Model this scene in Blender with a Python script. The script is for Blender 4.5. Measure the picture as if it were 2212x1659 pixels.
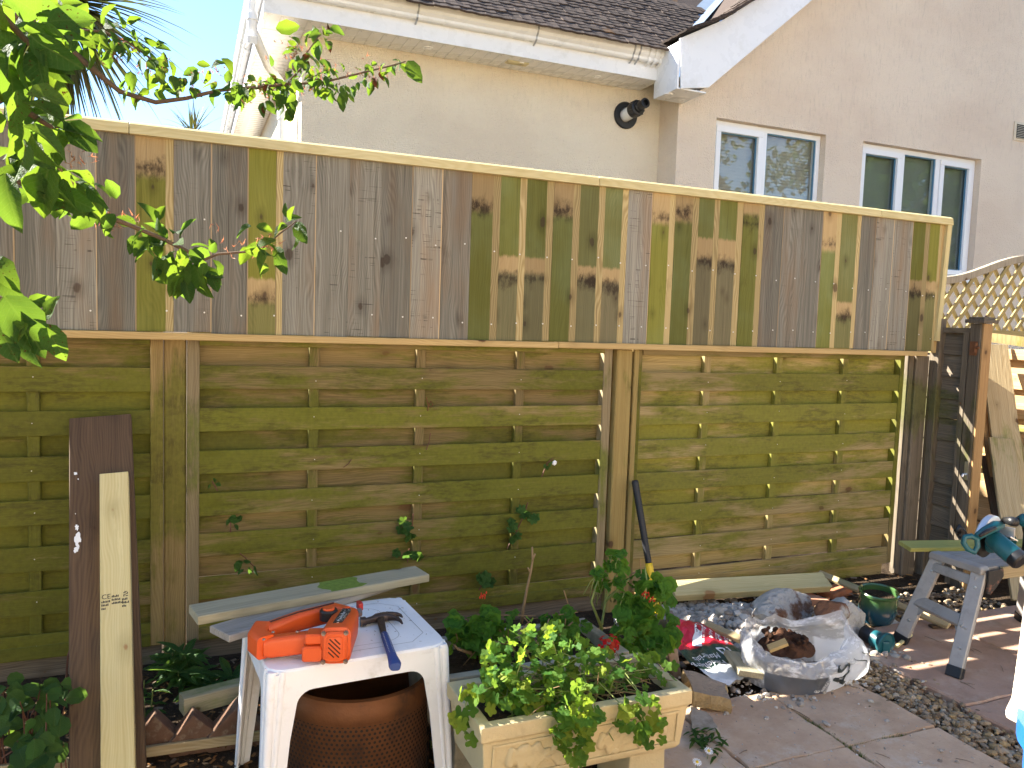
import bpy, bmesh, math, random
from mathutils import Vector as V, Matrix, noise
random.seed(11)
for o in list(bpy.data.objects): bpy.data.objects.remove(o)
S = bpy.context.scene
C = S.collection
pi = math.pi

# ------------------------------------------------------------------ camera
YAW, PITCH, ROLL, FPX, CAMH = math.radians(22.5), math.radians(4.4), math.radians(1.95), 1700.0, 1.34
FW = V((math.sin(YAW)*math.cos(PITCH), math.cos(YAW)*math.cos(PITCH), -math.sin(PITCH)))
_r = V((math.cos(YAW), -math.sin(YAW), 0)); _u = _r.cross(FW)
RT = _r*math.cos(ROLL) + _u*math.sin(ROLL); UP = -_r*math.sin(ROLL) + _u*math.cos(ROLL)
CAM = V((0, 0, CAMH))
cd = bpy.data.cameras.new('camera'); cam = bpy.data.objects.new('camera', cd); C.objects.link(cam)
M = Matrix((RT, UP, -FW)).transposed().to_4x4(); M.translation = CAM
cam.matrix_world = M
cd.sensor_width = 36; cd.lens = 36*FPX/2212; cd.clip_start = .02; cd.clip_end = 500
S.camera = cam

# ------------------------------------------------------------------ light
SUN = V((1.2, -1.0, -1.15)).normalized()          # direction the light travels
el = math.asin(-SUN.z); az = math.atan2(-SUN.x, -SUN.y)   # azimuth of the sun from +y towards +x
w = bpy.data.worlds.new('World'); S.world = w; w.use_nodes = True
wn = w.node_tree.nodes; wl = w.node_tree.links
sk = wn.new('ShaderNodeTexSky'); sk.sky_type = 'NISHITA'; sk.sun_disc = False
sk.sun_elevation = el; sk.sun_rotation = az; sk.air_density = 1.0; sk.dust_density = 0.0; sk.ozone_density = 4.0
wl.new(sk.outputs[0], wn['Background'].inputs[0]); wn['Background'].inputs[1].default_value = 0.06
sd = bpy.data.lights.new('sun', 'SUN'); sd.energy = 5.0; sd.angle = math.radians(.55); sd.color = (1, .93, .82)
so = bpy.data.objects.new('sun', sd); C.objects.link(so); so.location = (-6, 8, 10)
so.rotation_euler = SUN.to_track_quat('-Z', 'Y').to_euler()
S.view_settings.view_transform = 'Standard'; S.view_settings.look = 'None'
S.view_settings.gamma = 1; S.view_settings.use_curve_mapping = False
S.view_settings.exposure = 2.58
S.render.engine = 'CYCLES'

# ------------------------------------------------------------------ helpers
def at(px, py, x=None, y=None, z=None):
    """a point of the place seen in the photograph's direction (px,py) on one plane"""
    r = RT*(px-1106)/FPX + UP*(829.5-py)/FPX + FW
    t = (x-CAM.x)/r.x if x is not None else (y-CAM.y)/r.y if y is not None else (z-CAM.z)/r.z
    return CAM + r*t
def dp(px, py, d): return CAM + (RT*(px-1106)/FPX + UP*(829.5-py)/FPX + FW)*d
WM = {}
def wmat(o): return WM.get(o.name, Matrix.Identity(4)) if o else Matrix.Identity(4)
def place(o, mat, parent=None):
    WM[o.name] = mat.copy()
    if parent:
        o.parent = parent
        o.matrix_local = wmat(parent).inverted() @ mat
    else: o.matrix_local = mat
def tag(o, label=None, cat=None, group=None, kind=None):
    if label: o['label'] = label
    if cat: o['category'] = cat
    if group: o['group'] = group
    if kind: o['kind'] = kind
    return o
def thing(name, loc, label, cat, group=None):
    o = bpy.data.objects.new(name, None); C.objects.link(o); o.empty_display_size = .05
    place(o, Matrix.Translation(V(loc))); return tag(o, label, cat, group)
class MB:
    def __init__(s): s.v = []; s.f = []
    def add(s, vs, fs):
        b = len(s.v); s.v += [V(p) for p in vs]; s.f += [tuple(b+i for i in f) for f in fs]; return s
    def hexa(s, p):   # bottom 4 ccw, top 4
        return s.add(p, [(3,2,1,0),(4,5,6,7),(0,1,5,4),(1,2,6,5),(2,3,7,6),(3,0,4,7)])
    def box(s, c, d, m=None):
        c = V(c); x, y, z = d[0]/2, d[1]/2, d[2]/2
        p = [V(q) for q in ((-x,-y,-z),(x,-y,-z),(x,y,-z),(-x,y,-z),(-x,-y,z),(x,-y,z),(x,y,z),(-x,y,z))]
        if m: p = [m @ q for q in p]
        return s.hexa([c+q for q in p])
    def bb(s, a, b): # box from min to max
        a = V(a); b = V(b); return s.box((a+b)/2, b-a)
    def prism(s, poly, o, ux, uy, t):
        o, ux, uy, t = V(o), V(ux), V(uy), V(t); n = len(poly)
        p = [o+ux*a+uy*b for a, b in poly]
        return s.add(p+[q+t for q in p], [tuple(range(n))[::-1], tuple(range(n, 2*n))]+[(i,(i+1)%n,n+(i+1)%n,n+i) for i in range(n)])
    def tube(s, pts, r, n=8, cap=True):
        pts = [V(p) for p in pts]; k = len(pts)
        if not hasattr(r, '__len__'): r = [r]*k
        vs = []; ref = None
        for i, p in enumerate(pts):
            d = (pts[min(i+1,k-1)]-pts[max(i-1,0)]).normalized()
            if ref is None: ref = d.orthogonal().normalized()
            ref = (ref - d*ref.dot(d)).normalized(); b = d.cross(ref)
            vs += [p+(ref*math.cos(2*pi*j/n)+b*math.sin(2*pi*j/n))*r[i] for j in range(n)]
        fs = [(i*n+j, i*n+(j+1)%n, (i+1)*n+(j+1)%n, (i+1)*n+j) for i in range(k-1) for j in range(n)]
        if cap: fs += [tuple(range(n))[::-1], tuple(range((k-1)*n, k*n))]
        return s.add(vs, fs)
    def lathe(s, prof, c, n=32, axis=(0,0,1), closed=False):
        ax = V(axis).normalized(); e1 = ax.orthogonal().normalized(); e2 = ax.cross(e1); c = V(c); k = len(prof)
        vs = [c+ax*z+(e1*math.cos(2*pi*j/n)+e2*math.sin(2*pi*j/n))*r for r, z in prof for j in range(n)]
        m = k if closed else k-1
        return s.add(vs, [(i*n+j, i*n+(j+1)%n, ((i+1)%k)*n+(j+1)%n, ((i+1)%k)*n+j) for i in range(m) for j in range(n)])
    def grid(s, f, nu, nv):
        vs = [f(i/nu, j/nv) for j in range(nv+1) for i in range(nu+1)]
        return s.add(vs, [(j*(nu+1)+i, j*(nu+1)+i+1, (j+1)*(nu+1)+i+1, (j+1)*(nu+1)+i) for j in range(nv) for i in range(nu)])
    def rock(s, c, r, seed, sub=1, amp=.35, freq=1.6, rot=None):
        bm = bmesh.new(); bmesh.ops.create_icosphere(bm, subdivisions=sub, radius=1)
        r = V(r) if hasattr(r, '__len__') else V((r,r,r)); vs = []
        for q in bm.verts:
            d = q.co.normalized(); k = 1+amp*noise.noise(d*freq+V((seed*7.1,seed*3.3,seed))) + amp*.35*noise.noise(d*freq*3+V((seed,seed*2.1,0)))
            p = V((d.x*r.x, d.y*r.y, d.z*r.z))*k
            vs.append((rot @ p if rot else p)+V(c))
        fs = [tuple(x.index for x in f.verts) for f in bm.faces]; bm.free()
        return s.add(vs, fs)
    def build(s, name, mat, parent=None, smooth=False, bevel=0, seg=2, mat_world=None, uv=None, auto=None):
        me = bpy.data.meshes.new(name)
        if mat_world is None:
            lo = V(min(v[i] for v in s.v) for i in range(3)); hi = V(max(v[i] for v in s.v) for i in range(3))
            mw = Matrix.Translation((lo+hi)/2)
        else: mw = mat_world
        inv = mw.inverted()
        me.from_pydata([inv @ v for v in s.v], [], s.f)
        if bevel:
            bm = bmesh.new(); bm.from_mesh(me)
            es = [e for e in bm.edges if e.is_manifold and e.calc_face_angle(0) > .5]
            bmesh.ops.bevel(bm, geom=es, offset=bevel, segments=seg, affect='EDGES', profile=.6, clamp_overlap=True)
            bm.to_mesh(me); bm.free()
        if smooth: me.polygons.foreach_set('use_smooth', [True]*len(me.polygons))
        if auto: me.set_sharp_from_angle(angle=auto)
        if mat is not None: me.materials.append(mat)
        me.update()
        o = bpy.data.objects.new(name, me); C.objects.link(o); place(o, mw, parent); return o
def frame(z, y):
    z = V(z).normalized(); y = V(y); y = (y - z*y.dot(z)).normalized(); x = y.cross(z)
    return Matrix((x, y, z)).transposed()
def board(name, a, b, w, t, nrm, mat, parent=None, ch=.0025, props=None, smooth=False):
    """sawn timber from a to b; nrm = direction its wide face looks to"""
    a, b = V(a), V(b); L = (b-a).length; m3 = frame(b-a, nrm); mw = m3.to_4x4(); mw.translation = (a+b)/2
    x, y = w/2, t/2; c = min(ch, x*.4, y*.4)
    sec = [(-x+c,-y),(x-c,-y),(x,-y+c),(x,y-c),(x-c,y),(-x+c,y),(-x,y-c),(-x,-y+c)]
    mb = MB(); n = 8; c2 = c*.6
    rings = [(-L/2, .985), (-L/2+c2, 1), (L/2-c2, 1), (L/2, .985)]
    vs = [V((p*k, q*k if abs(q) < y else q-math.copysign(c2, q)*(k < 1), z)) for z, k in rings for p, q in sec]
    fs = [(i*n+j, i*n+(j+1)%n, (i+1)*n+(j+1)%n, (i+1)*n+j) for i in range(3) for j in range(n)]
    fs += [tuple(range(n))[::-1], tuple(range(3*n, 4*n))]
    mb.add([mw @ v for v in vs], fs)
    o = mb.build(name, mat, parent, mat_world=mw)
    if props:
        for k, v in props.items(): o[k] = v
    return o
def copyobj(src, mw, parent=None, name=None):
    o = src.copy(); o.name = name or src.name.split('.')[0]; C.objects.link(o); o.parent = None; place(o, mw, parent); return o
_fc = {}
def textmesh(s, size=1.0):
    cu = bpy.data.curves.new('t', 'FONT'); cu.body = s; cu.size = size; cu.align_x = 'LEFT'; cu.resolution_u = 3
    ob = bpy.data.objects.new('t', cu); C.objects.link(ob)
    dg = bpy.context.evaluated_depsgraph_get(); me = bpy.data.meshes.new_from_object(ob.evaluated_get(dg))
    vs = [v.co.copy() for v in me.vertices]; fs = [tuple(p.vertices) for p in me.polygons]
    bpy.data.objects.remove(ob); bpy.data.curves.remove(cu); bpy.data.meshes.remove(me)
    return vs, fs
def text_on(mb, s, size, fn):
    vs, fs = textmesh(s, size)
    return mb.add([fn(v.x, v.y) for v in vs], fs)

# ------------------------------------------------------------------ materials
class NT:
    def __init__(s, name):
        s.m = bpy.data.materials.new(name); s.m.use_nodes = True; s.t = s.m.node_tree; s.n = s.t.nodes
        s.p = s.n['Principled BSDF']; s.out = s.n['Material Output']; s._tc = None
    def link(s, a, b): s.t.links.new(a, b)
    def set(s, inp, v):
        if isinstance(v, bpy.types.NodeSocket): s.link(v, inp)
        elif isinstance(v, (tuple, list, V)) and inp.type == 'RGBA' and len(v) == 3: inp.default_value = (*v, 1)
        else: inp.default_value = v
    def new(s, ty, **k):
        n = s.n.new(ty)
        for a, b in k.items(): setattr(n, a, b)
        return n
    def obj(s):
        if not s._tc: s._tc = s.new('ShaderNodeTexCoord')
        return s._tc.outputs['Object']
    def uvw(s): s.obj(); return s._tc.outputs['UV']
    def pos(s): return s.new('ShaderNodeNewGeometry').outputs['Position']
    def island(s): return s.new('ShaderNodeNewGeometry').outputs['Random Per Island']
    def normal(s): return s.new('ShaderNodeNewGeometry').outputs['Normal']
    def rnd(s): return s.new('ShaderNodeObjectInfo').outputs['Random']
    def attr(s, name):
        n = s.new('ShaderNodeAttribute', attribute_type='OBJECT', attribute_name=name); return n.outputs['Fac']
    def sep(s, v): n = s.new('ShaderNodeSeparateXYZ'); s.set(n.inputs[0], v); return n.outputs
    def comb(s, x, y, z):
        n = s.new('ShaderNodeCombineXYZ')
        for i, q in enumerate((x, y, z)): s.set(n.inputs[i], q)
        return n.outputs[0]
    def vmul(s, v, k): n = s.new('ShaderNodeVectorMath', operation='MULTIPLY'); s.set(n.inputs[0], v); s.set(n.inputs[1], k); return n.outputs[0]
    def vadd(s, v, k): n = s.new('ShaderNodeVectorMath', operation='ADD'); s.set(n.inputs[0], v); s.set(n.inputs[1], k); return n.outputs[0]
    def ma(s, op, a, b=0.0, c=0.0, clamp=False):
        n = s.new('ShaderNodeMath', operation=op, use_clamp=clamp)
        s.set(n.inputs[0], a); s.set(n.inputs[1], b); s.set(n.inputs[2], c); return n.outputs[0]
    def noise(s, v, scale, detail=4, rough=.55, dist=0): 
        n = s.new('ShaderNodeTexNoise'); s.set(n.inputs['Vector'], v); n.inputs['Scale'].default_value = scale
        n.inputs['Detail'].default_value = detail; n.inputs['Roughness'].default_value = rough; n.inputs['Distortion'].default_value = dist
        return n.outputs['Fac']
    def voro(s, v, scale, feat='F1', out='Distance', rand=1):
        n = s.new('ShaderNodeTexVoronoi', feature=feat); s.set(n.inputs['Vector'], v); n.inputs['Scale'].default_value = scale
        n.inputs['Randomness'].default_value = rand; return n.outputs[out]
    def wave(s, v, scale, dist=2, det=2, dscale=1, dirn='X', prof='SIN'):
        n = s.new('ShaderNodeTexWave', bands_direction=dirn, wave_profile=prof); s.set(n.inputs['Vector'], v)
        n.inputs['Scale'].default_value = scale; n.inputs['Distortion'].default_value = dist; n.inputs['Detail'].default_value = det
        n.inputs['Detail Scale'].default_value = dscale; return n.outputs['Fac']
    def ramp(s, f, st):
        n = s.new('ShaderNodeValToRGB'); s.set(n.inputs[0], f); e = n.color_ramp.elements
        while len(e) < len(st): e.new(.5)
        for i, (p, c) in enumerate(st):
            e[i].position = p; e[i].color = (*c, 1) if hasattr(c, '__len__') else (c, c, c, 1)
        return n.outputs[0]
    def sm(s, f, a, b, lo=0.0, hi=1.0):
        n = s.new('ShaderNodeMapRange', interpolation_type='SMOOTHSTEP'); s.set(n.inputs[0], f)
        for i, q in enumerate((a, b, lo, hi)): s.set(n.inputs[i+1], q)
        return n.outputs[0]
    def mix(s, f, a, b, mode='MIX'):
        n = s.new('ShaderNodeMix', data_type='RGBA', blend_type=mode); s.set(n.inputs[0], f); s.set(n.inputs[6], a); s.set(n.inputs[7], b); return n.outputs[2]
    def bump(s, h, st=.3, d=.01):
        n = s.new('ShaderNodeBump'); n.inputs['Strength'].default_value = st; n.inputs['Distance'].default_value = d; s.set(n.inputs['Height'], h)
        s.link(n.outputs[0], s.p.inputs['Normal']); return n
    def fin(s, col, rough=.7, spec=.3, metal=0.0):
        s.set(s.p.inputs['Base Color'], col); s.set(s.p.inputs['Roughness'], rough)
        s.p.inputs['Specular IOR Level'].default_value = spec; s.set(s.p.inputs['Metallic'], metal); return s.m

def wood_coords(n):
    r = n.rnd(); off = n.comb(n.ma('MULTIPLY', r, 37.0), n.ma('MULTIPLY', r, 91.0), n.ma('MULTIPLY', r, 53.0))
    return n.vadd(n.obj(), off), r
def grain_of(n, v, k=1.0):
    """light/dark grain 0..1 along local z, with cathedral bands"""
    warp = n.noise(n.vmul(v, (5, 5, 1.1)), 1, 3)
    a = n.noise(n.vmul(v, (70*k, 60*k, 1.6)), 1, 5, .65, .6)
    x = n.sep(v)
    ring = n.wave(n.comb(n.ma('ADD', n.ma('MULTIPLY', x[0], 26*k), n.ma('MULTIPLY', warp, 5.0)), 0, 0), 1.3, 1.5, 2)
    return n.ma('ADD', n.ma('MULTIPLY', a, .84), n.ma('MULTIPLY', ring, .16)), a, ring
def knots(n, v, dens=3.2):
    q = n.sep(v); c2 = n.comb(n.ma('MULTIPLY', q[0], dens*1.7), n.ma('MULTIPLY', q[2], dens), 0)
    vo = n.new('ShaderNodeTexVoronoi', voronoi_dimensions='2D'); n.set(vo.inputs['Vector'], c2); vo.inputs['Scale'].default_value = 1
    rc = n.sep(vo.outputs['Color']); d = vo.outputs['Distance']
    wob = n.ma('MULTIPLY', n.noise(n.vmul(v, (40, 40, 30)), 1, 3), .07)
    # knots differ in size; about half the cells have one worth seeing
    d = n.ma('ADD', n.ma('ADD', d, wob), n.ma('MULTIPLY', rc[0], .09))
    core = n.sm(d, .095, .125, 1, 0); halo = n.sm(d, .1, .26, 1, 0)
    return core, halo, d
def wood(name, light, dark, rough=.75, knot=(.10,.055,.025), moss=0.0, mosscol=(.13,.15,.02), tint=.25, bump=.25, kd=3.2, stain=0.0, fine=1.0):
    n = NT(name); v, r = wood_coords(n); g, a, ring = grain_of(n, v, fine)
    col = n.ramp(g, [(.28, dark), (.72, light)])
    core, halo, d = knots(n, v, kd)
    col = n.mix(n.ma('MULTIPLY', halo, .45), col, [c*.6 for c in dark]); col = n.mix(core, col, knot)
    big = n.noise(n.vmul(v, (3, 3, 1.3)), 1, 3)
    if stain: col = n.mix(n.ma('MULTIPLY', n.sm(big, .5, .68), stain), col, [c*.35 for c in dark])
    if moss:
        mk = n.noise(n.vmul(v, (16, 8, 3.2)), 1, 6, .7)
        pw = n.pos(); lo = n.noise(n.vmul(pw, (1.1, 1.1, 1.6)), 1, 3)
        mk = n.sm(n.ma('ADD', mk, n.ma('SUBTRACT', n.ma('MULTIPLY', n.ma('SUBTRACT', lo, .5), 1.45), n.sm(n.sep(pw)[2], .95, 1.3, 0, .1))), .62-.32*moss, .86-.32*moss)
        mc = n.mix(n.noise(v, 60, 3), [c*.55 for c in mosscol], [c*1.25 for c in mosscol])
        sp = n.ma('MULTIPLY', n.sm(n.noise(n.vmul(v, (60, 30, 14)), 1, 5, .75), .42, .62), n.sm(n.noise(n.vmul(pw, (3.4, 3.4, 7.5)), 1, 4, .6), .47, .58)); mc = n.mix(n.ma('MULTIPLY', sp, .75), mc, [c*.33 for c in mosscol])
        col = n.mix(n.ma('MULTIPLY', mk, .84), col, mc)
    scf = n.sm(n.noise(n.vmul(v, (22, 14, 3.4)), 1, 6, .75), .6, .74); col = n.mix(n.ma('MULTIPLY', scf, .3), col, [min(1, c*1.35) for c in light])
    dk = n.sm(n.noise(n.vadd(n.vmul(v, (26, 20, 2.2)), (5, 9, 2)), 1, 5, .75), .6, .78); col = n.mix(n.ma('MULTIPLY', dk, .45), col, [c*.5 for c in dark])
    br = n.ma('ADD', 1-tint/2, n.ma('MULTIPLY', r, tint))
    col = n.mix(1.0, col, n.comb(br, br, br), 'MULTIPLY')
    h = n.ma('ADD', a, n.ma('MULTIPLY', n.noise(n.vmul(v, (260, 260, 7)), 1, 2), .6))
    n.bump(h, bump, .004)
    return n.fin(col, rough, .25)
def plain(name, col, rough=.5, spec=.4, metal=0.0, var=.15, nscale=18, bump=0.0, bscale=90, dirt=None, dirtamt=.5):
    n = NT(name); v = n.obj(); f = n.noise(v, nscale, 5)
    c = n.mix(f, [x*(1-var) for x in col], [min(1, x*(1+var)) for x in col])
    if dirt:
        c = n.mix(n.ma('MULTIPLY', n.sm(n.noise(n.vadd(v, (3,5,7)), nscale*.6, 6, .7), .52, .7), dirtamt), c, dirt)
    if bump: n.bump(n.noise(v, bscale, 4), bump, .004)
    rr = n.ma('ADD', rough-.08, n.ma('MULTIPLY', f, .16))
    return n.fin(c, rr, spec, metal)
def leafmat(name, cols, trans, spots=False, rough=.42, tf=.42, veins=True, zone=None):
    n = NT(name); r = n.rnd(); isl = n.island(); rr = n.ma('FRACT', n.ma('ADD', r, n.ma('MULTIPLY', isl, 7.3)))
    k = len(cols); c = n.ramp(rr, [(i/max(1, k-1), q) for i, q in enumerate(cols)])
    v = n.obj(); c = n.mix(n.ma('MULTIPLY', n.noise(v, 5, 4, .65), .8), c, n.mix(1.0, c, (.5,.55,.45), 'MULTIPLY'))
    if veins:
        q_ = n.sep(v); ax_ = n.ma('ABSOLUTE', q_[0]); mid = n.sm(ax_, .008, .022, 1, 0)
        side = n.sm(n.ma('ABSOLUTE', n.ma('SUBTRACT', n.ma('FRACT', n.ma('MULTIPLY', n.ma('SUBTRACT', q_[1], n.ma('MULTIPLY', ax_, .9)), 9.0)), .5)), .05, .14, 1, 0)
        vn = n.ma('MAXIMUM', mid, n.ma('MULTIPLY', side, .55)); c = n.mix(n.ma('MULTIPLY', vn, .35), c, n.mix(.5, c, (.25,.3,.1)))
    t = n.mix(rr, trans, [trans[0]*1.35, trans[1]*1.1, trans[2]*.7])
    if spots:
        sp = n.sm(n.noise(n.vadd(v, n.comb(n.ma('MULTIPLY', r, 9.0), 0, 0)), 13, 3), .64, .68)
        sp = n.ma('MULTIPLY', sp, n.sm(n.ma('FRACT', n.ma('MULTIPLY', r, 13.0)), .35, .55))
        c = n.mix(sp, c, (.09, .03, .01)); t = n.mix(sp, t, (.05, .015, .005))
    if zone:   # dark horseshoe ring of a zonal leaf
        q = n.sep(v); d = n.ma('SQRT', n.ma('ADD', n.ma('MULTIPLY', q[0], q[0]), n.ma('MULTIPLY', q[1], q[1])))
        z = n.ma('MULTIPLY', n.sm(d, zone*.45, zone*.62), n.sm(d, zone*.62, zone*.85, 1, 0)); z = n.ma('MULTIPLY', z, .3)
        c = n.mix(z, c, (.02, .022, .006)); t = n.mix(z, t, (.05, .03, .006))
    n.fin(c, rough, .15)
    if veins: n.bump(n.ma('ADD', n.noise(v, 12, 3), n.ma('MULTIPLY', vn, -.8)), .5, .03)
    else: n.bump(n.noise(v, 14, 3), .4, .03)
    tr = n.new('ShaderNodeBsdfTranslucent'); n.set(tr.inputs[0], t)
    mx = n.new('ShaderNodeMixShader'); mx.inputs[0].default_value = tf
    n.link(n.p.outputs[0], mx.inputs[1]); n.link(tr.outputs[0], mx.inputs[2]); n.link(mx.outputs[0], n.out.inputs[0])
    return n.m

def cladding_mat():
    n = NT('reclaimed_board'); v, r = wood_coords(n); g, a, ring = grain_of(n, v)
    q = n.sep(n.obj()); H = .762
    vv = n.ma('SUBTRACT', .5, n.ma('DIVIDE', q[2], H))            # 0 top .. 1 bottom
    uu = n.ma('SUBTRACT', .5, n.ma('DIVIDE', q[0], n.attr('bw')))        # across the face
    nz = n.ma('SUBTRACT', n.noise(n.vmul(v, (60, 60, 18)), 1, 5, .7), .5)
    grey = n.ramp(g, [(.2, (.09,.087,.073)), (.5, (.2,.19,.16)), (.8, (.33,.315,.268))])
    grey = n.mix(n.sm(n.noise(n.vmul(v, (9, 9, 1.5)), 1, 3), .45, .75), grey, n.mix(g, (.13,.095,.065), (.29,.225,.16)))   # warm streaks
    grey = n.mix(n.ma('MULTIPLY', n.sm(n.noise(n.vmul(v, (14, 9, 2.2)), 1, 3), .55, .8), .7), grey, n.mix(g, (.13,.124,.108), (.29,.28,.25)))  # silver blue
    saw = n.sm(n.noise(n.vmul(v, (6, 6, 190)), 1, 1), .62, .7)
    saw = n.ma('MULTIPLY', saw, n.sm(n.noise(n.vmul(v, (26, 26, 7)), 1, 3), .5, .6)); saw = n.ma('MULTIPLY', saw, n.sm(r, .3, .55))
    grey = n.mix(n.ma('MULTIPLY', saw, .75), grey, (.05,.042,.036))
    green = n.mix(g, (.07,.078,.018), (.165,.17,.05)); green = n.mix(n.sm(n.noise(n.vmul(v, (4,4,3)), 1, 3), .4, .7), green, n.mix(g, (.1,.12,.05), (.19,.22,.09)))
    green = n.mix(n.attr('yel'), green, n.mix(g, (.12,.12,.012), (.24,.225,.04)))
    dull = n.mix(g, (.09,.08,.045), (.2,.175,.1))
    pale = n.mix(g, (.26,.18,.085), (.42,.315,.165))
    stripe = n.mix(ring, (.29,.22,.1), (.42,.335,.17))
    top, bot = n.attr('p0'), n.attr('p1'); nz4 = n.ma('MULTIPLY', nz, .05)
    vj = n.ma('ADD', vv, nz4)
    up = n.mix(n.attr('ta'), green, dull); dn = n.mix(n.attr('tb'), green, dull)
    wide = n.mix(n.sm(vj, n.ma('SUBTRACT', top, .012), n.ma('ADD', top, .012)), up, pale)
    wide = n.mix(n.sm(vj, n.ma('SUBTRACT', bot, .03), n.ma('ADD', bot, .02)), wide, dn)
    # black mould smudge at the old joint
    sc = n.attr('sm'); dd = n.ma('ABSOLUTE', n.ma('SUBTRACT', vv, sc)); 
    skew = n.ma('MULTIPLY', n.ma('SUBTRACT', n.ma('FRACT', n.ma('MULTIPLY', r, 23.0)), .35), .5); big = n.noise(n.vmul(v, (17, 10, 11)), 1, 5, .7)
    dd = n.ma('ADD', dd, n.ma('MULTIPLY', n.ma('SUBTRACT', .52, big), .22)); smk = n.ma('MULTIPLY', n.sm(dd, -.01, .07, 1, 0), n.sm(n.ma('ADD', n.noise(n.vmul(v, (60, 55, 20)), 1, 6, .78), n.ma('MULTIPLY', n.ma('SUBTRACT', uu, .4), skew)), .3, .54))
    wide = n.mix(n.ma('MULTIPLY', smk, .93), wide, (.028,.018,.012))
    edge = n.attr('st'); wide = n.mix(n.sm(n.ma('ADD', uu, n.ma('MULTIPLY', nz, .03)), n.ma('SUBTRACT', edge, .012), n.ma('ADD', edge, .012)), wide, stripe)
    col = n.mix(n.attr('gr'), wide, grey)
    strk = n.sm(n.noise(n.vmul(v, (34, 20, .9)), 1, 4, .7), .58, .76); col = n.mix(n.ma('MULTIPLY', strk, .5), col, n.mix(1.0, col, (.42,.38,.34), 'MULTIPLY'))
    pch = n.sm(n.noise(n.vmul(v, (11, 8, 5)), 1, 5, .7), .6, .78); col = n.mix(n.ma('MULTIPLY', pch, .4), col, n.mix(1.0, col, (.5,.46,.43), 'MULTIPLY'))
    core, halo, d = knots(n, v, 3.0)
    col = n.mix(n.ma('MULTIPLY', halo, .5), col, n.mix(1.0, col, (.42,.38,.36), 'MULTIPLY')); col = n.mix(n.ma('MULTIPLY', core, .68), col, (.05,.032,.022))
    crack = n.sm(n.noise(n.vmul(v, (120, 120, 1.3)), 1, 2), .69, .74); col = n.mix(n.ma('MULTIPLY', crack, .6), col, (.03,.024,.02))
    seam = n.ma('MULTIPLY', n.attr('gr'), n.ma('MULTIPLY', n.sm(uu, .955, .985), n.sm(n.ma('FRACT', n.ma('MULTIPLY', r, 17.0)), .35, .4))); col = n.mix(n.ma('MULTIPLY', seam, .8), col, (.5,.36,.2))
    br = n.ma('ADD', .68, n.ma('MULTIPLY', r, .6)); col = n.mix(1.0, col, n.comb(br, br, n.ma('MULTIPLY', br, .97)), 'MULTIPLY')
    h = n.ma('ADD', a, n.ma('MULTIPLY', n.noise(n.vmul(v, (240, 240, 9)), 1, 2), .7)); h = n.ma('SUBTRACT', h, n.ma('MULTIPLY', saw, .4))
    n.bump(h, .35, .004)
    return n.fin(col, .82, .2)

WM_ = {}
m_clad = cladding_mat()
m_fresh = wood('fresh_pine', (.62,.54,.29), (.5,.405,.18), moss=0, tint=.1, bump=.15, kd=2.2, knot=(.33,.19,.08))
m_trim = wood('pine_batten', (.5,.365,.165), (.37,.25,.1), tint=.12, bump=.2, kd=2.6)
m_slat = wood('mossy_slat', (.255,.19,.08), (.14,.1,.037), moss=1.0, mosscol=(.12,.13,.007), tint=.3, bump=.3, kd=2.0)
m_slat_l = wood('green_slat', (.23,.165,.07), (.14,.095,.035), moss=1.3, mosscol=(.105,.115,.006), tint=.25, bump=.3, kd=2.0)
m_slat_r = wood('weathered_slat', (.33,.255,.12), (.2,.148,.06), moss=.78, mosscol=(.15,.155,.013), tint=.28, bump=.3, kd=2.0)
m_back = wood('mossy_back_slat', (.22,.16,.07), (.12,.086,.034), moss=.78, mosscol=(.1,.107,.007), tint=.3, bump=.3, kd=2.2)
m_post = wood('green_post', (.29,.21,.085), (.18,.12,.045), moss=.75, mosscol=(.13,.125,.015), tint=.15, bump=.35)
m_postb = wood('tan_post', (.34,.255,.095), (.235,.16,.05), moss=.15, tint=.1, bump=.4, fine=1.3)
m_stile = wood('grey_brown_stile', (.28,.225,.13), (.17,.13,.07), moss=.3, tint=.25, bump=.35)
m_darkw = wood('dark_old_wood', (.17,.14,.1), (.075,.058,.04), moss=.2, mosscol=(.1,.1,.03), tint=.3, bump=.5)
m_orange = wood('orange_post_wood', (.4,.25,.11), (.26,.15,.06), tint=.1, bump=.5)  # gate post's lit tone, put into the colour; a leaning plank shares it
m_plank = wood('dark_stained_plank', (.125,.078,.043), (.058,.035,.021), tint=.1, bump=.25, stain=.6, kd=1.6, knot=(.03,.012,.012))
m_greyb = wood('grey_green_offcut', (.36,.33,.23), (.25,.225,.15), moss=.3, mosscol=(.17,.21,.07), tint=.15, bump=.3)
m_lean = wood('old_leaning_plank', (.42,.34,.2), (.27,.2,.1), moss=.25, mosscol=(.2,.2,.06), tint=.3, bump=.4)
m_lit = wood('dry_slat', (.5,.34,.17), (.36,.22,.1), moss=.1, tint=.3, bump=.3)
m_bench = wood('worn_grey_timber', (.36,.33,.29), (.23,.205,.175), tint=.2, bump=.35)
# ================================================================== SETTING
FY = 3.26                                   # front plane of the fence
n = NT('soil'); v = n.pos(); f = n.noise(v, 14, 8, .7); g2 = n.noise(v, 90, 4, .6)
c = n.ramp(f, [(.3, (.02,.014,.009)), (.55, (.055,.038,.024)), (.75, (.1,.07,.045))]); c = n.mix(n.sm(g2, .6, .7), c, (.16,.1,.05))
n.bump(n.ma('ADD', f, n.ma('MULTIPLY', g2, .6)), .9, .03); m_soil = n.fin(c, .95, .1)
mb = MB(); mb.add([(-150,-150,-.035),(150,-150,-.035),(150,150,-.035),(-150,150,-.035)], [(0,1,2,3)])
tag(mb.build('ground', m_soil), kind='structure')

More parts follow.
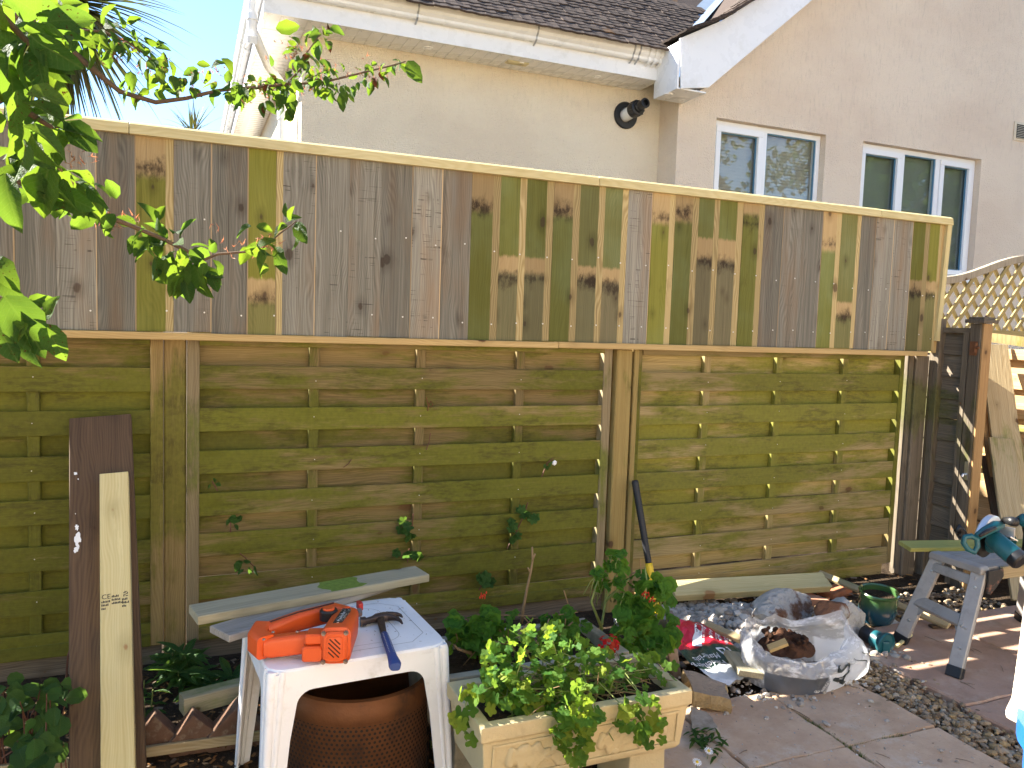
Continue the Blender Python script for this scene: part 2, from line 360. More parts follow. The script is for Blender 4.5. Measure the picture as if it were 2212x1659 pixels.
def slab_mat(name, a, b, dust):
    n = NT(name); v = n.vadd(n.obj(), n.comb(n.ma('MULTIPLY', n.rnd(), 31.0), n.ma('MULTIPLY', n.rnd(), 17.0), 0))
    f = n.noise(v, 5, 7, .65); f2 = n.noise(v, 60, 5, .7); c = n.mix(n.sm(f, .35, .65), a, b)
    c = n.mix(n.ma('MULTIPLY', n.sm(f2, .55, .75), .5), c, [x*.6 for x in a])
    pw = n.pos(); du = n.noise(n.vmul(pw, (2.2, 2.2, 1)), 1, 7, .75)
    c = n.mix(n.ma('MULTIPLY', n.sm(du, .5, .66), dust), c, (.62,.55,.45))
    mo = n.noise(n.vadd(pw, (4,9,0)), 2.6, 6, .7); c = n.mix(n.ma('MULTIPLY', n.sm(mo, .56, .72), .45), c, (.12,.11,.05))
    n.bump(n.ma('ADD', n.noise(v, 9, 4), n.ma('MULTIPLY', f2, .35)), .45, .012)
    return n.fin(c, .85, .2)
m_slab = slab_mat('red_sandstone', (.46,.305,.195), (.56,.395,.265), .55)
m_slab2 = slab_mat('red_concrete_slab', (.34,.21,.145), (.43,.28,.2), .3)
pav = thing('paving', (2, 1.8, 0), None, None); pav['kind'] = 'structure'
def slab(x0, x1, y0, y1, z, mat, parent, seed, cut=0.012):
    r = random.Random(seed); N = 7; P = []
    for a, b in (((x0,y0),(x1,y0)), ((x1,y0),(x1,y1)), ((x1,y1),(x0,y1)), ((x0,y1),(x0,y0))):
        for i in range(N):
            t = i/N; j = .0 if i == 0 else .006
            P.append((a[0]+(b[0]-a[0])*t + r.uniform(-j, j), a[1]+(b[1]-a[1])*t + r.uniform(-j, j)))
    k = len(P); cx, cy = (x0+x1)/2, (y0+y1)/2; mb = MB()
    def rg(s, zz): return [(cx+(x-cx)*s, cy+(y-cy)*s, zz) for x, y in P]
    mb.add(rg(1, z-.05)+rg(1, z-.007)+rg(.985, z+.0), [(i,(i+1)%k,k+(i+1)%k,k+i) for i in range(k)]+[(k+i,k+(i+1)%k,2*k+(i+1)%k,2*k+i) for i in range(k)]+[tuple(range(2*k,3*k))])
    o = mb.build('paving_slab', mat, parent)
    o.rotation_euler = (r.uniform(-.006,.006), r.uniform(-.006,.006), r.uniform(-.008,.008)); return o
sd_ = 0
for (x0, x1) in ((1.2,1.593),(1.603,1.993),(2.005,2.4)):
    for (y0, y1) in ((1.857,2.255),(1.452,1.848),(1.045,1.443)):
        sd_ += 1; slab(x0, x1, y0, y1, random.uniform(-.002,.003), m_slab, pav, sd_)
for (x0, x1, y0, y1) in ((2.64,3.28,1.93,2.62),(2.63,3.28,1.2,1.925),(3.285,3.9,1.93,2.62),(3.285,3.9,1.2,1.925)):
    sd_ += 1; slab(x0, x1, y0, y1, .001, m_slab2, pav, sd_)
for ix in range(-9, 12):                     # the patio goes on behind the viewer
    for iy in range(-6, 2):
        x0, y0 = ix*.61-.0, iy*.61-.25
        if y0 > .6 : continue
        sd_ += 1; slab(x0, x0+.6, y0, y0+.6, .0, m_slab, pav, sd_)

def scatter_mesh(name, mat, spots, seed, zf=.7, sub=1, amp=.3):
    """many small stones in one mesh; spots = (x,y,z,r)"""
    r = random.Random(seed); protos = []
    for i in range(10):
        b = MB(); b.rock((0,0,0), 1, seed*13+i, sub, amp+.1); protos.append(b)
    mb = MB()
    for (x, y, z, s) in spots:
        p = r.choice(protos); rot = Matrix.Rotation(r.uniform(0, 6.3), 3, 'Z') @ Matrix.Rotation(r.uniform(-.5, .5), 3, 'X')
        sx, sy, sz = s*r.uniform(.8,1.3), s*r.uniform(.6,1), s*zf*r.uniform(.6,1.1)
        mb.add([rot @ V((q.x*sx, q.y*sy, q.z*sz)) + V((x, y, z)) for q in p.v], p.f)
    return mb.build(name, mat)
def stonemat(name, cols, dust=None):
    n = NT(name); i = n.island(); k = len(cols)
    c = n.ramp(n.ma('FRACT', n.ma('MULTIPLY', i, 5.7)), [(q/(k-1), cols[q]) for q in range(k)])
    f = n.noise(n.pos(), 120, 4); c = n.mix(n.ma('MULTIPLY', f, .6), c, n.mix(1.0, c, (.5,.47,.43), 'MULTIPLY')); n.bump(f, .4, .003)
    return n.fin(c, .85, .2)
m_bark0 = plain('twig_brown', (.2,.14,.09), .9)
m_gravel = stonemat('flint_gravel', [(.38,.28,.17), (.22,.15,.09), (.5,.42,.31), (.13,.09,.06), (.42,.3,.15), (.3,.24,.18)])
m_rub = stonemat('lime_rubble', [(.5,.475,.43), (.36,.33,.29), (.6,.575,.53), (.24,.19,.15), (.44,.41,.36)])
m_chip = stonemat('bark_chips', [(.2,.085,.025), (.1,.05,.02), (.32,.17,.06), (.05,.03,.018), (.26,.2,.14)])
r = random.Random(5)
sp = [(r.gauss(2.52,.075), r.uniform(1.0,2.75), r.uniform(-.028,-.004), r.uniform(.007,.017)) for _ in range(2600)]
sp += [(r.uniform(2.35,3.9), r.uniform(2.62,2.95), r.uniform(-.03,-.01), r.uniform(.006,.018)) for _ in range(900)]
sp += [(r.gauss(2.55,.12), r.gauss(2.3,.16), r.uniform(-.005,.006), r.uniform(.005,.012)) for _ in range(160)]
tag(scatter_mesh('gravel', m_gravel, sp, 3), kind='stuff')
sp = []
for _ in range(1500):
    a = r.gauss(2.33,.2); b = r.gauss(2.8,.2)
    if b > 3.2 or a < 1.8: continue
    h = .09*math.exp(-((a-2.35)/.25)**2-((b-2.82)/.22)**2)
    sp.append((a, b, -.025+h*r.uniform(.6,1.05), r.choice((.008,.011,.014,.018,.024,.03))))
for _ in range(260): sp.append((r.gauss(2.15,.2), r.gauss(2.32,.1), r.uniform(-.0,.006), r.choice((.005,.007,.009,.013))))
for _ in range(330): sp.append((r.gauss(2.28,.24), r.gauss(2.36,.09), r.uniform(0,.008), r.choice((.004,.006,.008,.011,.015,.02))))
for _ in range(420): sp.append((r.uniform(1.5,2.6), r.uniform(1.6,2.5), .0015, r.choice((.0015,.002,.0025,.003))))
for _ in range(70): sp.append((r.uniform(1.5,2.4), r.uniform(1.6,2.4), .002, r.choice((.003,.004,.005,.009))))
for x, y, s in ((2.03,1.98,.013),(2.26,1.72,.01),(2.15,2.22,.022),(2.3,2.27,.025),(2.2,2.3,.03),(2.72,2.36,.02)): sp.append((x, y, .008, s))
tag(scatter_mesh('rubble', m_rub, sp, 7, .75, 1, .45), kind='stuff')
# bark litter under the table and along the bed
mb = MB()
for _ in range(5200):
    x, y = r.uniform(-.7,1.6), r.uniform(1.3,3.2)
    if y < 1.6 and x > 1.2: continue
    s = r.uniform(.004,.014); rot = Matrix.Rotation(r.uniform(0,6.3),3,'Z') @ Matrix.Rotation(r.uniform(-.7,.7),3,'X'); z = -.03+r.uniform(0,.014)
    mb.add([rot @ V(q) + V((x, y, z)) for q in ((-s,-s*.4,0),(s,-s*.3,.001),(s*.8,s*.4,.002),(-s*.9,s*.35,0))], [(0,1,2,3)])
for _ in range(500):
    x, y = r.uniform(2.0,3.9), r.uniform(2.9,3.3); s = r.uniform(.006,.02); rot = Matrix.Rotation(r.uniform(0,6.3),3,'Z') @ Matrix.Rotation(r.uniform(-.7,.7),3,'X')
    mb.add([rot @ V(q) + V((x, y, -.025)) for q in ((-s,-s*.3,0),(s,-s*.2,.001),(s*.8,s*.3,.002),(-s*.9,s*.25,0))], [(0,1,2,3)])
tag(mb.build('bark_litter', m_chip), kind='stuff')
mb = MB()
for _ in range(18):
    x, y = r.uniform(1.6,3.3), r.uniform(1.6,2.5); a = r.uniform(0,6.3); l = r.uniform(.02,.09); d = V((math.cos(a), math.sin(a), 0)); mb.tube([(x,y,.004), V((x,y,.007))+d*l*.5, V((x,y,.004))+d*l+V((.003,.004,0))], [.0012,.0015,.0008], 4)
tag(mb.build('fallen_twigs', m_bark0, None), kind='stuff')
# moss and grass in the joints
m_grass = leafmat('joint_grass', [(.05,.1,.015), (.1,.15,.03)], (.2,.32,.05), veins=False)
mb = MB()
def tuft(x, y, z, nn, h, spread):
    for _ in range(nn):
        a = r.uniform(0,6.3); q = r.uniform(0,spread); bx, by = x+q*math.cos(a), y+q*math.sin(a); l = h*r.uniform(.5,1.2); t = r.uniform(0,6.3); lean = r.uniform(.2,.9)*l; wd = l*.06
        d = V((math.cos(t), math.sin(t), 0)); s = V((-d.y, d.x, 0))*wd; b0 = V((bx, by, z))
        mb.add([b0-s, b0+s, b0+d*lean*.4+V((0,0,l*.7))+s*.6, b0+d*lean*.4+V((0,0,l*.7))-s*.6, b0+d*lean+V((0,0,l))], [(0,1,2,3),(3,2,4)])
for _ in range(60): tuft(r.gauss(1.998,.004), r.uniform(1.75,2.1), -.01, 7, .014, .01)
for _ in range(45): tuft(r.uniform(2.0,2.25), r.gauss(1.852,.004), -.01, 7, .013, .01)
for _ in range(20): tuft(r.uniform(1.6,1.95), r.gauss(1.85,.004), -.01, 5, .012, .01)
for x, y in ((1.48,1.78),(1.52,1.72),(1.55,1.79),(1.44,1.84),(1.5,1.83)): tuft(x, y, 0, 10, .03, .03)
tag(mb.build('joint_grass', m_grass), kind='stuff')

# ================================================================== FENCE
def pline(x0, x1, z, y): return (x0, y, z), (x1, y, z)
PITCH_S = .1655
m_nail = plain('galvanised', (.62,.62,.6), .35, .5, .6)
def hm_panel(x0, x1, y, label, matf, matb, mats, ztop, nrow, batt, leak, seed, axis='x', arch=0, wst=.045):
    """hit-and-miss panel; x0..x1 along its run; front face looks to -y (or -x when axis='y')"""
    rr = random.Random(seed)
    def P(u, d, z): return V((u, y+d, z)) if axis == 'x' else V((y+d, u, z))
    nrm = (0,-1,0) if axis == 'x' else (-1,0,0)
    t = thing('slat_fence', P((x0+x1)/2, .03, 0), label, 'fence', 'woven slat fence panels')
    zb = ztop-.1655*nrow-.04
    lo, hi = x0+.002, x1-.002
    for u in (lo+wst/2, hi-wst/2): board('stile', P(u, .022, zb-.01), P(u, .022, ztop+.02), wst, .05, nrm, mats, t)
    a, b = lo+wst*.55, hi-wst*.55
    board('top_rail', P(lo+wst, .0, ztop-.012), P(hi-wst, .0, ztop-.012), .062, .018, nrm, matf, t)
    hB = .092 + (0 if leak is True else leak if leak else .034)   # how far the back slats overlap the front ones
    for i in range(nrow):
        zt = ztop-.125-i*PITCH_S; zt += rr.uniform(-.003,.003); s = rr.uniform(-.003,.003)
        board('slat', P(a, .006+rr.uniform(0,.003), zt-.046+s), P(b, .006+rr.uniform(0,.003), zt-.046-s), .092, .009, nrm, matf, t, .0015)
    for i in range(nrow+1):
        zc = ztop-.125-.046-(i-.5)*PITCH_S + rr.uniform(-.002,.002)
        board('back_slat', P(a, .047, zc), P(b, .047, zc+rr.uniform(-.002,.002)), hB-.004, .009, nrm, matb, t, .0015)
    board('bottom_rail', P(lo+wst, .004, zb+.012), P(hi-wst, .004, zb+.012), .05, .016, nrm, matf, t)
    if axis == 'x':
        nb = MB()
        for i in range(nrow):
            for u in batt:
                p = P(u+rr.uniform(-.006,.006), .0005, ztop-.171-i*PITCH_S+rr.uniform(-.012,.012)); nb.lathe([(0,-.001),(.0017,-.0008),(.0019,.002)], p, 6, (0,1,0))
        tag(nb.build('nail_heads', m_nail, t), kind='stuff')
    for u in batt: board('batten', P(u, .0265, zb), P(u, .0265, ztop+.01), .04, .029, nrm, matb, t)
    return t
hm_panel(-2.02, -.082, FY, 'green mossy slat panel left of the first post, behind the dark plank', m_slat_l, m_slat_l, m_post, 1.256, 7, (-.515,-1.0,-1.5), False, 1)
hm_panel(-.003, 1.862, FY, 'mossy slat panel in the middle behind the white table and planters', m_slat, m_back, m_stile, 1.258, 7, (.48,.93,1.395), .017, 2)
hm_panel(1.992, 3.745, FY, 'paler slat panel behind the rubble, right of the middle post', m_slat_r, m_slat_r, m_slat, 1.253, 7, (2.415,2.87,3.325), True, 3, wst=.03)
tag(board('gravel_board', (0.0, FY+.03, .02), (1.87, FY+.03, .02), .14, .02, (0,-1,0), m_darkw, None), 'dark gravel board below the middle slat panel', 'board')
tag(board('gravel_board', (-2.0, FY+.03, .0), (-.09, FY+.03, .0), .14, .02, (0,-1,0), m_darkw, None), 'dark gravel board below the left slat panel', 'board')
def fpost(x, w, y, d, z1, label, mat, z0=-.05):
    t = thing('fence_post', (x, y+d/2, 0), label, 'fence post', 'posts of the slat fence')
    board('post', (x, y+d/2, z0), (x, y+d/2, z1), w, d, (0,-1,0), mat, t, .006); return t
fpost(-.0425, .0797, FY+.004, .075, 1.26, 'green stained square post between the left and middle panels', m_post)
t = fpost(1.912, .085, FY-.03, .09, 1.235, 'tan square post between the middle and right panels, sledgehammer leaning on it', m_postb)
board('fillet', (1.976, FY-.006, -.03), (1.976, FY-.006, 1.235), .026, .05, (0,-1,0), m_postb, t, .003)
fpost(3.865, .1, FY-.02, .09, 1.235, 'dark brown post at the right end of the slat fence with sun streaks', m_darkw)
board('side_strip', (3.80, FY+.015, -.03), (3.80, FY+.015, 1.235), .035, .03, (0,-1,0), m_darkw, bpy.data.objects['fence_post.002'], .003)

# upper screen of reclaimed boards
sc = thing('board_screen', (1.7, FY-.03, 1.25), 'screen of upright reclaimed boards, grey and green, nailed above the slat panels', 'fence')
XS = [-2.0,-1.87,-1.74,-1.61,-1.48,-1.35,-1.22,-1.09,-.955,-.82,-.688,-.557,-.43,-.301,-.174,-.047,.085,.216,.344,.471,.601,.732,.864,.991,1.121,1.253,1.376,1.507,1.637,1.766,1.889,2.02,2.145,2.278,2.403,2.543,2.672,2.796,2.92,3.056,3.178,3.313,3.424,3.553,3.698,3.822,3.915]
G = dict(gr=1)
def gb(p0, p1, sm, ta=0, tb=0, st=.74, yel=.15): return dict(gr=0., p0=p0, p1=p1, sm=sm, ta=ta, tb=tb, st=st, yel=yel)
SP = {-.174: gb(-.1,.24,.2,st=.78,yel=.55), .216: gb(.7,.82,.8,0,.5,.8,.7),
 1.121: gb(-.1,.26,.23,yel=.35), 1.253: gb(.5,.6,.62,0,.8), 1.376: gb(.5,.6,.62,0,.8), 1.507: gb(-.1,.25,.22), 1.637: gb(.53,.6,.62,.3,.8,.75,0), 1.766: gb(.53,.62,.64,.2,1,.75,0),
 2.02: gb(-.1,.24,.2,yel=.6), 2.145: gb(-.1,.21,.15), 2.278: gb(.3,.44,.45,.1,1), 2.403: gb(.3,.44,.46,0,1), 2.543: gb(-.1,.13,.18,.2,yel=.3),
 3.056: gb(-.1,.32,.27,0,0), 3.178: gb(.66,.76,.76,.3,.5,.8), 3.698: gb(.47,.56,.57,0,.6,.72,.6), 3.822: gb(.47,.56,.57,0,.6,.8,.6)}
rr = random.Random(9)
for x0, x1 in zip(XS[:-1], XS[1:]):
    pr = dict(gr=1., p0=0., p1=0., sm=-5., ta=0., tb=0., st=2., yel=0.); pr.update(SP.get(x0, {})); pr['bw'] = x1-x0
    pr = {k: float(q) for k, q in pr.items()}
    dy = rr.uniform(-.0025,.0025); tl = rr.uniform(-.0004,.0004); e = rr.uniform(0,.009)
    board('upright_board', ((x0+x1)/2-tl, FY-.028+dy, 1.262+e*.6), ((x0+x1)/2+tl, FY-.028+dy, 2.0), x1-x0+.001, .02, (0,-1,0), m_clad, sc, .0012, pr)
# hidden rails the boards are nailed to
for z in (1.4, 1.65, 1.93): board('rail', (-2.0, FY+.005, z), (3.92, FY+.005, z), .07, .036, (0,-1,0), m_postb, sc)
# capping with a weathered slope, in four lengths
rr = random.Random(4)
for x0, x1 in ((-2.0,-.196),(-.194,1.721),(1.7235,3.432),(3.4345,3.975)):
    mb = MB(); zo = rr.uniform(-.002,.002)
    mb.prism([(-.052,.0),(.05,.0),(.05,.02),(-.03,.046),(-.046,.036)][::-1], (x0, FY-.008, 1.975+zo), (0,1,0), (0,0,1), (x1-x0, 0, 0))
    L = x1-x0; mw = Matrix(((0,0,1),(1,0,0),(0,1,0))).to_4x4(); mw.translation = ((x0+x1)/2, FY, 1.99)
    mb.build('capping_rail', m_fresh, sc, bevel=.002, mat_world=mw)
for x0, x1 in ((-2.0,1.5455),(1.5475,3.845)):
    board('bottom_batten', (x0, FY-.034, 1.249+(.0015 if x0 > 0 else 0)), (x1, FY-.034, 1.249), .027, .055, (0,-1,0), m_trim, sc, .002)
board('end_batten', (3.928, FY-.043, 1.322), (3.956, FY-.043, 1.975), .034, .022, (0,-1,0), m_fresh, sc, .002)
board('end_batten', (3.93, FY-.02, 1.255), (3.93, FY-.02, 1.975), .03, .03, (-1,0,0), m_trim, sc, .002)
# nail heads: two rows, joined because each is a few pixels
mb = MB()
for x0, x1 in zip(XS[:-1], XS[1:]):
    for z in (1.345, 1.66 - .028*(x0-1)):
        if x0 < .6 and rr.random() < .6: continue
        x = x1-.022-rr.uniform(0,.012); zz = z+rr.uniform(-.012,.012)
        mb.lathe([(0,-.003),(.003,-.0025),(.0034,0),(.003,.002)], (x, FY-.0385, zz), 8, (0,1,0))
tag(mb.build('nail_heads', m_nail, sc), kind='stuff')

# ------------------------------------------------------------------ right-hand side: side panel, gate post, trellis, lit panel
sp_ = thing('overlap_fence', (3.99, 3.15, 0), 'dark overlap board side panel with bright sun streaks, behind the folding step', 'fence')
rr = random.Random(8)
zt = 1.37
for i in range(11):
    h = .125; a = .012*(1 if i % 2 else 1)
    z = zt-.06-i*.122
    board('overlap_board', (3.985, 3.03, z+rr.uniform(-.008,.008)), (3.985, 3.5, z+rr.uniform(-.008,.008)), h, .012, (-1,0,.12), m_darkw, sp_, .002)
board('top_rail', (3.98, 3.03, 1.385), (3.98, 3.5, 1.385), .04, .03, (0,0,1), m_darkw, sp_)
board('stile', (3.962, 3.235, -.05), (3.962, 3.235, 1.45), .06, .045, (-1,0,0), m_darkw, sp_)
board('stile', (3.965, 3.055, -.05), (3.965, 3.055, 1.375), .035, .025, (-1,0,0), m_darkw, sp_)
gp = thing('gate_post', (3.985, 3.0, 0), 'square gate post with a flat cap and rusty hinge, one face coloured orange brown as if lit', 'gate post')
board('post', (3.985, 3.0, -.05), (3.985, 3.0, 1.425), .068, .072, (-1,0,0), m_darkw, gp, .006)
board('lit_front_face', (3.987, 2.959, -.05), (3.987, 2.959, 1.424), .068, .012, (0,-1,0), m_orange, gp, .003)  # lit front and shaded sides are put into two wood colours
mb = MB(); mb.box((3.985, 2.993, 1.437), (.115,.115,.02)); mb.box((3.985,2.993,1.453), (.09,.09,.014)); mb.build('post_cap', m_darkw, gp, bevel=.004)
m_rust = plain('rusty_iron', (.15,.065,.03), .85, .2, .1, .4, 40, .5)
mb = MB(); mb.box((3.945, 3.0, 1.29), (.008,.04,.075)); mb.tube([(3.942,2.985,1.265),(3.942,2.985,1.32)], .01, 10); mb.tube([(3.938,2.985,1.295),(3.935,2.96,1.295)], .007, 8); mb.build('hinge', m_rust, gp, bevel=.0015)
m_steel = plain('bright_steel', (.6,.6,.6), .3, .5, .9)
mb = MB(); mb.box((3.946, 2.985, .62), (.006,.022,.1)); mb.tube([(3.943,2.987,.6),(3.925,2.987,.6),(3.918,2.987,.588)], .007, 8); mb.build('bolt', m_steel, gp)

# arched trellis
tr = thing('trellis_panel', (5.26, 3.62, 1.38), 'arched lattice trellis panel above the right-hand fence', 'trellis')
m_lat = wood('lattice_lath', (.36,.285,.125), (.24,.175,.065), moss=.4, mosscol=(.22,.2,.05), tint=.25)
m_latr = wood('grey_arch_rail', (.38,.33,.25), (.24,.2,.14), tint=.1)
X0, X1 = 4.36, 6.16
def arch(x): 
    t = (x-X0)/(X1-X0); return 1.70 + .19*(.5-.5*math.cos(min(t,1-t)*2*pi))
pts = [(X0+(X1-X0)*i/26) for i in range(27)]
mb = MB()
prof = [(-.022,-.024),(.022,-.024),(.022,.024),(-.022,.024)]
vs = [V((x, 3.62+a, arch(x)+b)) for x in pts for a, b in prof]; k = 27
mb.add(vs, [(i*4+j, i*4+(j+1)%4, (i+1)*4+(j+1)%4, (i+1)*4+j) for i in range(26) for j in range(4)]+[(3,2,1,0), (104,105,106,107)])
mb.build('arched_rail', m_latr, tr, bevel=.006)
board('bottom_rail', (X0, 3.62, 1.385), (X1, 3.62, 1.385), .04, .04, (0,-1,0), m_lat, tr)
for x in (X0+.02, X1-.02): board('stile', (x, 3.62, 1.4), (x, 3.62, 1.68), .035, .04, (0,-1,0), m_lat, tr)
def clip(x, z, dx, dz, n=60):
    run = []; L = 1.3
    for i in range(n+1):
        a, b = x+dx*L*i/n, z+dz*L*i/n
        if X0+.02 < a < X1-.02 and b < arch(a)-.01: run.append((a, b))
        elif run: break
    return run
for s, yy in ((1, 3.607), (-1, 3.633)):
    x = X0-1.0
    while x < X1+1.0:
        L0 = None; q = []
        for i in range(120):
            a = x+s*.0085*i*.82; b = 1.4+.0085*i
            if X0+.01 < a < X1-.01 and b < arch(a)-.015: q.append((a, b))
        if len(q) > 4: board('lath', (q[0][0], yy, q[0][1]), (q[-1][0], yy, q[-1][1]), .026, .012, (0,-1,0), m_lat, tr, .0015)
        x += .118
# sunlit hit-and-miss panel across the gateway, seen right of the post
def lit_arch():
    t = hm_panel(2.75, 4.4, 4.47, 'sunlit brown slat panel at the right edge, behind the leaning planks', m_lit, m_lit, m_lit, 1.27, 7, (2.95,3.5,3.98), False, 6, axis='y')
    mb = MB(); k = 20; vs = []
    for i in range(k+1):
        y = 2.75+1.65*i/k; z = 1.30+.07*math.sin(pi*i/k)
        vs += [V((4.445,y,z-.035)), V((4.495,y,z-.035)), V((4.495,y,z+.02)), V((4.445,y,z+.02))]
    mb.add(vs, [(i*4+j, i*4+(j+1)%4, (i+1)*4+(j+1)%4, (i+1)*4+j) for i in range(k) for j in range(4)]); mb.build('arched_rail', m_slat, t)
lit_arch()
# planks leaning there
def lean(label, top, bot, d0, d1, w, t, mat, nrm=(-.6,-1,.3)):
    a, b = dp(*bot, d1), dp(*top, d0)
    o = board('leaning_plank', a, b, w, t, nrm, mat, None, .002); tag(o, label, 'plank', 'old planks leaning by the gate'); return o
lean('broad pale grey plank leaning tallest beside the gate post', (2146,745), (2215,1280), 4.62, 4.2, .15, .02, m_lean)
lean('short wide plank with a cracked face leaning in front of the tall plank', (2162,948), (2215,1300), 4.42, 4.0, .13, .022, m_lean)
lean('thin dark brown plank leaning close behind the gate post', (2122,850), (2180,1230), 4.58, 4.3, .06, .02, m_orange)
lean('dark narrow plank crossing low behind the circular saw', (2128,985), (2172,1210), 4.5, 4.25, .05, .02, m_plank)
lean('thin strip of timber leaning furthest right at the edge of the picture', (2192,940), (2230,1060), 4.5, 4.35, .05, .02, m_lean)
# ================================================================== THE HOUSE BEHIND THE FENCE
def render_mat(name, col):
    n = NT(name); v = n.pos(); b = n.noise(v, 55, 6, .72); pits = n.voro(v, 75); big = n.noise(n.vmul(v, (.8,.8,1.6)), 1, 5, .6)
    c = n.mix(n.sm(big, .35, .7), col, [col[0]*.92, col[1]*.89, col[2]*.88])
    sp = n.sm(n.noise(v, 26, 6, .75), .63, .7); c = n.mix(n.ma('MULTIPLY', sp, .35), c, [x*.5 for x in col])
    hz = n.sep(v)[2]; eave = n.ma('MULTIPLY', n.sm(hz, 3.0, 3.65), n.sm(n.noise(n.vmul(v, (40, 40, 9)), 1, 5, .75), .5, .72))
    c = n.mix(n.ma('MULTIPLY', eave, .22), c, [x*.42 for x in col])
    n.bump(n.ma('ADD', b, n.ma('MULTIPLY', pits, .5)), .75, .02); return n.fin(c, .92, .1)
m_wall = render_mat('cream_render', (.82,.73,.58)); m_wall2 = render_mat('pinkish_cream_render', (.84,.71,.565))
m_pvc = plain('white_upvc', (.8,.81,.82), .28, .5, 0, .03, 6, dirt=(.5,.5,.46), dirtamt=.35)
m_pvcf = plain('window_upvc', (.85,.86,.88), .22, .5, 0, .02, 5)
m_tile = wood('roof_tile_concrete', (.085,.062,.05), (.035,.026,.022), rough=.9, tint=.5, bump=.6, kd=.5, moss=.25, mosscol=(.16,.145,.11))
m_lead = plain('lead_flashing', (.12,.16,.22), .6, .4, 0, .25, 14)
m_blk = plain('black_plastic', (.012,.012,.013), .4, .4, 0, .3)
YL, YG, XC, XL, ZS, YF = 6.78, 6.46, 4.28, .86, 3.62, 6.42
H = thing('bungalow', (4.5, 8.5, 0), 'cream rendered bungalow with white gutters, gable and two white windows', 'house')
def wallbox(name, a, b, mat): return MB().bb(a, b).build(name, mat, H)
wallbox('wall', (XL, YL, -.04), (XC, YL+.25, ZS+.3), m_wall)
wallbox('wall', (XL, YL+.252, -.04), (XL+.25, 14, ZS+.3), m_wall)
# windows in the gable wall
def wx(px, py, y): return at(px, py, y=y).x
W = [(wx(1548,255,YG), wx(1785,290,YG)), (wx(1865,305,YG), wx(2120,350,YG))]
ZH, ZB = at(1665,272,y=YG).z, at(2090,605,y=YG).z
XE = 13.6
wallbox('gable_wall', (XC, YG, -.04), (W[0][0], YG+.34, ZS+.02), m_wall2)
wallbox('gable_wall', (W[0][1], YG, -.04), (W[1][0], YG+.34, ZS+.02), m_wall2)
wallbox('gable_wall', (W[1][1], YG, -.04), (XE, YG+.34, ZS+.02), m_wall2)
for a, b in W:
    wallbox('gable_wall', (a, YG, ZH), (b, YG+.34, ZS+.02), m_wall2); wallbox('gable_wall', (a, YG, -.04), (b, YG+.3, ZB), m_wall2)
SL = .855; XR = 8.9
mb = MB(); mb.prism([(XC, ZS+.02), (XE, ZS+.02), (XR, ZS+.25+SL*(XR-XC))], (0, YG, 0), (1,0,0), (0,0,1), (0,.3,0)); mb.build('gable_wall', m_wall2, H)
def glassmat():
    n = NT('window_glass'); gl = n.new('ShaderNodeBsdfGlossy'); gl.inputs['Roughness'].default_value = .015; gl.inputs[0].default_value = (.9,.95,1,1)
    tr = n.new('ShaderNodeBsdfTransparent'); tr.inputs[0].default_value = (.9,.92,.91,1); lw = n.new('ShaderNodeLayerWeight'); lw.inputs[0].default_value = .5
    mx = n.new('ShaderNodeMixShader'); f2 = n.ma('ADD', n.ma('MULTIPLY', n.ma('POWER', lw.outputs['Facing'], 4.0), .9), .05, clamp=True)
    n.link(f2, mx.inputs[0]); n.link(tr.outputs[0], mx.inputs[1]); n.link(gl.outputs[0], mx.inputs[2]); n.link(mx.outputs[0], n.out.inputs[0]); return n.m
m_glass = glassmat()
m_blind = plain('fabric_blind', (.56,.5,.41), .9, .1, 0, .05); m_dark = plain('dark_room', (.3,.31,.28), .9, .1)
m_gask = plain('blue_grey_spacer', (.08,.2,.3), .35, .5)
def window(a, b, panes, blind):
    y = YG+.075
    mb = MB(); T = .05
    def fr(x0, x1, z0, z1, t, y0, y1):
        mb.bb((x0,y0,z0),(x1,y1,z0+t)); mb.bb((x0,y0,z1-t),(x1,y1,z1)); mb.bb((x0,y0+.0005,z0+t),(x0+t,y1,z1-t)); mb.bb((x1-t,y0+.0005,z0+t),(x1,y1,z1-t))
    fr(a+.002, b-.002, ZB+.002, ZH-.002, T, y, y+.07)
    wd = b-a; edges = [a+T]+[a+wd*p for p in panes]+[b-T]
    for x in edges[1:-1]: mb.bb((x-.03, y+.001, ZB+T), (x+.03, y+.069, ZH-T))
    f = mb.build('window', m_pvcf, H, bevel=.004)
    for i in range(len(edges)-1):
        x0 = edges[i]+(.03 if i else 0); x1 = edges[i+1]-(.03 if i < len(edges)-2 else 0); z0, z1 = ZB+T, ZH-T
        op = (len(edges) == 3 and i == 0) or (len(edges) == 4 and i in (0, 2))
        if op:
            mb = MB(); fr(x0+.003, x1-.003, z0+.003, z1-.003, .055, y-.018, y+.04); mb.build('sash', m_pvcf, f, bevel=.005); x0 += .055; x1 -= .055; z0 += .055; z1 -= .055
        mb = MB(); fr(x0, x1, z0, z1, .012, y+.012, y+.03); mb.build('glazing_bead', m_gask, f)
        MB().bb((x0, y+.032, z0), (x1, y+.036, z1)).build('pane', m_glass, f)
    mb = MB(); mb.bb((a-.04, YG-.05, ZB-.04), (b+.04, YG+.07, ZB)); mb.build('sill', m_pvcf, f, bevel=.006)
    if blind:
        mb = MB(); k = int((ZH-ZB)/.032)
        for i in range(k):
            z = ZB+.03+i*.032; mb.add([(a,y+.085,z),(b,y+.085,z),(b,y+.1,z+.036),(a,y+.1,z+.036)], [(0,1,2,3)])
        mb.build('blind', blind, f)
    MB().bb((a-.3, YG+.5, ZB-.5), (b+.3, YG+.52, ZH+.3)).build('room_back', m_dark, f)
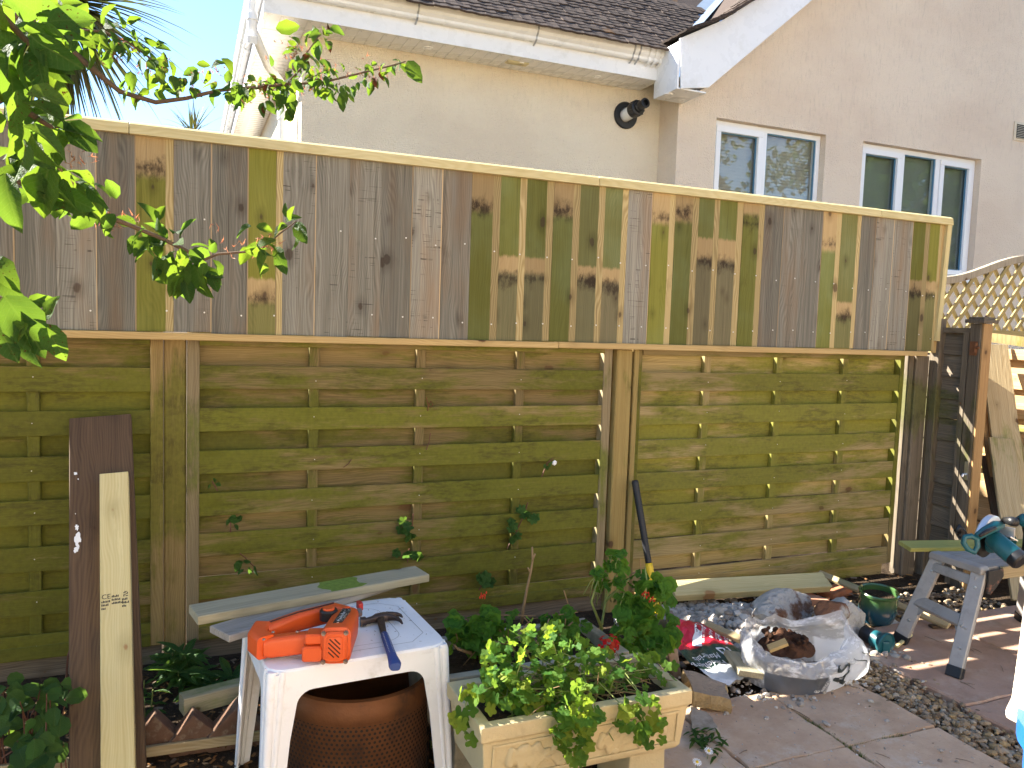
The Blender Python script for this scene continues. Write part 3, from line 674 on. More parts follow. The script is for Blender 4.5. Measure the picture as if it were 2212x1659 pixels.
window(*W[0], (.475,), m_blind); window(*W[1], (.37, .67), plain('grey_green_fill', (.3,.32,.27), .9, .1, 0, .05))  # right window's blind is added to lift the dark panes to grey green
# roof of the wing: courses of tiles
roof = MB(); Z0 = 3.84; RS = .8
roof.add([(.47,6.33,Z0-.03),(4.0,6.33,Z0-.03),(7.6,6.3+3.6,Z0-.03+3.6*RS),(3.9,6.3+3.6,Z0-.03+3.6*RS)], [(0,1,2,3)])
roof.add([(.47,6.33,Z0-.03),(3.9,9.9,Z0-.03+3.6*RS),(3.9,12.9,Z0-.03+3.6*RS),(.47,13.4,Z0-.03)], [(0,1,2,3)])
ro = roof.build('roof', m_tile, H)
sl = V((0, 1, RS)).normalized(); nn = V((0, -RS, 1)).normalized(); pm = None; cnt = 0
rr = random.Random(21)
for row in range(20):
    s = row*.08; off = (row % 2)*.11
    for k in range(60):
        x = .36+.222*k+off; y = 6.235+s*sl.y; z = Z0-.012+s*sl.z
        if x < .42+(y-6.2) or x > 4.14+(y-6.3)*1.0 - .06: continue
        if cnt >= 330: break
        m3 = Matrix((V((1,0,0)), sl, nn)).transposed() @ Matrix.Rotation(rr.uniform(-.012,.012), 3, 'X') @ Matrix.Rotation(rr.uniform(-.02,.02), 3, 'Y')
        mw = m3.to_4x4(); mw.translation = V((x, y, z))+nn*(.014+rr.uniform(-.003,.004))+sl*rr.uniform(.0,.006)+sl*.09
        if pm is None:
            mb = MB(); N = 4; t = .016; L = .18
            top = lambda u: .002*math.cos(u*4*pi)-.002
            for i in range(N+1):
                u = i/N; xx = -.1105+.221*u; h = top(u)
                mb.v += [mw @ V((xx,-L/2,h-t)), mw @ V((xx,-L/2,h)), mw @ V((xx,L/2,h-.012)), mw @ V((xx,L/2,h-t-.012))]
            mb.f += [tuple(4*i+j for j in q) for i in range(N) for q in ((0,4,5,1),(1,5,6,2),(2,6,7,3),(3,7,4,0))]+[(0,1,2,3),(4*N+3,4*N+2,4*N+1,4*N)]
            pm = mb.build('tile', m_tile, ro, mat_world=mw)
        else: copyobj(pm, mw, ro)
        cnt += 1
# gable roof: left slope with its sprocketed foot, verge tiles, valley
VZ = [(4.0,3.915),(4.459,4.145),(4.815,4.392)]; VZ.append((XR, 4.392+SL*(XR-4.815)))
def vz(x):
    for (a, b), (c, d) in zip(VZ[:-1], VZ[1:]):
        if x <= c: return b+(d-b)*(x-a)/(c-a), (d-b)/(c-a)
    return VZ[-1][1], SL
mb = MB()
for (a, b), (c, d) in zip(VZ[:-1], VZ[1:]): mb.add([(a,6.03,b),(c,6.03,d),(c,13,d),(a,13,b)], [(3,2,1,0)])
mb.add([(2*XR-4.0, 6.03, 3.915), (XR, 6.03, VZ[-1][1]), (XR, 13, VZ[-1][1]), (2*XR-4.0, 13, 3.915)], [(0,1,2,3)])
gr = mb.build('roof', m_tile, H)
for i in range(30):
    x = 4.06+i*.085; z, k_ = vz(x)
    for j in range(3):
        y = 6.06+j*.225; d = V((1,0,k_)).normalized(); nn_ = V((-k_,0,1)).normalized(); m3 = Matrix((d.cross(nn_), d, nn_)).transposed()
        mw = m3.to_4x4(); mw.translation = V((x, y+rr.uniform(-.012,.012), z+.02+rr.uniform(0,.01))); copyobj(pm, mw, gr)
mb = MB(); 
for i in range(12):
    s0, s1 = i*.25, i*.25+.25
    def vp_(s, o): return V((4.09+s+o, 6.33+s-o, 3.905+s*.8+abs(o)*.35))
    mb.add([vp_(s0,-.09), vp_(s0,0), vp_(s0,.09), vp_(s1,-.09), vp_(s1,0), vp_(s1,.09)], [(0,1,4,3),(1,2,5,4)])
mb.build('valley_flashing', m_lead, H)
# fascia, soffit, box end, bargeboard
XB = 4.04
MB().bb((.53, YF, ZS+.0), (XB-.002, YF+.02, 3.83)).build('fascia', m_pvc, H)
MB().bb((.53, YF+.021, ZS), (.55, 13.4, 3.83)).build('fascia', m_pvc, H)
mb = MB(); k = 0; x = .55
mb.bb((.551, YF+.0205, ZS+.006), (XB, YL-.001, ZS+.016)); mb.bb((.551, YL, ZS+.006), (XL-.001, 13.4, ZS+.016))
sf = mb.build('soffit', m_pvc, H)
x = .56
while x < XB-.1:
    MB().bb((x, YF+.021, ZS+.001), (x+.096, YL-.002, ZS+.0055)).build('soffit_plank', m_pvc, sf); x += .1
y = YL+.01
while y < 11.5:
    MB().bb((.552, y, ZS+.001), (XL-.002, y+.096, ZS+.0055)).build('soffit_plank', m_pvc, sf); y += .1
for x in (1.0, 1.86, 2.7, 3.46):
    mb = MB(); mb.lathe([(0,.0),(.03,-.004),(.036,-.009),(.043,-.009),(.046,0)], (x, YF+.16, ZS), 20)
    for i in (-1,0,1): mb.bb((x-.022, YF+.16+i*.014-.003, ZS-.012), (x+.022, YF+.16+i*.014+.003, ZS-.008))
    mb.build('soffit_vent', m_pvcf, sf, smooth=False)
mb = MB(); c = at(1120,133,z=ZS)
mb.bb((c.x-.1, YF+.12, ZS-.008), (c.x+.1, YF+.2, ZS))
for i in range(5): mb.bb((c.x-.09, YF+.128+i*.014, ZS-.012), (c.x+.09, YF+.134+i*.014, ZS-.008))
mb.build('soffit_vent', plain('yellowed_vent', (.62,.56,.36), .5), sf)
YB = 6.06
P = [at(px, py, y=YB) for px, py in ((1470,82),(1472,191),(1531,189),(1757,-2),(2000,-207),(1905,-215),(1634,-2),(1560,44))]
pts = [(p.x, p.z) for p in P]
xa, za = pts[3]; 
def rise(p, x): return (x, p[1]+SL*(x-p[0]))
pts[4] = rise(pts[3], XR); pts[5] = (XR, rise(pts[6], XR)[1])
mb = MB(); mb.prism(pts, (0, YB, 0), (1,0,0), (0,0,1), (0,.022,0)); mb.build('bargeboard', m_pvc, H, bevel=.004)
mb = MB(); q = [(XR+(XR-a), b) for a, b in pts[3:7]]; mb.prism([(XR+(XR-pts[2][0]), pts[2][1])]+q+[(XR+(XR-pts[7][0]), pts[7][1])], (0, YB, 0), (1,0,0), (0,0,1), (0,.022,0)); mb.build('bargeboard', m_pvc, H)
zb = pts[1][1]
x0 = pts[0][0]+.001
MB().bb((x0, YB+.023, zb+.0), (x0+.02, YG-.001, pts[0][1]-.02)).build('box_end', m_pvc, H)
MB().bb((x0+.021, YB+.023, zb+.001), (pts[2][0]-.01, YG-.002, zb+.014)).build('box_end', m_pvc, H)
mb = MB()   # soffit under the verge
a0, a1 = V((pts[2][0]-.008, 0, pts[2][1]+.006)), V((XR, 0, pts[4][1]+.006))
mb.add([a0+V((0,YB+.023,0)), a0+V((0,YG+.01,0)), a1+V((0,YG+.01,0)), a1+V((0,YB+.023,0))], [(0,1,2,3)]); mb.build('verge_soffit', m_pvc, H)
mb = MB(); c = at(1494,160+20,z=zb); mb.lathe([(0,0),(.03,-.004),(.036,-.009),(.043,-.009),(.046,.002)], (c.x, (YB+YG)/2, zb), 20); mb.build('soffit_vent', m_pvcf, sf)
# gutters: ogee section
og = [(0,.0),(-.05,.0),(-.062,.012),(-.066,.03),(-.088,.05),(-.1,.07),(-.104,.1),(-.11,.104),(-.11,.11),(-.098,.11),(-.096,.075),(-.06,.035),(-.045,.008),(-.006,.008),(-.006,.1),(0,.1)]
def gutter(p, d, L, out, name='gutter'):
    mb = MB(); d = V(d); out = V(out); k = len(og)
    vs = [V(p)+d*t-out*a+V((0,0,b)) for t in (0, L) for a, b in og]
    mb.add(vs, [(i,(i+1)%k,k+(i+1)%k,k+i) for i in range(k)]); return mb.build(name, m_pvc, H)
ZG = 3.755
g1 = gutter((.40, YF-.002, ZG), (1,0,0), 3.66, (0,-1,0)); g2 = gutter((.528, YF-.1, ZG), (0,1,0), 7.0, (-1,0,0))
m_clip = plain('grey_steel_clip', (.4,.42,.45), .35, .5, .6)
def bracket(p, d, out, mat, wdt=.014, name='gutter_bracket', ex=.004):
    d = V(d); out = V(out); mb = MB(); o2 = [(0,-.03)]+[(a-ex*(1 if a < -.001 else 0), b-(ex if b < .02 else -ex if b > .1 else 0)) for a, b in og[1:9]]
    k = len(o2); i2 = [(a+.003, b+.003) for a, b in o2]
    vs = [V(p)+d*t-out*a+V((0,0,b)) for t in (-wdt/2, wdt/2) for a, b in o2+i2[::-1]]
    kk = 2*k; mb.add(vs, [(i,(i+1)%kk,kk+(i+1)%kk,kk+i) for i in range(kk)]+[tuple(range(kk))[::-1], tuple(range(kk,2*kk))]); return mb.build(name, mat, g1)
for px, py in ((905,15),(1163,70),(1372,112),(1384,114)):
    q = at(px, py, y=YF-.1); bracket((q.x, YF-.003, ZG), (1,0,0), (0,-1,0), m_clip)
for y in (6.9, 7.8, 8.9, 10.0, 11.2): bracket((.527, y, ZG), (0,1,0), (-1,0,0), m_pvc, .03)
for x in (3.87, 3.93, 3.99, 4.045): bracket((x, YF-.003, ZG), (1,0,0), (0,-1,0), m_pvc, .028, 'gutter_joint', .009)
# downpipe with swan neck
mb = MB(); x0 = .45; R = .036
dpp = [(x0, 6.5, 3.75), (x0, 6.5, 3.55), (x0+.01, 6.52, 3.5), (.6, 6.86, 3.36), (.72, 7.06, 3.3), (.745, 7.1, 3.24), (.745, 7.1, -.03)]
mb.tube(dpp, R, 14); 
for z in (3.62, 3.46): mb.tube([(x0, 6.5+(.02 if z < 3.5 else 0), z-.05), (x0, 6.5, z)], R+.008, 14)
mb.tube([(.745,7.1,3.0),(.745,7.1,3.07)], R+.008, 14); mb.build('downpipe', m_pvc, H, smooth=True, auto=.7)
# flue
c = at(1350,262,y=YL); c.z = at(1352,250,y=YL).z
fl = MB().lathe([(.06,0),(.125,0),(.128,-.012),(.12,-.022),(.07,-.025)], (c.x, YL, c.z), 32, (0,1,0)).build('flue', m_blk, H, smooth=True, auto=.6)
dv = V((.05,-1,.13)).normalized()
pb = V((c.x, YL-.005, c.z))
MB().lathe([(.0,0),(.06,0),(.06,.13),(.0,.13)], pb, 28, dv).build('flue_pipe', m_pvcf, fl, smooth=True, auto=.6)
mb = MB(); mb.lathe([(.0,.131),(.071,.131),(.073,.15),(.071,.215),(.056,.22),(.052,.222),(.052,.25),(.045,.255),(.042,.27),(.042,.32),(.046,.32),(.046,.335),(.03,.338),(.028,.3),(0,.3)], pb, 28, dv)
for i in range(12):
    a = 2*pi*i/12; e1 = dv.orthogonal().normalized(); e2 = dv.cross(e1); mb.box(pb+dv*.19+(e1*math.cos(a)+e2*math.sin(a))*.073, (.008,.05,.008))
mb.build('flue_terminal', m_blk, fl, smooth=True, auto=.6)
# wall vent
c = at(2204,285,y=YG); mb = MB(); W2, H2 = .12, .15
mb.bb((c.x-W2/1, YG-.015, c.z-H2/1.4), (c.x+W2, YG-.001, c.z+H2/1.4)); v = mb.build('air_vent', plain('cream_plastic', (.7,.6,.45), .5), H, bevel=.004)
mb = MB(); mb.bb((c.x-.085, YG-.018, c.z-.08), (c.x+.085, YG-.0155, c.z+.08)); mb.build('louvre_back', m_blk, v)
mb = MB()
for i in range(9): mb.box((c.x, YG-.026, c.z-.076+i*.019), (.17,.014,.004), Matrix.Rotation(.6,3,'X'))
mb.build('louvre', plain('pale_louvre', (.6,.55,.45), .5), v)

# ------------------------------------------------------------------ houses and trees behind the viewer (neighbour's house and trees show in the window glass)
B = thing('unseen_house', (1, -7, 0), 'cream gabled house behind the viewer, out of view, added for warm bounce light', 'house')  # unseen house, added to bounce warm sunlight towards the fence
mb = MB(); mb.prism([(-4.5,0),(5,0),(5,3.2),(.25,6.6),(-4.5,3.2)], (0,-5.5,0), (1,0,0), (0,0,1), (0,-.3,0)); mb.build('wall', m_wall, B)
mb = MB(); mb.add([(-5,-5.2,2.9),(.25,-5.2,6.75),(.25,-11,6.75),(-5,-11,2.9)], [(0,1,2,3)]); mb.add([(5.5,-5.2,2.9),(.25,-5.2,6.75),(.25,-11,6.75),(5.5,-11,2.9)], [(3,2,1,0)]); mb.build('roof', m_tile, B)
for x in (-2.6, 1.4): 
    o = MB().bb((x, -5.49, 1), (x+1.3, -5.44, 2.2)).build('window', m_pvcf, B); MB().bb((x+.08,-5.435,1.08),(x+1.22,-5.43,2.12)).build('pane', m_dark, o)
m_fol = leafmat('hedge_leaf', [(.035,.07,.015), (.06,.11,.02), (.09,.15,.03)], (.15,.28,.04))
m_bark = wood('bark', (.16,.12,.085), (.07,.05,.035), rough=.9, bump=.7)
def leafy_tree(name, x, y, h, rad, nl, label, seed, size=.26):
    r = random.Random(seed); t = thing(name, (x, y, 0), label, 'tree', 'trees behind the viewer')
    mb = MB(); mb.tube([(x,y,-.1),(x+.05,y,h*.3),(x,y+.05,h*.6),(x+.05,y,h*.85)], [.16,.12,.08,.03], 8)
    for i in range(7):
        a = r.uniform(0,6.3); z = h*r.uniform(.3,.7); mb.tube([(x,y,z),(x+math.cos(a)*rad*.7,y+math.sin(a)*rad*.7,z+h*.2)], [.05,.015], 6)
    mb.build('trunk', m_bark, t)
    mb = MB(); cl = [(r.gauss(0,.5), r.gauss(0,.5), r.uniform(-.6,.9)) for _ in range(26)]
    for i in range(nl):
        c = r.choice(cl); p = V((x+rad*(c[0]+r.gauss(0,.2)), y+rad*(c[1]+r.gauss(0,.2)), h*.62+h*.4*(c[2]*.8+r.gauss(0,.13)))); s = size*r.uniform(.6,1.3)
        m = Matrix.Rotation(r.uniform(0,6.3),3,'Z') @ Matrix.Rotation(r.uniform(-1.2,1.2),3,'X')
        mb.add([p+m@V((0,-s*.5,0)), p+m@V((s*.35,0,.01)), p+m@V((0,s*.6,0)), p+m@V((-s*.35,0,.01))], [(0,1,2,3)])
    mb.build('crown', m_fol, t)
B2 = thing('neighbour_house', (14, -8, 0), 'pale gabled house further right behind the viewer, mirrored in the left window', 'house')
mb = MB(); mb.prism([(9.5,0),(17,0),(17,2.7),(13.2,6.4),(9.5,2.7)], (0,-6,0), (1,0,0), (0,0,1), (0,-.3,0)); mb.build('wall', m_wall, B2)
mb = MB(); mb.add([(9,-5.7,2.3),(13.2,-5.7,6.5),(13.2,-12,6.5),(9,-12,2.3)], [(0,1,2,3)]); mb.add([(17.5,-5.7,2.3),(13.2,-5.7,6.5),(13.2,-12,6.5),(17.5,-12,2.3)], [(3,2,1,0)]); mb.build('roof', m_tile, B2)
leafy_tree('garden_tree', 19.5, -5, 8, 2.6, 9000, 'leafy tree behind the viewer nearest the mirrored house', 3)
leafy_tree('garden_tree', 24, -6, 9, 3.0, 9000, 'tallest leafy tree furthest right behind the viewer', 4)
leafy_tree('garden_tree', 15.5, -13, 10, 3.2, 7000, 'big leafy tree beyond the mirrored house', 5)
# ================================================================== OBJECTS LEFT TO RIGHT
TZ = .44                                   # table top height
m_white = plain('white_plastic', (.78,.79,.8), .38, .45, 0, .04, 9, dirt=(.42,.4,.33), dirtamt=.45)
# ---- dark plank and pale timber leaning on the left panel
o = board('leaning_plank', at(252,1700,z=-.03)+V((-.02,0,0)), (-.29, 3.2, .945), .2, .032, (0,-1,.3), m_plank, None, .003)
tag(o, 'wide dark brown stained plank leaning on the left slat panel, white paint splashes', 'plank')
nrmp = (o.matrix_world.to_3x3() @ V((0,1,0))) if False else None
m_paint = plain('white_paint_splash', (.8,.8,.8), .6)
def on_plank(px, py):
    m = WM[o.name]; r = RT*(px-1106)/FPX+UP*(829.5-py)/FPX+FW; nz = m.to_3x3() @ V((0,1,0)); p0 = m.translation + nz*.0165
    t = (p0-CAM).dot(nz)/r.dot(nz); return CAM+r*t, nz
rr = random.Random(2); mb = MB()
def blob(px, py, sx, sy, seed):
    r = random.Random(seed); c, nz = on_plank(px, py); a = on_plank(px+10, py)[0]-c; b = on_plank(px, py+10)[0]-c; k = 18
    ph = [r.uniform(.6,1.25) for _ in range(k)]
    mb.add([c+nz*.001+a*(sx/10*math.cos(2*pi*i/k)*ph[i])+b*(sy/10*math.sin(2*pi*i/k)*ph[i]) for i in range(k)], [tuple(range(k))])
for q in ((163,1023,4,3.5,1),(167,1165,7,15,2),(166,1140,4,7,3),(165,1187,6,8,4),(169,1035,1.5,1.5,5),(162,1500,1.5,9,6),(163,1110,1,1.5,7),(170,1180,2,4,9)): blob(*q)
mb.build('paint_splash', m_paint, o)
a, nz = on_plank(258,1640); b, nz = on_plank(249,1035); k_ = (a-b).normalized(); a = a+k_*.33
pt = board('leaning_timber', a+nz*.0255, b+nz*.0255, .088, .047, nz, m_fresh, None, .002)
tag(pt, 'pale new sawn timber leaning against the dark plank, with a black grade stamp', 'timber')
m_ink = plain('stamp_ink', (.03,.03,.035), .8)
mb = MB(); mw = WM[pt.name]
def stamp(x0, z0, s, size): text_on(mb, s, size, lambda x, y: mw @ V((-(x0+x) if False else (x0+x), .0242, z0+y)))
# the face that looks out is local +y; local x must run to the viewer's right
sx = 1 if (mw.to_3x3() @ V((1,0,0))).dot(RT) > 0 else -1
zc = (mw.inverted() @ on_plank(250,1308)[0]).z
def stamp(x0, z0, s, size): text_on(mb, s, size, lambda x, y: mw @ V((sx*(x0+x), .0242, zc+z0+y)))
stamp(-.04, .008, 'CE', .022)
for i, row in enumerate(((6,5,4),(5,6,5),(3,8,3))):
    xx = -.04
    for j, k in enumerate(row):
        for q in range(k):
            xx2 = xx+q*.0042; zz = -.004-.011*i
            if j == 1: zz += .014
            mb.add([mw @ V((sx*(xx2+u), .0242, zc+zz+v_)) for u, v_ in ((0,0),(.003,0),(.003,.007 if (q*7+i+j)%3 else .004),(0,.007 if (q+i)%2 else .005))], [(0,1,2,3)])
        xx += .029
for i in range(5):
    for j in range(4):
        if (i*3+j*5) % 7 < 4: mb.add([mw @ V((sx*(.022+u+j*.0035), .0242, zc+.008+v_+i*.0035)) for u, v_ in ((0,0),(.003,0),(.003,.003),(0,.003))], [(0,1,2,3)])
mb.build('grade_stamp', m_ink, pt)

# ---- bed behind the table: block, edging stones, strip
tag(board('timber_block', at(392,1522,z=.075), at(640,1462,z=.075)+V((.06,.03,0)), .058, .06, (0,-1,0), m_greyb, None, .003), 'short pale square timber lying behind the white table leg', 'timber')
tag(board('ground_strip', at(300,1626,z=-.0), at(600,1582,z=-.0), .03, .022, (0,-1,.2), m_lean, None, .002), 'thin pale wooden strip lying on the bark in front of the edging stones', 'timber strip')
tag(board('ground_strip', at(0,1668,z=-.0), at(150,1652,z=-.0), .04, .025, (0,-1,.2), m_lean, None, .002), 'thin wooden strip half hidden below the round leaves at bottom left', 'timber strip')
m_edge = plain('dark_edging_brick', (.13,.075,.05), .9, .15, 0, .4, 22, .6, 60, dirt=(.28,.25,.18), dirtamt=.5)
for i, (px, py, h, lab) in enumerate(((330,1548,.115,'leftmost dark diamond edging brick beside the leaning planks, pale chipped tip'),(421,1545,.11,'middle dark diamond edging brick behind the thin wooden strip'),(513,1522,.13,'right dark diamond edging brick next to the white table leg'))):
    p = at(px, py, z=h-.02); mb = MB(); s = h*.78
    k = random.Random(i); j = lambda: k.uniform(-.008,.008)
    mb.prism([(0+j(),h),(s+j(),.01+j()),(0,-h),(-s+j(),.01+j())], (p.x, p.y, -.02), (1,0,0), (0,0,1), (0,.07,0))
    tag(mb.build('edging_brick', m_edge, None, bevel=.006), lab, 'edging brick', 'diamond edging bricks along the bed')

# ---- rusty drum under the table
m_drum = plain('rusty_steel_drum', (.15,.06,.022), .58, .4, .5, .6, 11, .3, 60, dirt=(.05,.028,.018), dirtamt=.85)
dr = thing('washing_drum', (.47, 2.27, -.02), 'rusty perforated steel washing machine drum standing under the white table', 'drum')
DC = V((.47, 2.27, -.03)); DR = .222; DH = .33
mb = MB(); mb.lathe([(0,.005),(DR-.03,.0),(DR-.012,.006),(DR-.004,.02),(DR,.03),(DR,DH-.07),(DR+.004,DH-.06),(DR+.004,DH-.03),(DR,DH-.02),(DR-.002,DH),(DR-.012,DH+.004),(DR-.014,DH),(DR-.006,DH-.02),(DR-.006,.03),(0,.02)], DC, 72)
db = mb.build('drum_wall', m_drum, dr, smooth=True, auto=.6)
m_hole = plain('drum_hole', (.012,.008,.006), .8)
mb = MB(); row = 0; z = .05
while z < DH-.06:
    for k in range(96):
        a = 2*pi*(k+.5*(row % 2))/96
        if math.sin(a) > .35: continue
        e = V((math.cos(a), math.sin(a), 0)); tn = V((-e.y, e.x, 0)); c = DC+e*(DR+.0006)+V((0,0,z)); s = .0043
        mb.add([c+tn*s*math.cos(q*pi/3)+V((0,0,s*math.sin(q*pi/3))) for q in range(6)], [(0,1,2,3,4,5)])
    z += .0125; row += 1
tag(mb.build('perforations', m_hole, db), kind='stuff')
mb = MB()
for i in range(5):
    for a0 in (-.55, -.38):
        a = a0; e = V((math.cos(a), math.sin(a), 0)); tn = V((-e.y, e.x, 0)); c = DC+e*(DR+.001)+V((0,0,.07+i*.045+(.02 if a0 > -.4 else 0)))
        mb.box(c, (.002,.012,.022), Matrix((e, tn, V((0,0,1)))).transposed())
mb.build('slots', m_hole, db)

# ---- white plastic table
FRc = at(968,1388,z=TZ); FLc = at(580,1452,z=TZ); BRc = at(893,1283,z=TZ); BLc = FLc+BRc-FRc
ex = (FRc-FLc).normalized(); ey = V((-ex.y, ex.x, 0)); TW = (FRc-FLc).length; TD = (BRc-FRc).dot(ey); TC = (FLc+FRc)/2+ey*TD/2
tb = thing('plastic_table', (TC.x, TC.y, 0), 'low white plastic garden table holding orange nail gun and hammer', 'table')
T3 = Matrix((ex, ey, V((0,0,1)))).transposed()
def TP(u, v, z): return TC + T3 @ V((u, v, 0)) + V((0,0,z-TC.z))
def rrect(hx, hy, r, n=6):
    P = []
    for cx, cy, a0 in ((hx-r,hy-r,0),(-hx+r,hy-r,90),(-hx+r,-hy+r,180),(hx-r,-hy+r,270)):
        for i in range(n+1): a = math.radians(a0+90*i/n); P.append((cx+r*math.cos(a), cy+r*math.sin(a)))
    return P
hx, hy = TW/2+.004, TD/2+.004
def notched(hx, hy, r, off): # corners with a small step like moulded legs
    P = []
    for sx_, sy_ in ((1,1),(-1,1),(-1,-1),(1,-1)):
        c = [(hx, hy-.06), (hx-.004, hy-.03), (hx-.02, hy-.012), (hx-.04, hy-.002), (hx-.07, hy)]
        c = [(sx_*a, sy_*b) for a, b in c]
        P += c if sx_*sy_ > 0 else c[::-1]
    return [(a*(1-off/hx), b*(1-off/hy)) for a, b in P]
mb = MB(); k = 20
R0 = [notched(hx, hy, 0, o_) for o_ in (.0, .0, .004, .014)]; Zs = (TZ-.02, TZ-.008, TZ-.002, TZ)
vs = [TP(a, b, z) for R_, z in zip(R0, Zs) for a, b in R_]
fs = [(i*k+j, i*k+(j+1)%k, (i+1)*k+(j+1)%k, (i+1)*k+j) for i in range(3) for j in range(k)]+[tuple(range(3*k,4*k)), tuple(range(k))[::-1]]
mb.add(vs, fs); top = mb.build('table_top', m_white, tb, smooth=True, auto=.5)
m_groove = plain('grimy_groove', (.3,.3,.28), .7, dirt=(.7,.7,.7), dirtamt=.7)
def groove(P, wd, name='groove'):
    mb = MB(); n_ = len(P); Q = [V((a, b, 0)) for a, b in P]; vs = []
    for i in range(n_):
        d = (Q[(i+1)%n_]-Q[i-1]).normalized(); s = V((-d.y, d.x, 0))*wd; vs += [TP(*(Q[i]-s).xy, TZ+.0012), TP(*(Q[i]+s).xy, TZ+.0012)]
    mb.add(vs, [(2*i, 2*((i+1)%n_), 2*((i+1)%n_)+1, 2*i+1) for i in range(n_)]); return mb.build(name, m_groove, top)
def octa(hx, hy, c): return [(hx-c,hy),(-hx+c,hy),(-hx,hy-c),(-hx,-hy+c),(-hx+c,-hy),(hx-c,-hy),(hx,-hy+c),(hx,hy-c)]
groove(octa(hx-.045, hy-.045, .05), .0009); groove([(a, b) for a, b in rrect(hx-.11, hy-.075, .05)], .0007)
# legs: two tapering flanges with an arched inner edge, ribbed corner; aprons between
AP_ = .062
def flange(mb, along, fixed, su, sf):
    """flat tapered sheet along one side; su/sf = signs of the corner"""
    L_ = hx if along == 'x' else hy; F_ = hy if along == 'x' else hx
    inner = [(TZ-.012,.12),(TZ-AP_,.12)]+[(TZ-AP_-.04*(1-math.cos(t*pi/12)), .12-.042*math.sin(t*pi/12)) for t in range(1,7)]+[(.25,.066),(.1,.056),(-.03,.046)]
    vs = []
    for z, w_ in inner:
        fl = .02*(TZ-z)/TZ                      # legs splay a little
        for q, dd_ in ((.022,0),(w_,0),(w_,.005),(.022,.005)):
            u, f = su*(L_+fl-q), sf*(F_+fl-dd_-.002); vs.append(TP(u, f, z) if along == 'x' else TP(f, u, z))
    k_ = len(inner); mb.add(vs, [(i*4+j, i*4+(j+1)%4, (i+1)*4+(j+1)%4, (i+1)*4+j) for i in range(k_-1) for j in range(4)]+[(0,1,2,3), tuple(range(4*k_-4,4*k_))[::-1]])
for sx_, sy_ in ((1,1),(-1,1),(-1,-1),(1,-1)):
    mb = MB(); flange(mb, 'x', None, sx_, sy_); flange(mb, 'y', None, sy_, sx_)
    lg = mb.build('leg', m_white, tb, smooth=True, auto=.5)
    for q0, q1, r_ in ((.012,.012,.016),(.036,.004,.011),(.004,.036,.011)):
        mb = MB(); pts = []; rs_ = []
        for z in (TZ-.006, TZ-.02, TZ-.1, .2, -.03):
            fl = .02*(TZ-z)/TZ; k_ = .55+.45*max(0,z)/TZ; pts.append(TP(sx_*(hx+fl-q0*k_-.004), sy_*(hy+fl-q1*k_-.004), z)); rs_.append(r_*k_*(.75 if z > TZ-.01 else 1))
        mb.tube(pts, rs_, 12); mb.build('leg_rib', m_white, lg, smooth=True, auto=.9)
for sgn, ax in ((1,'x'),(-1,'x'),(1,'y'),(-1,'y')):
    mb = MB(); half = (hx if ax == 'x' else hy)-.116; vs = []
    for u in (-half, half):
        for z, off in ((TZ-.0125,.0008),(TZ-AP_+.0005,.0036),(TZ-AP_+.0005,-.0012),(TZ-.0125,-.0042)):
            q = (u, sgn*(hy+off-.002)) if ax == 'x' else (sgn*(hx+off-.002), u)
            vs.append(TP(*q, z))
    mb.add(vs, [(j, (j+1)%4, 4+(j+1)%4, 4+j) for j in range(4)]+[(3,2,1,0),(4,5,6,7)]); mb.build('apron', m_white, tb)
# shavings and grit on the table top
mb = MB(); r_ = random.Random(12)
for _ in range(130):
    u, v = r_.uniform(-hx+.03,hx-.03), r_.uniform(-hy+.03,hy-.03); s = r_.uniform(.0008,.004); c = TP(u, v, TZ+.0015); a = r_.uniform(0,6.3); d = V((math.cos(a), math.sin(a), .1))*s; e = V((-d.y, d.x, 0))*.3
    mb.add([c-d-e, c+d-e, c+d+e, c-d+e], [(0,1,2,3)])
tag(mb.build('sawdust_bits', m_chip, tb), kind='stuff')

# ---- two offcuts lying across the back of the table
z1 = TZ+.012
a = (at(474,1370,z=z1)); b = at(850,1252,z=z1); o = board('offcut_board', a, b, .1, .021, (.03,0,1), m_bench, None, .003); tag(o, 'silver grey offcut board with a broken end, lying under the greenish one', 'board', 'offcut boards on the table')
z2 = TZ+.037
a = at(418,1338,z=z2)+V((0,.035,0)); b = at(915,1243,z=z2)+V((0,.02,0)); o = board('offcut_board', a, b, .1, .026, (0,-.03,1), m_greyb, None, .002); tag(o, 'long grey green offcut board with a mossy patch, on top across the table back', 'board', 'offcut boards on the table')
mb = MB(); mw = WM[o.name]; mz = (mw.inverted() @ at(770,1283,z=z2+.013)).z
rr = random.Random(3)
k = 22; P = [((-.046 if math.cos(2*pi*i/k) < 0 else .047)*min(1, abs(math.cos(2*pi*i/k))*1.6), mz+.075*math.sin(2*pi*i/k)*rr.uniform(.7,1.15)) for i in range(k)]
m_moss = plain('bright_moss', (.15,.21,.04), .95, .1, 0, .5, 60, .6, 120)
mb.add([mw @ V((a_, .0135, b_)) for a_, b_ in P], [tuple(range(k))]); mb.build('moss_patch', m_moss, o)

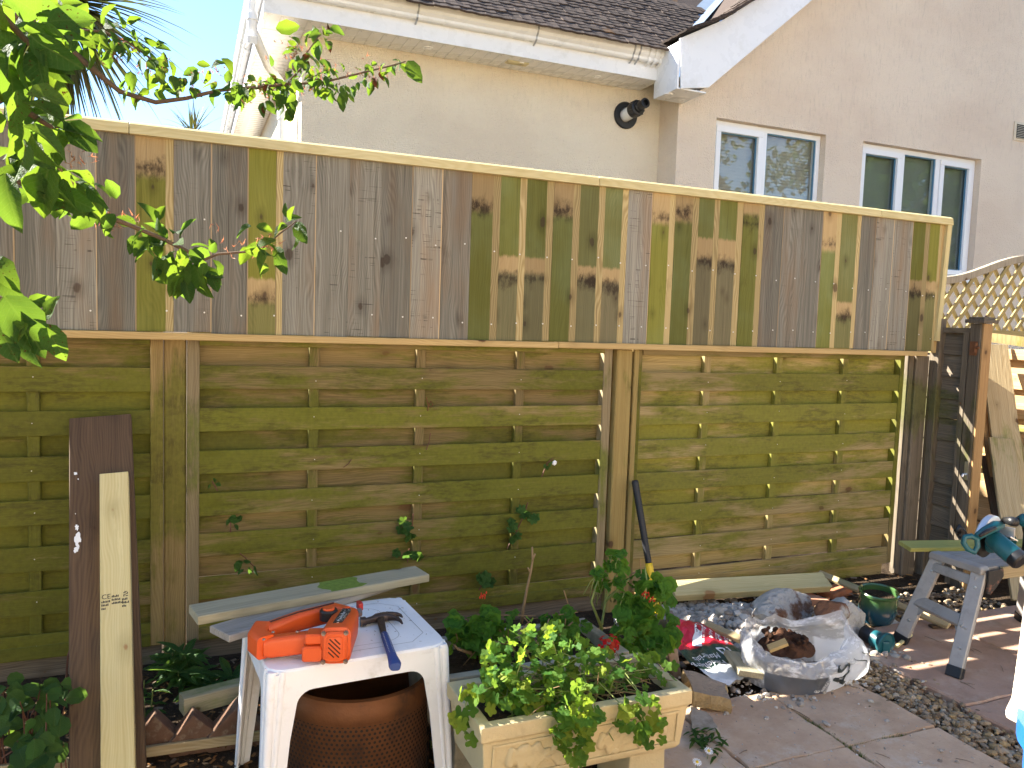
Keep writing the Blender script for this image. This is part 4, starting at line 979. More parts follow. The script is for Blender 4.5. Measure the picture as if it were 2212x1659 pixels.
# ---- orange nail gun lying on its side
m_org = plain('orange_plastic', (.62,.085,.012), .45, .45, 0, .1, 10, .12, 130, dirt=(.3,.07,.02), dirtamt=.45)
ng = thing('nail_gun', at(700,1400,z=TZ), 'orange cordless nail gun lying on the white table, vented end towards us', 'nail gun')
A0 = at(690,1436,z=TZ+.002); A1 = at(757,1434,z=TZ+.002)
fx = (A1-A0).normalized(); GW = (A1-A0).length; GH = .098
Bk = at(783,1364,z=TZ+.002)
fy = (Bk-A1); GL = fy.length*1.0; fy.normalize(); fz = V((0,0,1))
def NG(u, v, w_): return A0+fx*u+fy*v+fz*w_
def rsec(x0, x1, z0, z1, r, n=4):
    P = []
    for cx, cz, a0 in ((x1-r,z1-r,0),(x0+r,z1-r,90),(x0+r,z0+r,180),(x1-r,z0+r,270)):
        for i in range(n+1): a = math.radians(a0+90*i/n); P.append((cx+r*math.cos(a), cz+r*math.sin(a)))
    return P
def loft(secs, cap=True):
    mb = MB(); k = len(secs[0]); n_ = len(secs)
    mb.add([p for s in secs for p in s], [(i*k+j, i*k+(j+1)%k, (i+1)*k+(j+1)%k, (i+1)*k+j) for i in range(n_-1) for j in range(k)]+([tuple(range(k))[::-1], tuple(range((n_-1)*k, n_*k))] if cap else [])); return mb
W_ = GW
secs = []
for v, ins, top_ in ((.0,.006,.0),(.004,.001,.0),(.012,.0,.0),(.05,.002,.0),(GL*.7,.004,-.004),(GL*.95,.01,-.012),(GL,.02,-.02)):
    secs.append([NG(a, v, c) for a, c in rsec(ins, W_-ins, ins*.3, GH+top_-ins, .02)])
body = loft(secs).build('body', m_org, ng, smooth=True, auto=.6)
# end cover with diagonal vents, screws
cv = loft([[NG(a, v, c) for a, c in rsec(i, W_-i, i, GH-i, .016)] for v, i in ((.002,.008),(-.008,.009),(-.012,.013))]).build('end_cover', m_org, ng, smooth=True, auto=.5)
loft([[NG(a, v, c) for a, c in rsec(i, W_-i, i, GH-i, .008)] for v, i in ((-.0115,.019),(-.0145,.02),(-.015,.022))]).build('vent_panel', m_org, cv, smooth=True, auto=.5)
mb = MB(); m_slot = plain('dusty_slot', (.09,.035,.02), .9, .1)
cx, cz = W_/2, GH/2; hw = W_/2-.024; hh = GH/2-.024
d_ = V((1,-1)).normalized()
for i in range(-4, 5):
    # line: points c + s*perp*i + t*d, clipped to the panel
    px_, pz_ = i*.0088*.7, i*.0088*.7
    ts = []
    for t in range(-60, 61):
        a, c = px_+d_.x*t*.001, pz_+d_.y*t*.001
        if abs(a) < hw and abs(c) < hh: ts.append(t*.001)
    if len(ts) < 10: continue
    for_ = [(ts[0], 1), (ts[-1], 1)]
    wv = .0019; q = V((d_.y, -d_.x))
    mb.add([NG(cx+px_+d_.x*t+q.x*s, -.0154, cz+pz_+d_.y*t+q.y*s) for t, s in ((ts[0],-wv),(ts[-1],-wv),(ts[-1],wv),(ts[0],wv))], [(0,1,2,3)])
mb.build('vent_slots', m_slot, cv)
m_screw = plain('dull_screw', (.25,.2,.17), .45, .5, .8)
mb = MB()
for a, c in ((.011,.011),(W_-.011,.011),(.011,GH-.011),(W_-.011,GH-.011)): mb.lathe([(0,-.016),(.003,-.016),(.0032,-.012),(.006,-.0125),(.0065,-.009)], NG(a, 0, c), 10, fy)
tag(mb.build('cover_screws', m_screw, cv, smooth=True, auto=.5), kind='stuff')
# nose block on the left of the cover
mb = loft([[NG(a, v, c) for a, c in rsec(-.045+i, .006, .008+i, GH*.5-i, .008)] for v, i in ((-.004,.004),(-.0,.0),(.045,.0),(.05,.004))]); mb.build('side_block', m_org, ng, smooth=True, auto=.5)
mb = loft([[NG(a, v, c) for a, c in rsec(-.04+i, .004, GH*.52+i, GH*.8-i, .007)] for v, i in ((.004,.004),(.008,.0),(.05,.0),(.054,.004))]); mb.build('side_block', m_org, ng, smooth=True, auto=.5)
# handle loop: upper grip and lower magazine joined at the far left
def bar(pts, w0, h0, name, mat=m_org, rnd=.012, par=ng):
    secs = []; n_ = len(pts)
    for i, (p, kw, kh) in enumerate(pts):
        d = (V(pts[min(i+1,n_-1)][0])-V(pts[max(i-1,0)][0])).normalized(); s = V((-d.y, d.x, 0)).normalized(); u = d.cross(s)*-1
        if u.z < 0: u = -u
        secs.append([V(p)+s*a+u*c for a, c in rsec(-w0*kw/2, w0*kw/2, -h0*kh/2, h0*kh/2, min(rnd, w0*kw*.45, h0*kh*.45))])
    return loft(secs).build(name, mat, par, smooth=True, auto=.7)
zc = TZ+.05
Hb = at(720,1322,z=TZ+.06); He = at(565,1368,z=zc); Mb = at(680,1385,z=zc-.008); Me = at(568,1398,z=zc-.015)
bar([(NG(W_*.5, GL*.85, .06),.8,1),(Hb,1,1),((Hb+He)/2+V((0,0,.004)),.95,1),(He+V((.02,0,0)),1.05,1.05),(He,1,.9)], .042, .05, 'grip')
bar([(NG(.02,.03,.05),1,1),(Mb,1,1),((Mb+Me)/2,1,1),(Me+V((.02,0,0)),1,1),(Me,1,.8)], .04, .055, 'magazine')
bar([(He+V((.006,.012,0)),1,1.0),((He+Me)/2+V((-.012,0,0)),1,1.05),(Me+V((.006,-.012,.004)),1,1.0)], .05, .062, 'butt')
m_seam = plain('dark_seam', (.06,.02,.015), .7)
mb = MB(); q0, q1 = Hb+V((0,.0,.026)), He+V((.012,0,.026)); mb.tube([q0, (q0+q1)/2+V((0,0,.003)), q1], .0028, 6); mb.build('grip_seam', m_seam, ng)
mb = MB()
for p in (at(570,1382,z=TZ+.083), at(590,1366,z=TZ+.083), at(642,1365,z=TZ+.073)): mb.lathe([(0,.003),(.003,.003),(.0045,0)], p, 10)
tag(mb.build('case_screws', m_screw, ng), kind='stuff')
kc = at(710,1322,z=TZ+.09)
MB().lathe([(0,-.02),(.024,-.02),(.0245,.004),(.022,.008),(0,.008)], kc, 26).build('knob', m_blk, ng, smooth=True, auto=.5)
MB().lathe([(.0,.0135),(.014,.0135),(.0165,.011),(.0168,.006)], kc, 24).build('knob_cap', m_org, ng, smooth=True, auto=.5)
# worn black label with white lettering on the upper shell
m_label = NT('worn_label'); vv_ = m_label.obj(); wv_ = m_label.sm(m_label.noise(vv_, 170, 3, .7), .57, .62); m_label = m_label.fin(m_label.mix(wv_, (.015,.015,.015), (.6,.52,.45)), .5)
def LB(x, y): return NG(.020+x, .045+y, GH+.0012-.0*y)
L0, L1, L2, L3 = at(719.5,1347,z=TZ+GH), at(739,1345,z=TZ+GH), at(758,1317,z=TZ+GH), at(740,1317,z=TZ+GH)
def LP(u, v, h=.0035): return (L0*(1-u)+L1*u)*(1-v)+(L3*(1-u)+L2*u)*v+V((0,0,h))
mb = MB(); mb.add([LP(0,0),LP(1,0),LP(1,1),LP(0,1),LP(0,0,-.004),LP(1,0,-.004),LP(1,1,-.004),LP(0,1,-.004)], [(0,1,2,3),(0,4,5,1),(1,5,6,2),(2,6,7,3),(3,7,4,0)]); lb = mb.build('label', m_label, ng)
mb = MB(); text_on(mb, 'Paslode', .3, lambda x, y: LP(.68-y*1.5, .03+x*.74, .0045)); mb.build('lettering', m_pvc, lb)
p = at(777,1308,z=TZ+.075); mb = MB(); mb.box(p, (.014,.03,.022), T3); mb.build('red_tip', plain('red_plastic', (.35,.02,.02), .4), ng, bevel=.004)
mb = MB(); mb.tube([p+V((-.003,-.012,-.008)), p+V((-.006,-.03,-.016))], .008, 10); mb.build('tip_nut', m_screw, ng)
mb = MB(); a = at(556,1383,z=TZ+.03); mb.tube([a, at(549,1394,z=TZ+.02), at(551,1408,z=TZ+.01), at(560,1411,z=TZ+.004), at(580,1408,z=TZ+.003), at(594,1404,z=TZ+.003)], .0022, 8); mb.tube([a+V((.006,0,0)), at(553,1399,z=TZ+.012), at(560,1403,z=TZ+.01)], .0022, 8); mb.build('wire_hook', m_steel, ng, smooth=True)

# ---- claw hammer
m_iron = plain('dark_hammer_steel', (.085,.06,.05), .45, .5, .7, .4, 40, .3, 120, dirt=(.16,.09,.05), dirtamt=.5)
m_blue = plain('blue_rubber_grip', (.028,.06,.2), .55, .35, 0, .25, 30, .2, 150)
hz = TZ+.014
hm = thing('claw_hammer', at(830,1390,z=TZ), 'claw hammer with dark steel head and worn blue grip on the table', 'hammer')
def HP(x, y, h=0.0): return at(x, y, z=hz+h)
def tap(pts, name, mat, par=hm, n=10, smooth=True):
    secs = []; k_ = len(pts)
    for i, (p, a, b) in enumerate(pts):
        d = (pts[min(i+1,k_-1)][0]-pts[max(i-1,0)][0]).normalized(); s = V((-d.y, d.x, 0)).normalized(); u = s.cross(d)
        if u.z < 0: u = -u
        secs.append([p+s*x+u*z for x, z in rsec(-a/2, a/2, -b/2, b/2, min(a,b)*.35, 2)])
    return loft(secs).build(name, mat, par, smooth=smooth, auto=.8)
hd = tap([(HP(778,1343),.026,.026),(HP(789,1342),.026,.026),(HP(791,1342),.018,.018),(HP(806,1338),.018,.02),(HP(815,1335),.03,.024),(HP(830,1332),.032,.024),(HP(838,1331),.028,.022)], 'head', m_iron)
for s in (-1, 1):
    tap([(HP(834,1331+s*2),.014,.022),(HP(848,1331+s*3),.015,.018),(HP(858,1332+s*4.5),.013,.013),(HP(865,1335+s*6),.009,.008),(HP(869,1340+s*7),.005,.004)], 'claw', m_iron, hd)
tap([(HP(822,1335),.022,.018),(HP(825,1352),.02,.014),(HP(829,1370),.017,.013),(HP(833,1378),.017,.013)], 'shaft', m_iron)
gp_ = tap([(HP(830,1370),.018,.017),(HP(831,1373),.021,.02),(HP(838,1392),.022,.021),(HP(845,1412),.023,.022),(HP(849,1424),.026,.023),(HP(853,1436),.032,.024),(HP(854,1441),.026,.02)], 'grip', m_blue)
mb = MB()
for i in range(13):
    t = i/12; c = HP(832,1376)*(1-t)+HP(846,1416)*t; d = (HP(846,1416)-HP(832,1376)).normalized(); s = V((-d.y, d.x, 0))
    for q in (-1, 1): mb.box(c+s*q*.006+V((0,0,.0105)), (.0022,.0022,.0015))
mb.build('grip_dimples', plain('pale_speck', (.3,.32,.36), .7), gp_)

# ================================================================== PLANTERS
m_stone = plain('buff_cast_stone', (.5,.415,.235), .9, .15, 0, .16, 12, .5, 110, dirt=(.3,.25,.15), dirtamt=.5)
m_stoneg = plain('grey_cast_stone', (.36,.31,.22), .92, .12, 0, .2, 14, .6, 110, dirt=(.17,.16,.11), dirtamt=.6)
RZ = .34
c1 = at(1040,1575,z=RZ); c2 = at(1497,1491,z=RZ); c3 = at(1421,1402,z=RZ)
qx = (c2-c1).normalized(); qy = V((-qx.y, qx.x, 0)); QL = (c2-c1).length; QD = (c3-c2).dot(qy)
def trough(name, o0, qx, qy, L, D, z0, z1, label, mat, relief, rimmat):
    t = thing(name, o0+qx*L/2+qy*D/2+V((0,0,-o0.z)), label, 'planter', 'cast stone trough planters')
    Pt = lambda u, v, z: V((o0.x, o0.y, 0))+qx*u+qy*v+V((0,0,z))
    # walls as one hollow body: outer taper, thick rim, inner pit
    mb = MB(); secs = []
    for z, i in ((z0,.028),(z0+.012,.02),(z1-.045,.008),(z1-.04,.0),(z1,.0)): secs.append([Pt(u, v, z) for u, v in ((i,i),(L-i,i),(L-i,D-i),(i,D-i))])
    for z, i in ((z1,.032),(z1-.05,.04)): secs.append([Pt(u, v, z) for u, v in ((i,i),(L-i,i),(L-i,D-i),(i,D-i))])
    lf = loft(secs); b = lf.build('basin', mat, t, bevel=.006)
    mb = MB(); rr = random.Random(3)
    mb.grid(lambda u, v: Pt(.036+(L-.072)*u, .036+(D-.072)*v, z1-.032+.012*noise.noise(V((u*9, v*5, z1*30)))), 24, 10); tag(mb.build('potting_soil', m_soil, t, smooth=True), kind='stuff')
    for u in (.09, L-.17):
        mb = MB(); mb.add([Pt(u+a, b_, z) for z, e in ((-.03,.0),(z0-.002,.008)) for a, b_ in ((e,.05),(.13-e,.05),(.13-e,D-.05),(e,D-.05))], [(3,2,1,0),(4,5,6,7),(0,1,5,4),(1,2,6,5),(2,3,7,6),(3,0,4,7)]); mb.build('pedestal', mat, t, bevel=.006)
    return t, b, Pt
t1, b1, P1 = trough('stone_trough', c1, qx, qy, QL, QD, .165, RZ, 'front buff stone trough with carved oak leaves and trailing ivy leaved plants', m_stone, True, m_stoneg)
# carved front: frame lines and oak leaves
def FP(u, z, out): 
    k = (z-.165)/(RZ-.05-.165); ins = .02-.012*max(0, min(1, k)); return P1(u, ins-out, z)
mb = MB(); fz0, fz1 = .185, RZ-.055
for u0, u1 in ((.035, QL-.035),):
    for a, b, c, d in ((u0,fz0,u1,fz0+.008),(u0,fz1-.008,u1,fz1),(u0,fz0+.008,u0+.008,fz1-.008),(u1-.008,fz0+.008,u1,fz1-.008)):
        mb.add([FP(a,b,-.004),FP(c,b,-.004),FP(c,d,-.004),FP(a,d,-.004),FP(a,b,.004),FP(c,b,.004),FP(c,d,.004),FP(a,d,.004)], [(4,5,6,7),(0,1,5,4),(1,2,6,5),(2,3,7,6),(3,0,4,7)])
mb.build('carved_border', m_stone, b1, bevel=.0025)
def oak(uc, zc, L, ang, flip):
    mb = MB(); k = 40; ca, sa = math.cos(ang), math.sin(ang); rings = []
    out = []
    for i in range(k):
        t = i/k*2-1; s = 1 if t < 0 else -1; q = 1-abs(t)   # q 0 base..1 tip? 
        q = abs(t); wv = (.30*math.sin(pi*min(1, .12+q*.9)))*(1+.32*math.sin(q*pi*7.5)); out.append((q*L, s*wv*L*.9))
    vs = []
    for sc_, h in ((1,-.003),(.97,.003),(.8,.0065),(.12,.004)):
        for a, b in out:
            mid = L*.5; x, y = mid+(a-mid)*(sc_ if sc_ > .5 else .85), b*sc_
            u = uc+flip*(x*ca-y*sa); z = zc+x*sa+y*ca; vs.append(FP(u, max(.19, min(RZ-.066, z)), h))
    fs = [(r_*k+j, r_*k+(j+1)%k, (r_+1)*k+(j+1)%k, (r_+1)*k+j) for r_ in range(3) for j in range(k)]+[tuple(range(3*k,4*k))]
    if flip < 0: fs = [f[::-1] for f in fs]
    mb.add(vs, fs); mb.build('oak_leaf_carving', m_stone, b1, smooth=True)
oak(.07,.245,.15,-.1,1); oak(.12,.2,.1,.0,1) if False else None
oak(QL-.07,.245,.15,-.1,-1); oak(QL/2+.02,.24,.13,-.1,1); oak(QL/2-.02,.24,.13,-.1,-1)
mb = MB()
for u in (.235, QL-.235): mb.rock(FP(u,.205,.002), (.016,.006,.012), 3, 2, .02)
mb.build('acorn_carving', m_stone, b1, smooth=True)
o2 = P1(-.03, QD+.045, 0); o2 = V((o2.x, o2.y, .32))
t2, b2, P2 = trough('stone_trough', o2, qx, qy, QL+.02, .3, .15, .325, 'rear grey stone trough with red flowering geraniums against the fence', m_stoneg, False, m_stoneg)
P2D = .3

# ---- stone slabs beside the planters
m_slabst = plain('weathered_stone_slab', (.26,.2,.15), .92, .15, 0, .35, 9, .7, 70, dirt=(.1,.06,.035), dirtamt=.7)
mb = MB()
s0 = at(1474,1462,z=-.02); ztop = .31
e0 = at(1459,1356,z=ztop); e1 = at(1390,1306,z=ztop+.0)
d = (e1-e0); d.z = 0; dn = d.normalized(); th = V((-dn.y, dn.x, 0))*-.04
Pp = [s0, s0+dn*.36, V((e1.x+dn.x*.05, e1.y+dn.y*.05, ztop+.01)), e0]
nrm = (Pp[1]-Pp[0]).cross(Pp[3]-Pp[0]).normalized()
if nrm.x > 0: nrm = -nrm
tk = nrm*.045
mb.hexa([Pp[0]+tk, Pp[1]+tk, Pp[1], Pp[0], Pp[3]+tk, Pp[2]+tk, Pp[2], Pp[3]])
tag(mb.build('stone_slab', m_slabst, None, bevel=.01, seg=2), 'brown weathered stone slab standing on edge beside the rear trough', 'stone slab')
def chunk_slab(tops, th, label, mat, seed, name='stone_slab', cat='stone slab', amp=.006):
    r = random.Random(seed); top = []; n_ = len(tops)
    for i in range(n_):
        a, b = tops[i], tops[(i+1)%n_]
        for k in range(4): p = a.lerp(b, k/4); top.append(p+V((r.uniform(-amp,amp), r.uniform(-amp,amp), 0)))
    bot = [p+V((r.uniform(-amp,amp)*1.3, r.uniform(-amp,amp)*1.3, -th*r.uniform(.85,1.1))) for p in top]; mid = [a.lerp(b,.5)+V((r.uniform(-amp,amp)*1.5, r.uniform(-amp,amp)*1.5,0)) for a, b in zip(top, bot)]
    k = len(top); mb = MB(); mb.add(top+mid+bot, [tuple(range(k))]+[((i+1)%k, i, k+i, k+(i+1)%k) for i in range(k)]+[(k+(i+1)%k, k+i, 2*k+i, 2*k+(i+1)%k) for i in range(k)]+[tuple(range(2*k,3*k))[::-1]])
    return tag(mb.build(name, mat, None), label, cat)
def two_tone():
    n = NT('rough_slab'); nz = n.sep(n.normal())[2]; f = n.noise(n.pos(), 22, 6, .7); g = n.noise(n.pos(), 90, 4)
    c = n.mix(n.sm(nz, .55, .75), n.mix(f, (.2,.13,.06), (.5,.38,.2)), n.mix(f, (.24,.185,.14), (.36,.29,.22))); n.bump(n.ma('ADD', f, n.ma('MULTIPLY', g, .4)), .8, .02); return n.fin(c, .92, .1)
Z = lambda x, y, z: at(1410.2+x*.225, 1244.3+y*.225, z=z)
m_slabtop = slab_mat('dusty_slab', (.25,.2,.15), (.36,.3,.23), .5)
chunk_slab([Z(390,1100,.075), Z(735,1185,.05), Z(700,1040,.06), Z(390,915,.09), Z(285,895,.1)], .055, 'broken paving slab with a rough yellow edge propped by the front trough', two_tone(), 4)
Y2 = lambda x, y, z: at(1382.5+x*.375, 1161.4+y*.375, z=z)
chunk_slab([Y2(300,1105,.012), Y2(430,1115,.012), Y2(450,1080,.014), Y2(375,1000,.016), Y2(300,970,.016)], .03, 'flat piece of broken slab on the paving beside the trough foot', m_slabtop, 5)
# ================================================================== RUBBLE CORNER
# sledgehammer leaning on the middle post
m_gripk = plain('black_rubber', (.018,.018,.02), .5, .4, 0, .3, 30, .3, 150); m_yel = plain('yellow_fibreglass', (.75,.5,.02), .4, .4, 0, .1, 20)
a = at(1371,1037,y=3.185); b = at(1421,1335,y=2.99)
sg = thing('sledgehammer', V((b.x, b.y, 0)), 'sledgehammer handle, black ribbed grip over yellow shaft, leaning on the middle post', 'sledgehammer')
L_ = lambda t: a.lerp(b, t)
mb = MB(); ps, rs = [], []
for i in range(60):
    t = .012+.6*i/59; ps.append(L_(t)); rs.append(.0165+(.0012 if i % 2 else 0)-.002*i/59)
mb.tube([a]+ps, [.012]+rs, 16); mb.build('grip', m_gripk, sg, smooth=True)
mb = MB(); mb.tube([L_(.61), L_(.64), L_(1.0), L_(1.06)], [.0165,.018,.0175,.0175], 16); mb.build('shaft', m_yel, sg, smooth=True)
mb = MB(); c = L_(1.07); dd = (b-a).normalized(); sx_ = dd.cross(V((0,0,1))).normalized(); mb.box(c, (.15,.06,.06), Matrix((sx_, dd.cross(sx_), dd)).transposed()); mb.build('head', m_iron, sg, bevel=.012)

# timbers along the fence foot
a = at(1456,1281,z=.06)+V((0,.03,0)); b = at(1793,1261,z=.05)+V((0,.03,0))
tag(board('timber_length', a, b, .1, .045, (.05,-.55,1), m_fresh, None, .003), 'clean pale sawn timber lying along the foot of the right slat panel', 'timber')
a = at(1420,1288,z=.05)+V((0,.12,0)); b = at(1458,1300,z=.04)+V((0,.06,0))
tag(board('timber_end', at(1400,1296,z=.03)+V((0,.08,0)), at(1452,1281,z=.03)+V((.02,.06,0)), .07, .045, (0,-.3,1), m_trim, None, .003), 'short dark timber end poking out behind the yellow sledgehammer shaft', 'timber')
tag(board('timber_strip', at(1768,1246,z=.06)+V((0,0,.02)), at(2050,1352,z=.03), .035, .018, (-.2,-.8,.6), m_lean, None, .002), 'thin grey wooden strip sloping from the fence behind the green pot', 'timber strip')

# rocks of broken concrete
def chunkmat(name, ca, cb, split, sc=3.0):
    n = NT(name); v = n.obj(); f = n.noise(v, sc*2.2, 5, .6); q = n.noise(v, 48, 7, .75); col = n.mix(n.sm(f, split-.06, split+.06), ca, cb)
    col = n.mix(n.sm(q, .54, .7), col, n.mix(1., col, (.45,.4,.36), 'MULTIPLY')); col = n.mix(n.sm(n.voro(v, 55), .0, .12, 1, 0), col, (.12,.1,.09))
    n.bump(n.ma('ADD', q, n.ma('MULTIPLY', n.voro(v, 38), .8)), 1.0, .02); return n.fin(col, .95, .1)
m_conc = chunkmat('lime_concrete', (.58,.55,.5), (.22,.115,.07), .56); m_conc2 = chunkmat('earthy_concrete', (.24,.12,.07), (.6,.57,.52), .57); m_conc3 = chunkmat('pale_concrete', (.62,.6,.56), (.38,.34,.3), .6)
def rock(name, px0, px1, pyt, pyb, y, label, mat, seed, dy=.8, rot=0, sub=5, amp=.5, zs=1.0, cat='rubble'):
    a = at(px0, (pyt+pyb)/2, y=y); b = at(px1, (pyt+pyb)/2, y=y); t = at((px0+px1)/2, pyt, y=y); u = at((px0+px1)/2, pyb, y=y)
    rx = (b-a).length/2*.8; rz = (t.z-u.z)/2; c = (t+u)/2
    mb = MB(); r_ = random.Random(seed)
    bm = bmesh.new(); bmesh.ops.create_icosphere(bm, subdivisions=sub, radius=1)
    planes = [(V((r_.gauss(0,1), r_.gauss(0,1), r_.gauss(0,.8))).normalized(), r_.uniform(.66,.92)) for _ in range(13)]
    R3 = Matrix.Rotation(rot, 3, 'Y')
    for q in bm.verts:
        p = q.co.copy()
        for nrm_, d_ in planes:
            k = p.dot(nrm_)
            if k > d_: p -= nrm_*(k-d_)*.9
        p *= 1.1+.1*amp*noise.noise(p*2.3+V((seed*5,0,seed)))+.07*amp*noise.noise(p*6+V((seed,seed,0)))+.035*amp*noise.noise(p*15+V((0,seed*3,0)))
        q.co = R3 @ V((p.x*rx, p.y*rx*dy, p.z*rz*zs))
    vs = [q.co+c for q in bm.verts]; fs = [tuple(x.index for x in f.verts) for f in bm.faces]; bm.free()
    mb.add(vs, fs); return tag(mb.build(name, mat, None, smooth=True), label, cat)
rock('concrete_lump', 1612, 1758, 1279, 1360, 2.82, 'large concrete lump caked in brown earth, white left end, behind the open bag', m_conc, 12, .6, -.25)
rock('concrete_lump', 1757, 1872, 1298, 1412, 2.62, 'large pale lump of old post concrete with an earthy hollow, left of the green pot', m_conc3, 23, .8, .3)
rock('earth_clod', 1760, 1832, 1296, 1350, 2.58, 'brown earth clod stuck on top of the pale concrete lump', m_conc2, 31, .7)
rock('concrete_lump', 1876, 1948, 1338, 1383, 2.66, 'small pale concrete piece beside the foot of the folding step', m_conc3, 41, .8)
rock('concrete_lump', 1625, 1700, 1308, 1345, 2.7, 'grey broken stone under the earth caked concrete lump', m_conc, 17, .7)
m_brick = plain('red_brick', (.36,.13,.06), .9, .15, 0, .3, 25, .5, 90, dirt=(.3,.22,.16), dirtamt=.5); m_brick2 = plain('pinkish_brick', (.42,.22,.14), .9, .15, 0, .2, 20, .5, 90)
def brick(c, d, rz, tilt, mat, label, seed):
    mb = MB(); r_ = random.Random(seed); m = Matrix.Rotation(rz,3,'Z') @ Matrix.Rotation(tilt,3,'Y')
    x, y, z = d; vs = [V(c)+m@V((sx_*x/2+r_.uniform(-.008,.008), sy_*y/2+r_.uniform(-.008,.008), sz_*z/2+r_.uniform(-.006,.006))) for sz_ in (-1,1) for sx_, sy_ in ((-1,-1),(1,-1),(1,1),(-1,1))]
    mb.hexa(vs); return tag(mb.build('brick', mat, None, bevel=.006), label, 'brick')
brick(at(1740,1302,y=3.02), (.2,.1,.07), -.2, .1, m_brick2, 'broken pinkish brick between the two concrete lumps', 2)
brick(at(1805,1283,y=3.1), (.17,.09,.055), .15, -.1, m_brick, 'orange red brick under the right end of the pale timber', 3)
brick(at(1735,1295,y=3.14), (.12,.09,.05), .1, -.1, m_brick, 'small red brick end directly under the pale timber', 5)

# empty cement bag, flattened
A_, B_, C_, D_ = Z(222,430,.12), Z(560,500,.05), Z(1072,945,.03), Z(705,1072,.02)
Am = Z(275,770,.05)
def bag(u, v):
    l = A_*(1-v)**2 + (Am*2-(A_+D_)*.5)*2*v*(1-v) + D_*v*v; rgt = B_*(1-v)+C_*v
    p = l*(1-u)+rgt*u
    w_ = .016*noise.noise(V((u*3.1, v*4.3, 2)))+.009*noise.noise(V((u*8, v*9, 5)))+.02*math.exp(-((u-.5-.3*v)/.18)**2)*(1-v)+.012*math.sin(9*u+4*v)*max(0,.5-v)
    e = min(u, 1-u, v, 1-v)
    return p+V((0,0,w_*min(1, e*7)+.012*noise.noise(V((u*6,v*6,8)))*(1-min(1,e*6))))+V((.006*noise.noise(V((u*9,v*9,1))), .006*noise.noise(V((u*9,v*9,3))), .012))
def bagmat():
    n = NT('printed_bag'); q = n.sep(n.uvw()); u, v = q[0], q[1]; nz = n.ma('MULTIPLY', n.ma('SUBTRACT', n.noise(n.uvw(), 7, 4), .5), .06)
    hill = n.ma('MULTIPLY', n.ma('SUBTRACT', n.noise(n.comb(n.ma('MULTIPLY', u, 3.4), 0, 0), 1, 4), .5), .22)
    v2 = n.ma('ADD', v, n.ma('MULTIPLY', u, -.0)); c = n.mix(n.sm(v2, .448, .45), (.5,.012,.035), (.022,.06,.04))
    hz_ = n.ma('MULTIPLY', n.sm(n.noise(n.vmul(n.uvw(), (9,9,9)), 1, 5), .5, .7), n.ma('MULTIPLY', n.sm(v, .3, .42), n.sm(v, .447, .449, 1, 0))); c = n.mix(n.ma('MULTIPLY', hz_, .7), c, (.55,.1,.02))
    c = n.mix(n.sm(n.ma('ADD', v2, n.ma('ADD', hill, nz)), .745, .755), c, (.72,.75,.77))
    wr = n.sm(n.noise(n.vmul(n.uvw(), (5,14,1)), 1, 4), .5, .75); c = n.mix(n.ma('MULTIPLY', n.ma('MULTIPLY', n.sm(v, .8, .9), wr), .55), c, (.35,.38,.4))
    du = n.sm(n.noise(n.pos(), 45, 6, .75), .6, .75); c = n.mix(n.ma('MULTIPLY', du, .4), c, (.45,.4,.34))
    n.bump(n.noise(n.vmul(n.uvw(), (9,7,1)), 1, 5, .6), .5, .02); return n.fin(c, .3, .5)
cb = thing('cement_bag', bag(.5,.5)-V((0,0,.03)), 'flattened empty cement bag, red and dark green print with white lower end', 'bag')
mb = MB(); NU, NV = 36, 44; mb.grid(bag, NU, NV); bg = mb.build('bag_skin', bagmat(), cb, smooth=True)
uvl = bg.data.uv_layers.new(name='uv')
for p in bg.data.polygons:
    for li, vi in zip(p.loop_indices, p.vertices): uvl.data[li].uv = ((vi % (NU+1))/NU, (vi//(NU+1))/NV)
def bagn(u, v, h=.0025):
    e = .01; p = bag(u, v); nx = (bag(u+e, v)-p).cross(p-bag(u, v+e)); 
    if nx.z < 0: nx = -nx
    return p+nx.normalized()*h
m_wprint = plain('white_print', (.78,.78,.78), .4); m_dprint = plain('dark_print', (.02,.03,.03), .4); m_oprint = plain('orange_print', (.6,.14,.02), .4)
def btxt(s, size, u0, v0, ang, mat, name='bag_print', h=.0025, asp=1.3):
    mb = MB(); ca, sa = math.cos(ang), math.sin(ang)
    text_on(mb, s, size, lambda x, y: bagn(u0+(x*ca+y*sa)*asp, v0+(x*sa-y*ca), h)); return mb.build(name, mat, bg)
btxt('Heidelberg', .1, .56, .68, pi, m_wprint); btxt('Materials', .1, .56, .585, pi, m_wprint)
mb = MB()   # logo: rounded square outline with a small b-like window
def quad(u0, v0, u1, v1, h=.0028): mb.add([bagn(u0,v0,h), bagn(u1,v0,h), bagn(u1,v1,h), bagn(u0,v1,h)], [(0,1,2,3)])
for q in ((.62,.5,.82,.525),(.62,.635,.82,.66),(.62,.525,.65,.635),(.79,.525,.82,.635),(.705,.525,.73,.635),(.65,.575,.705,.59)): quad(*q)
mb.build('bag_logo', m_wprint, bg)
mb = MB(); ca, sa = math.cos(2.1), math.sin(2.1)
def bx(x, y, h): return bagn(.5+(x*ca+y*sa)*1.3, .09+(x*sa-y*ca), h)
for i in range(8): mb.add([bx(.36*i/8,0,.0022), bx(.36*(i+1)/8,0,.0022), bx(.36*(i+1)/8,.12,.0022), bx(.36*i/8,.12,.0022)], [(0,1,2,3)])
mb.build('print_box', m_wprint, bg)
mb = MB(); text_on(mb, '5 MINUTES', .085, lambda x, y: bx(.02+x*.8, .012+y*.75, .003)); text_on(mb, 'SETS IN UNDER', .04, lambda x, y: bx(.03+x*.8, .08+y, .003)); mb.build('bag_print', m_dprint, bg)
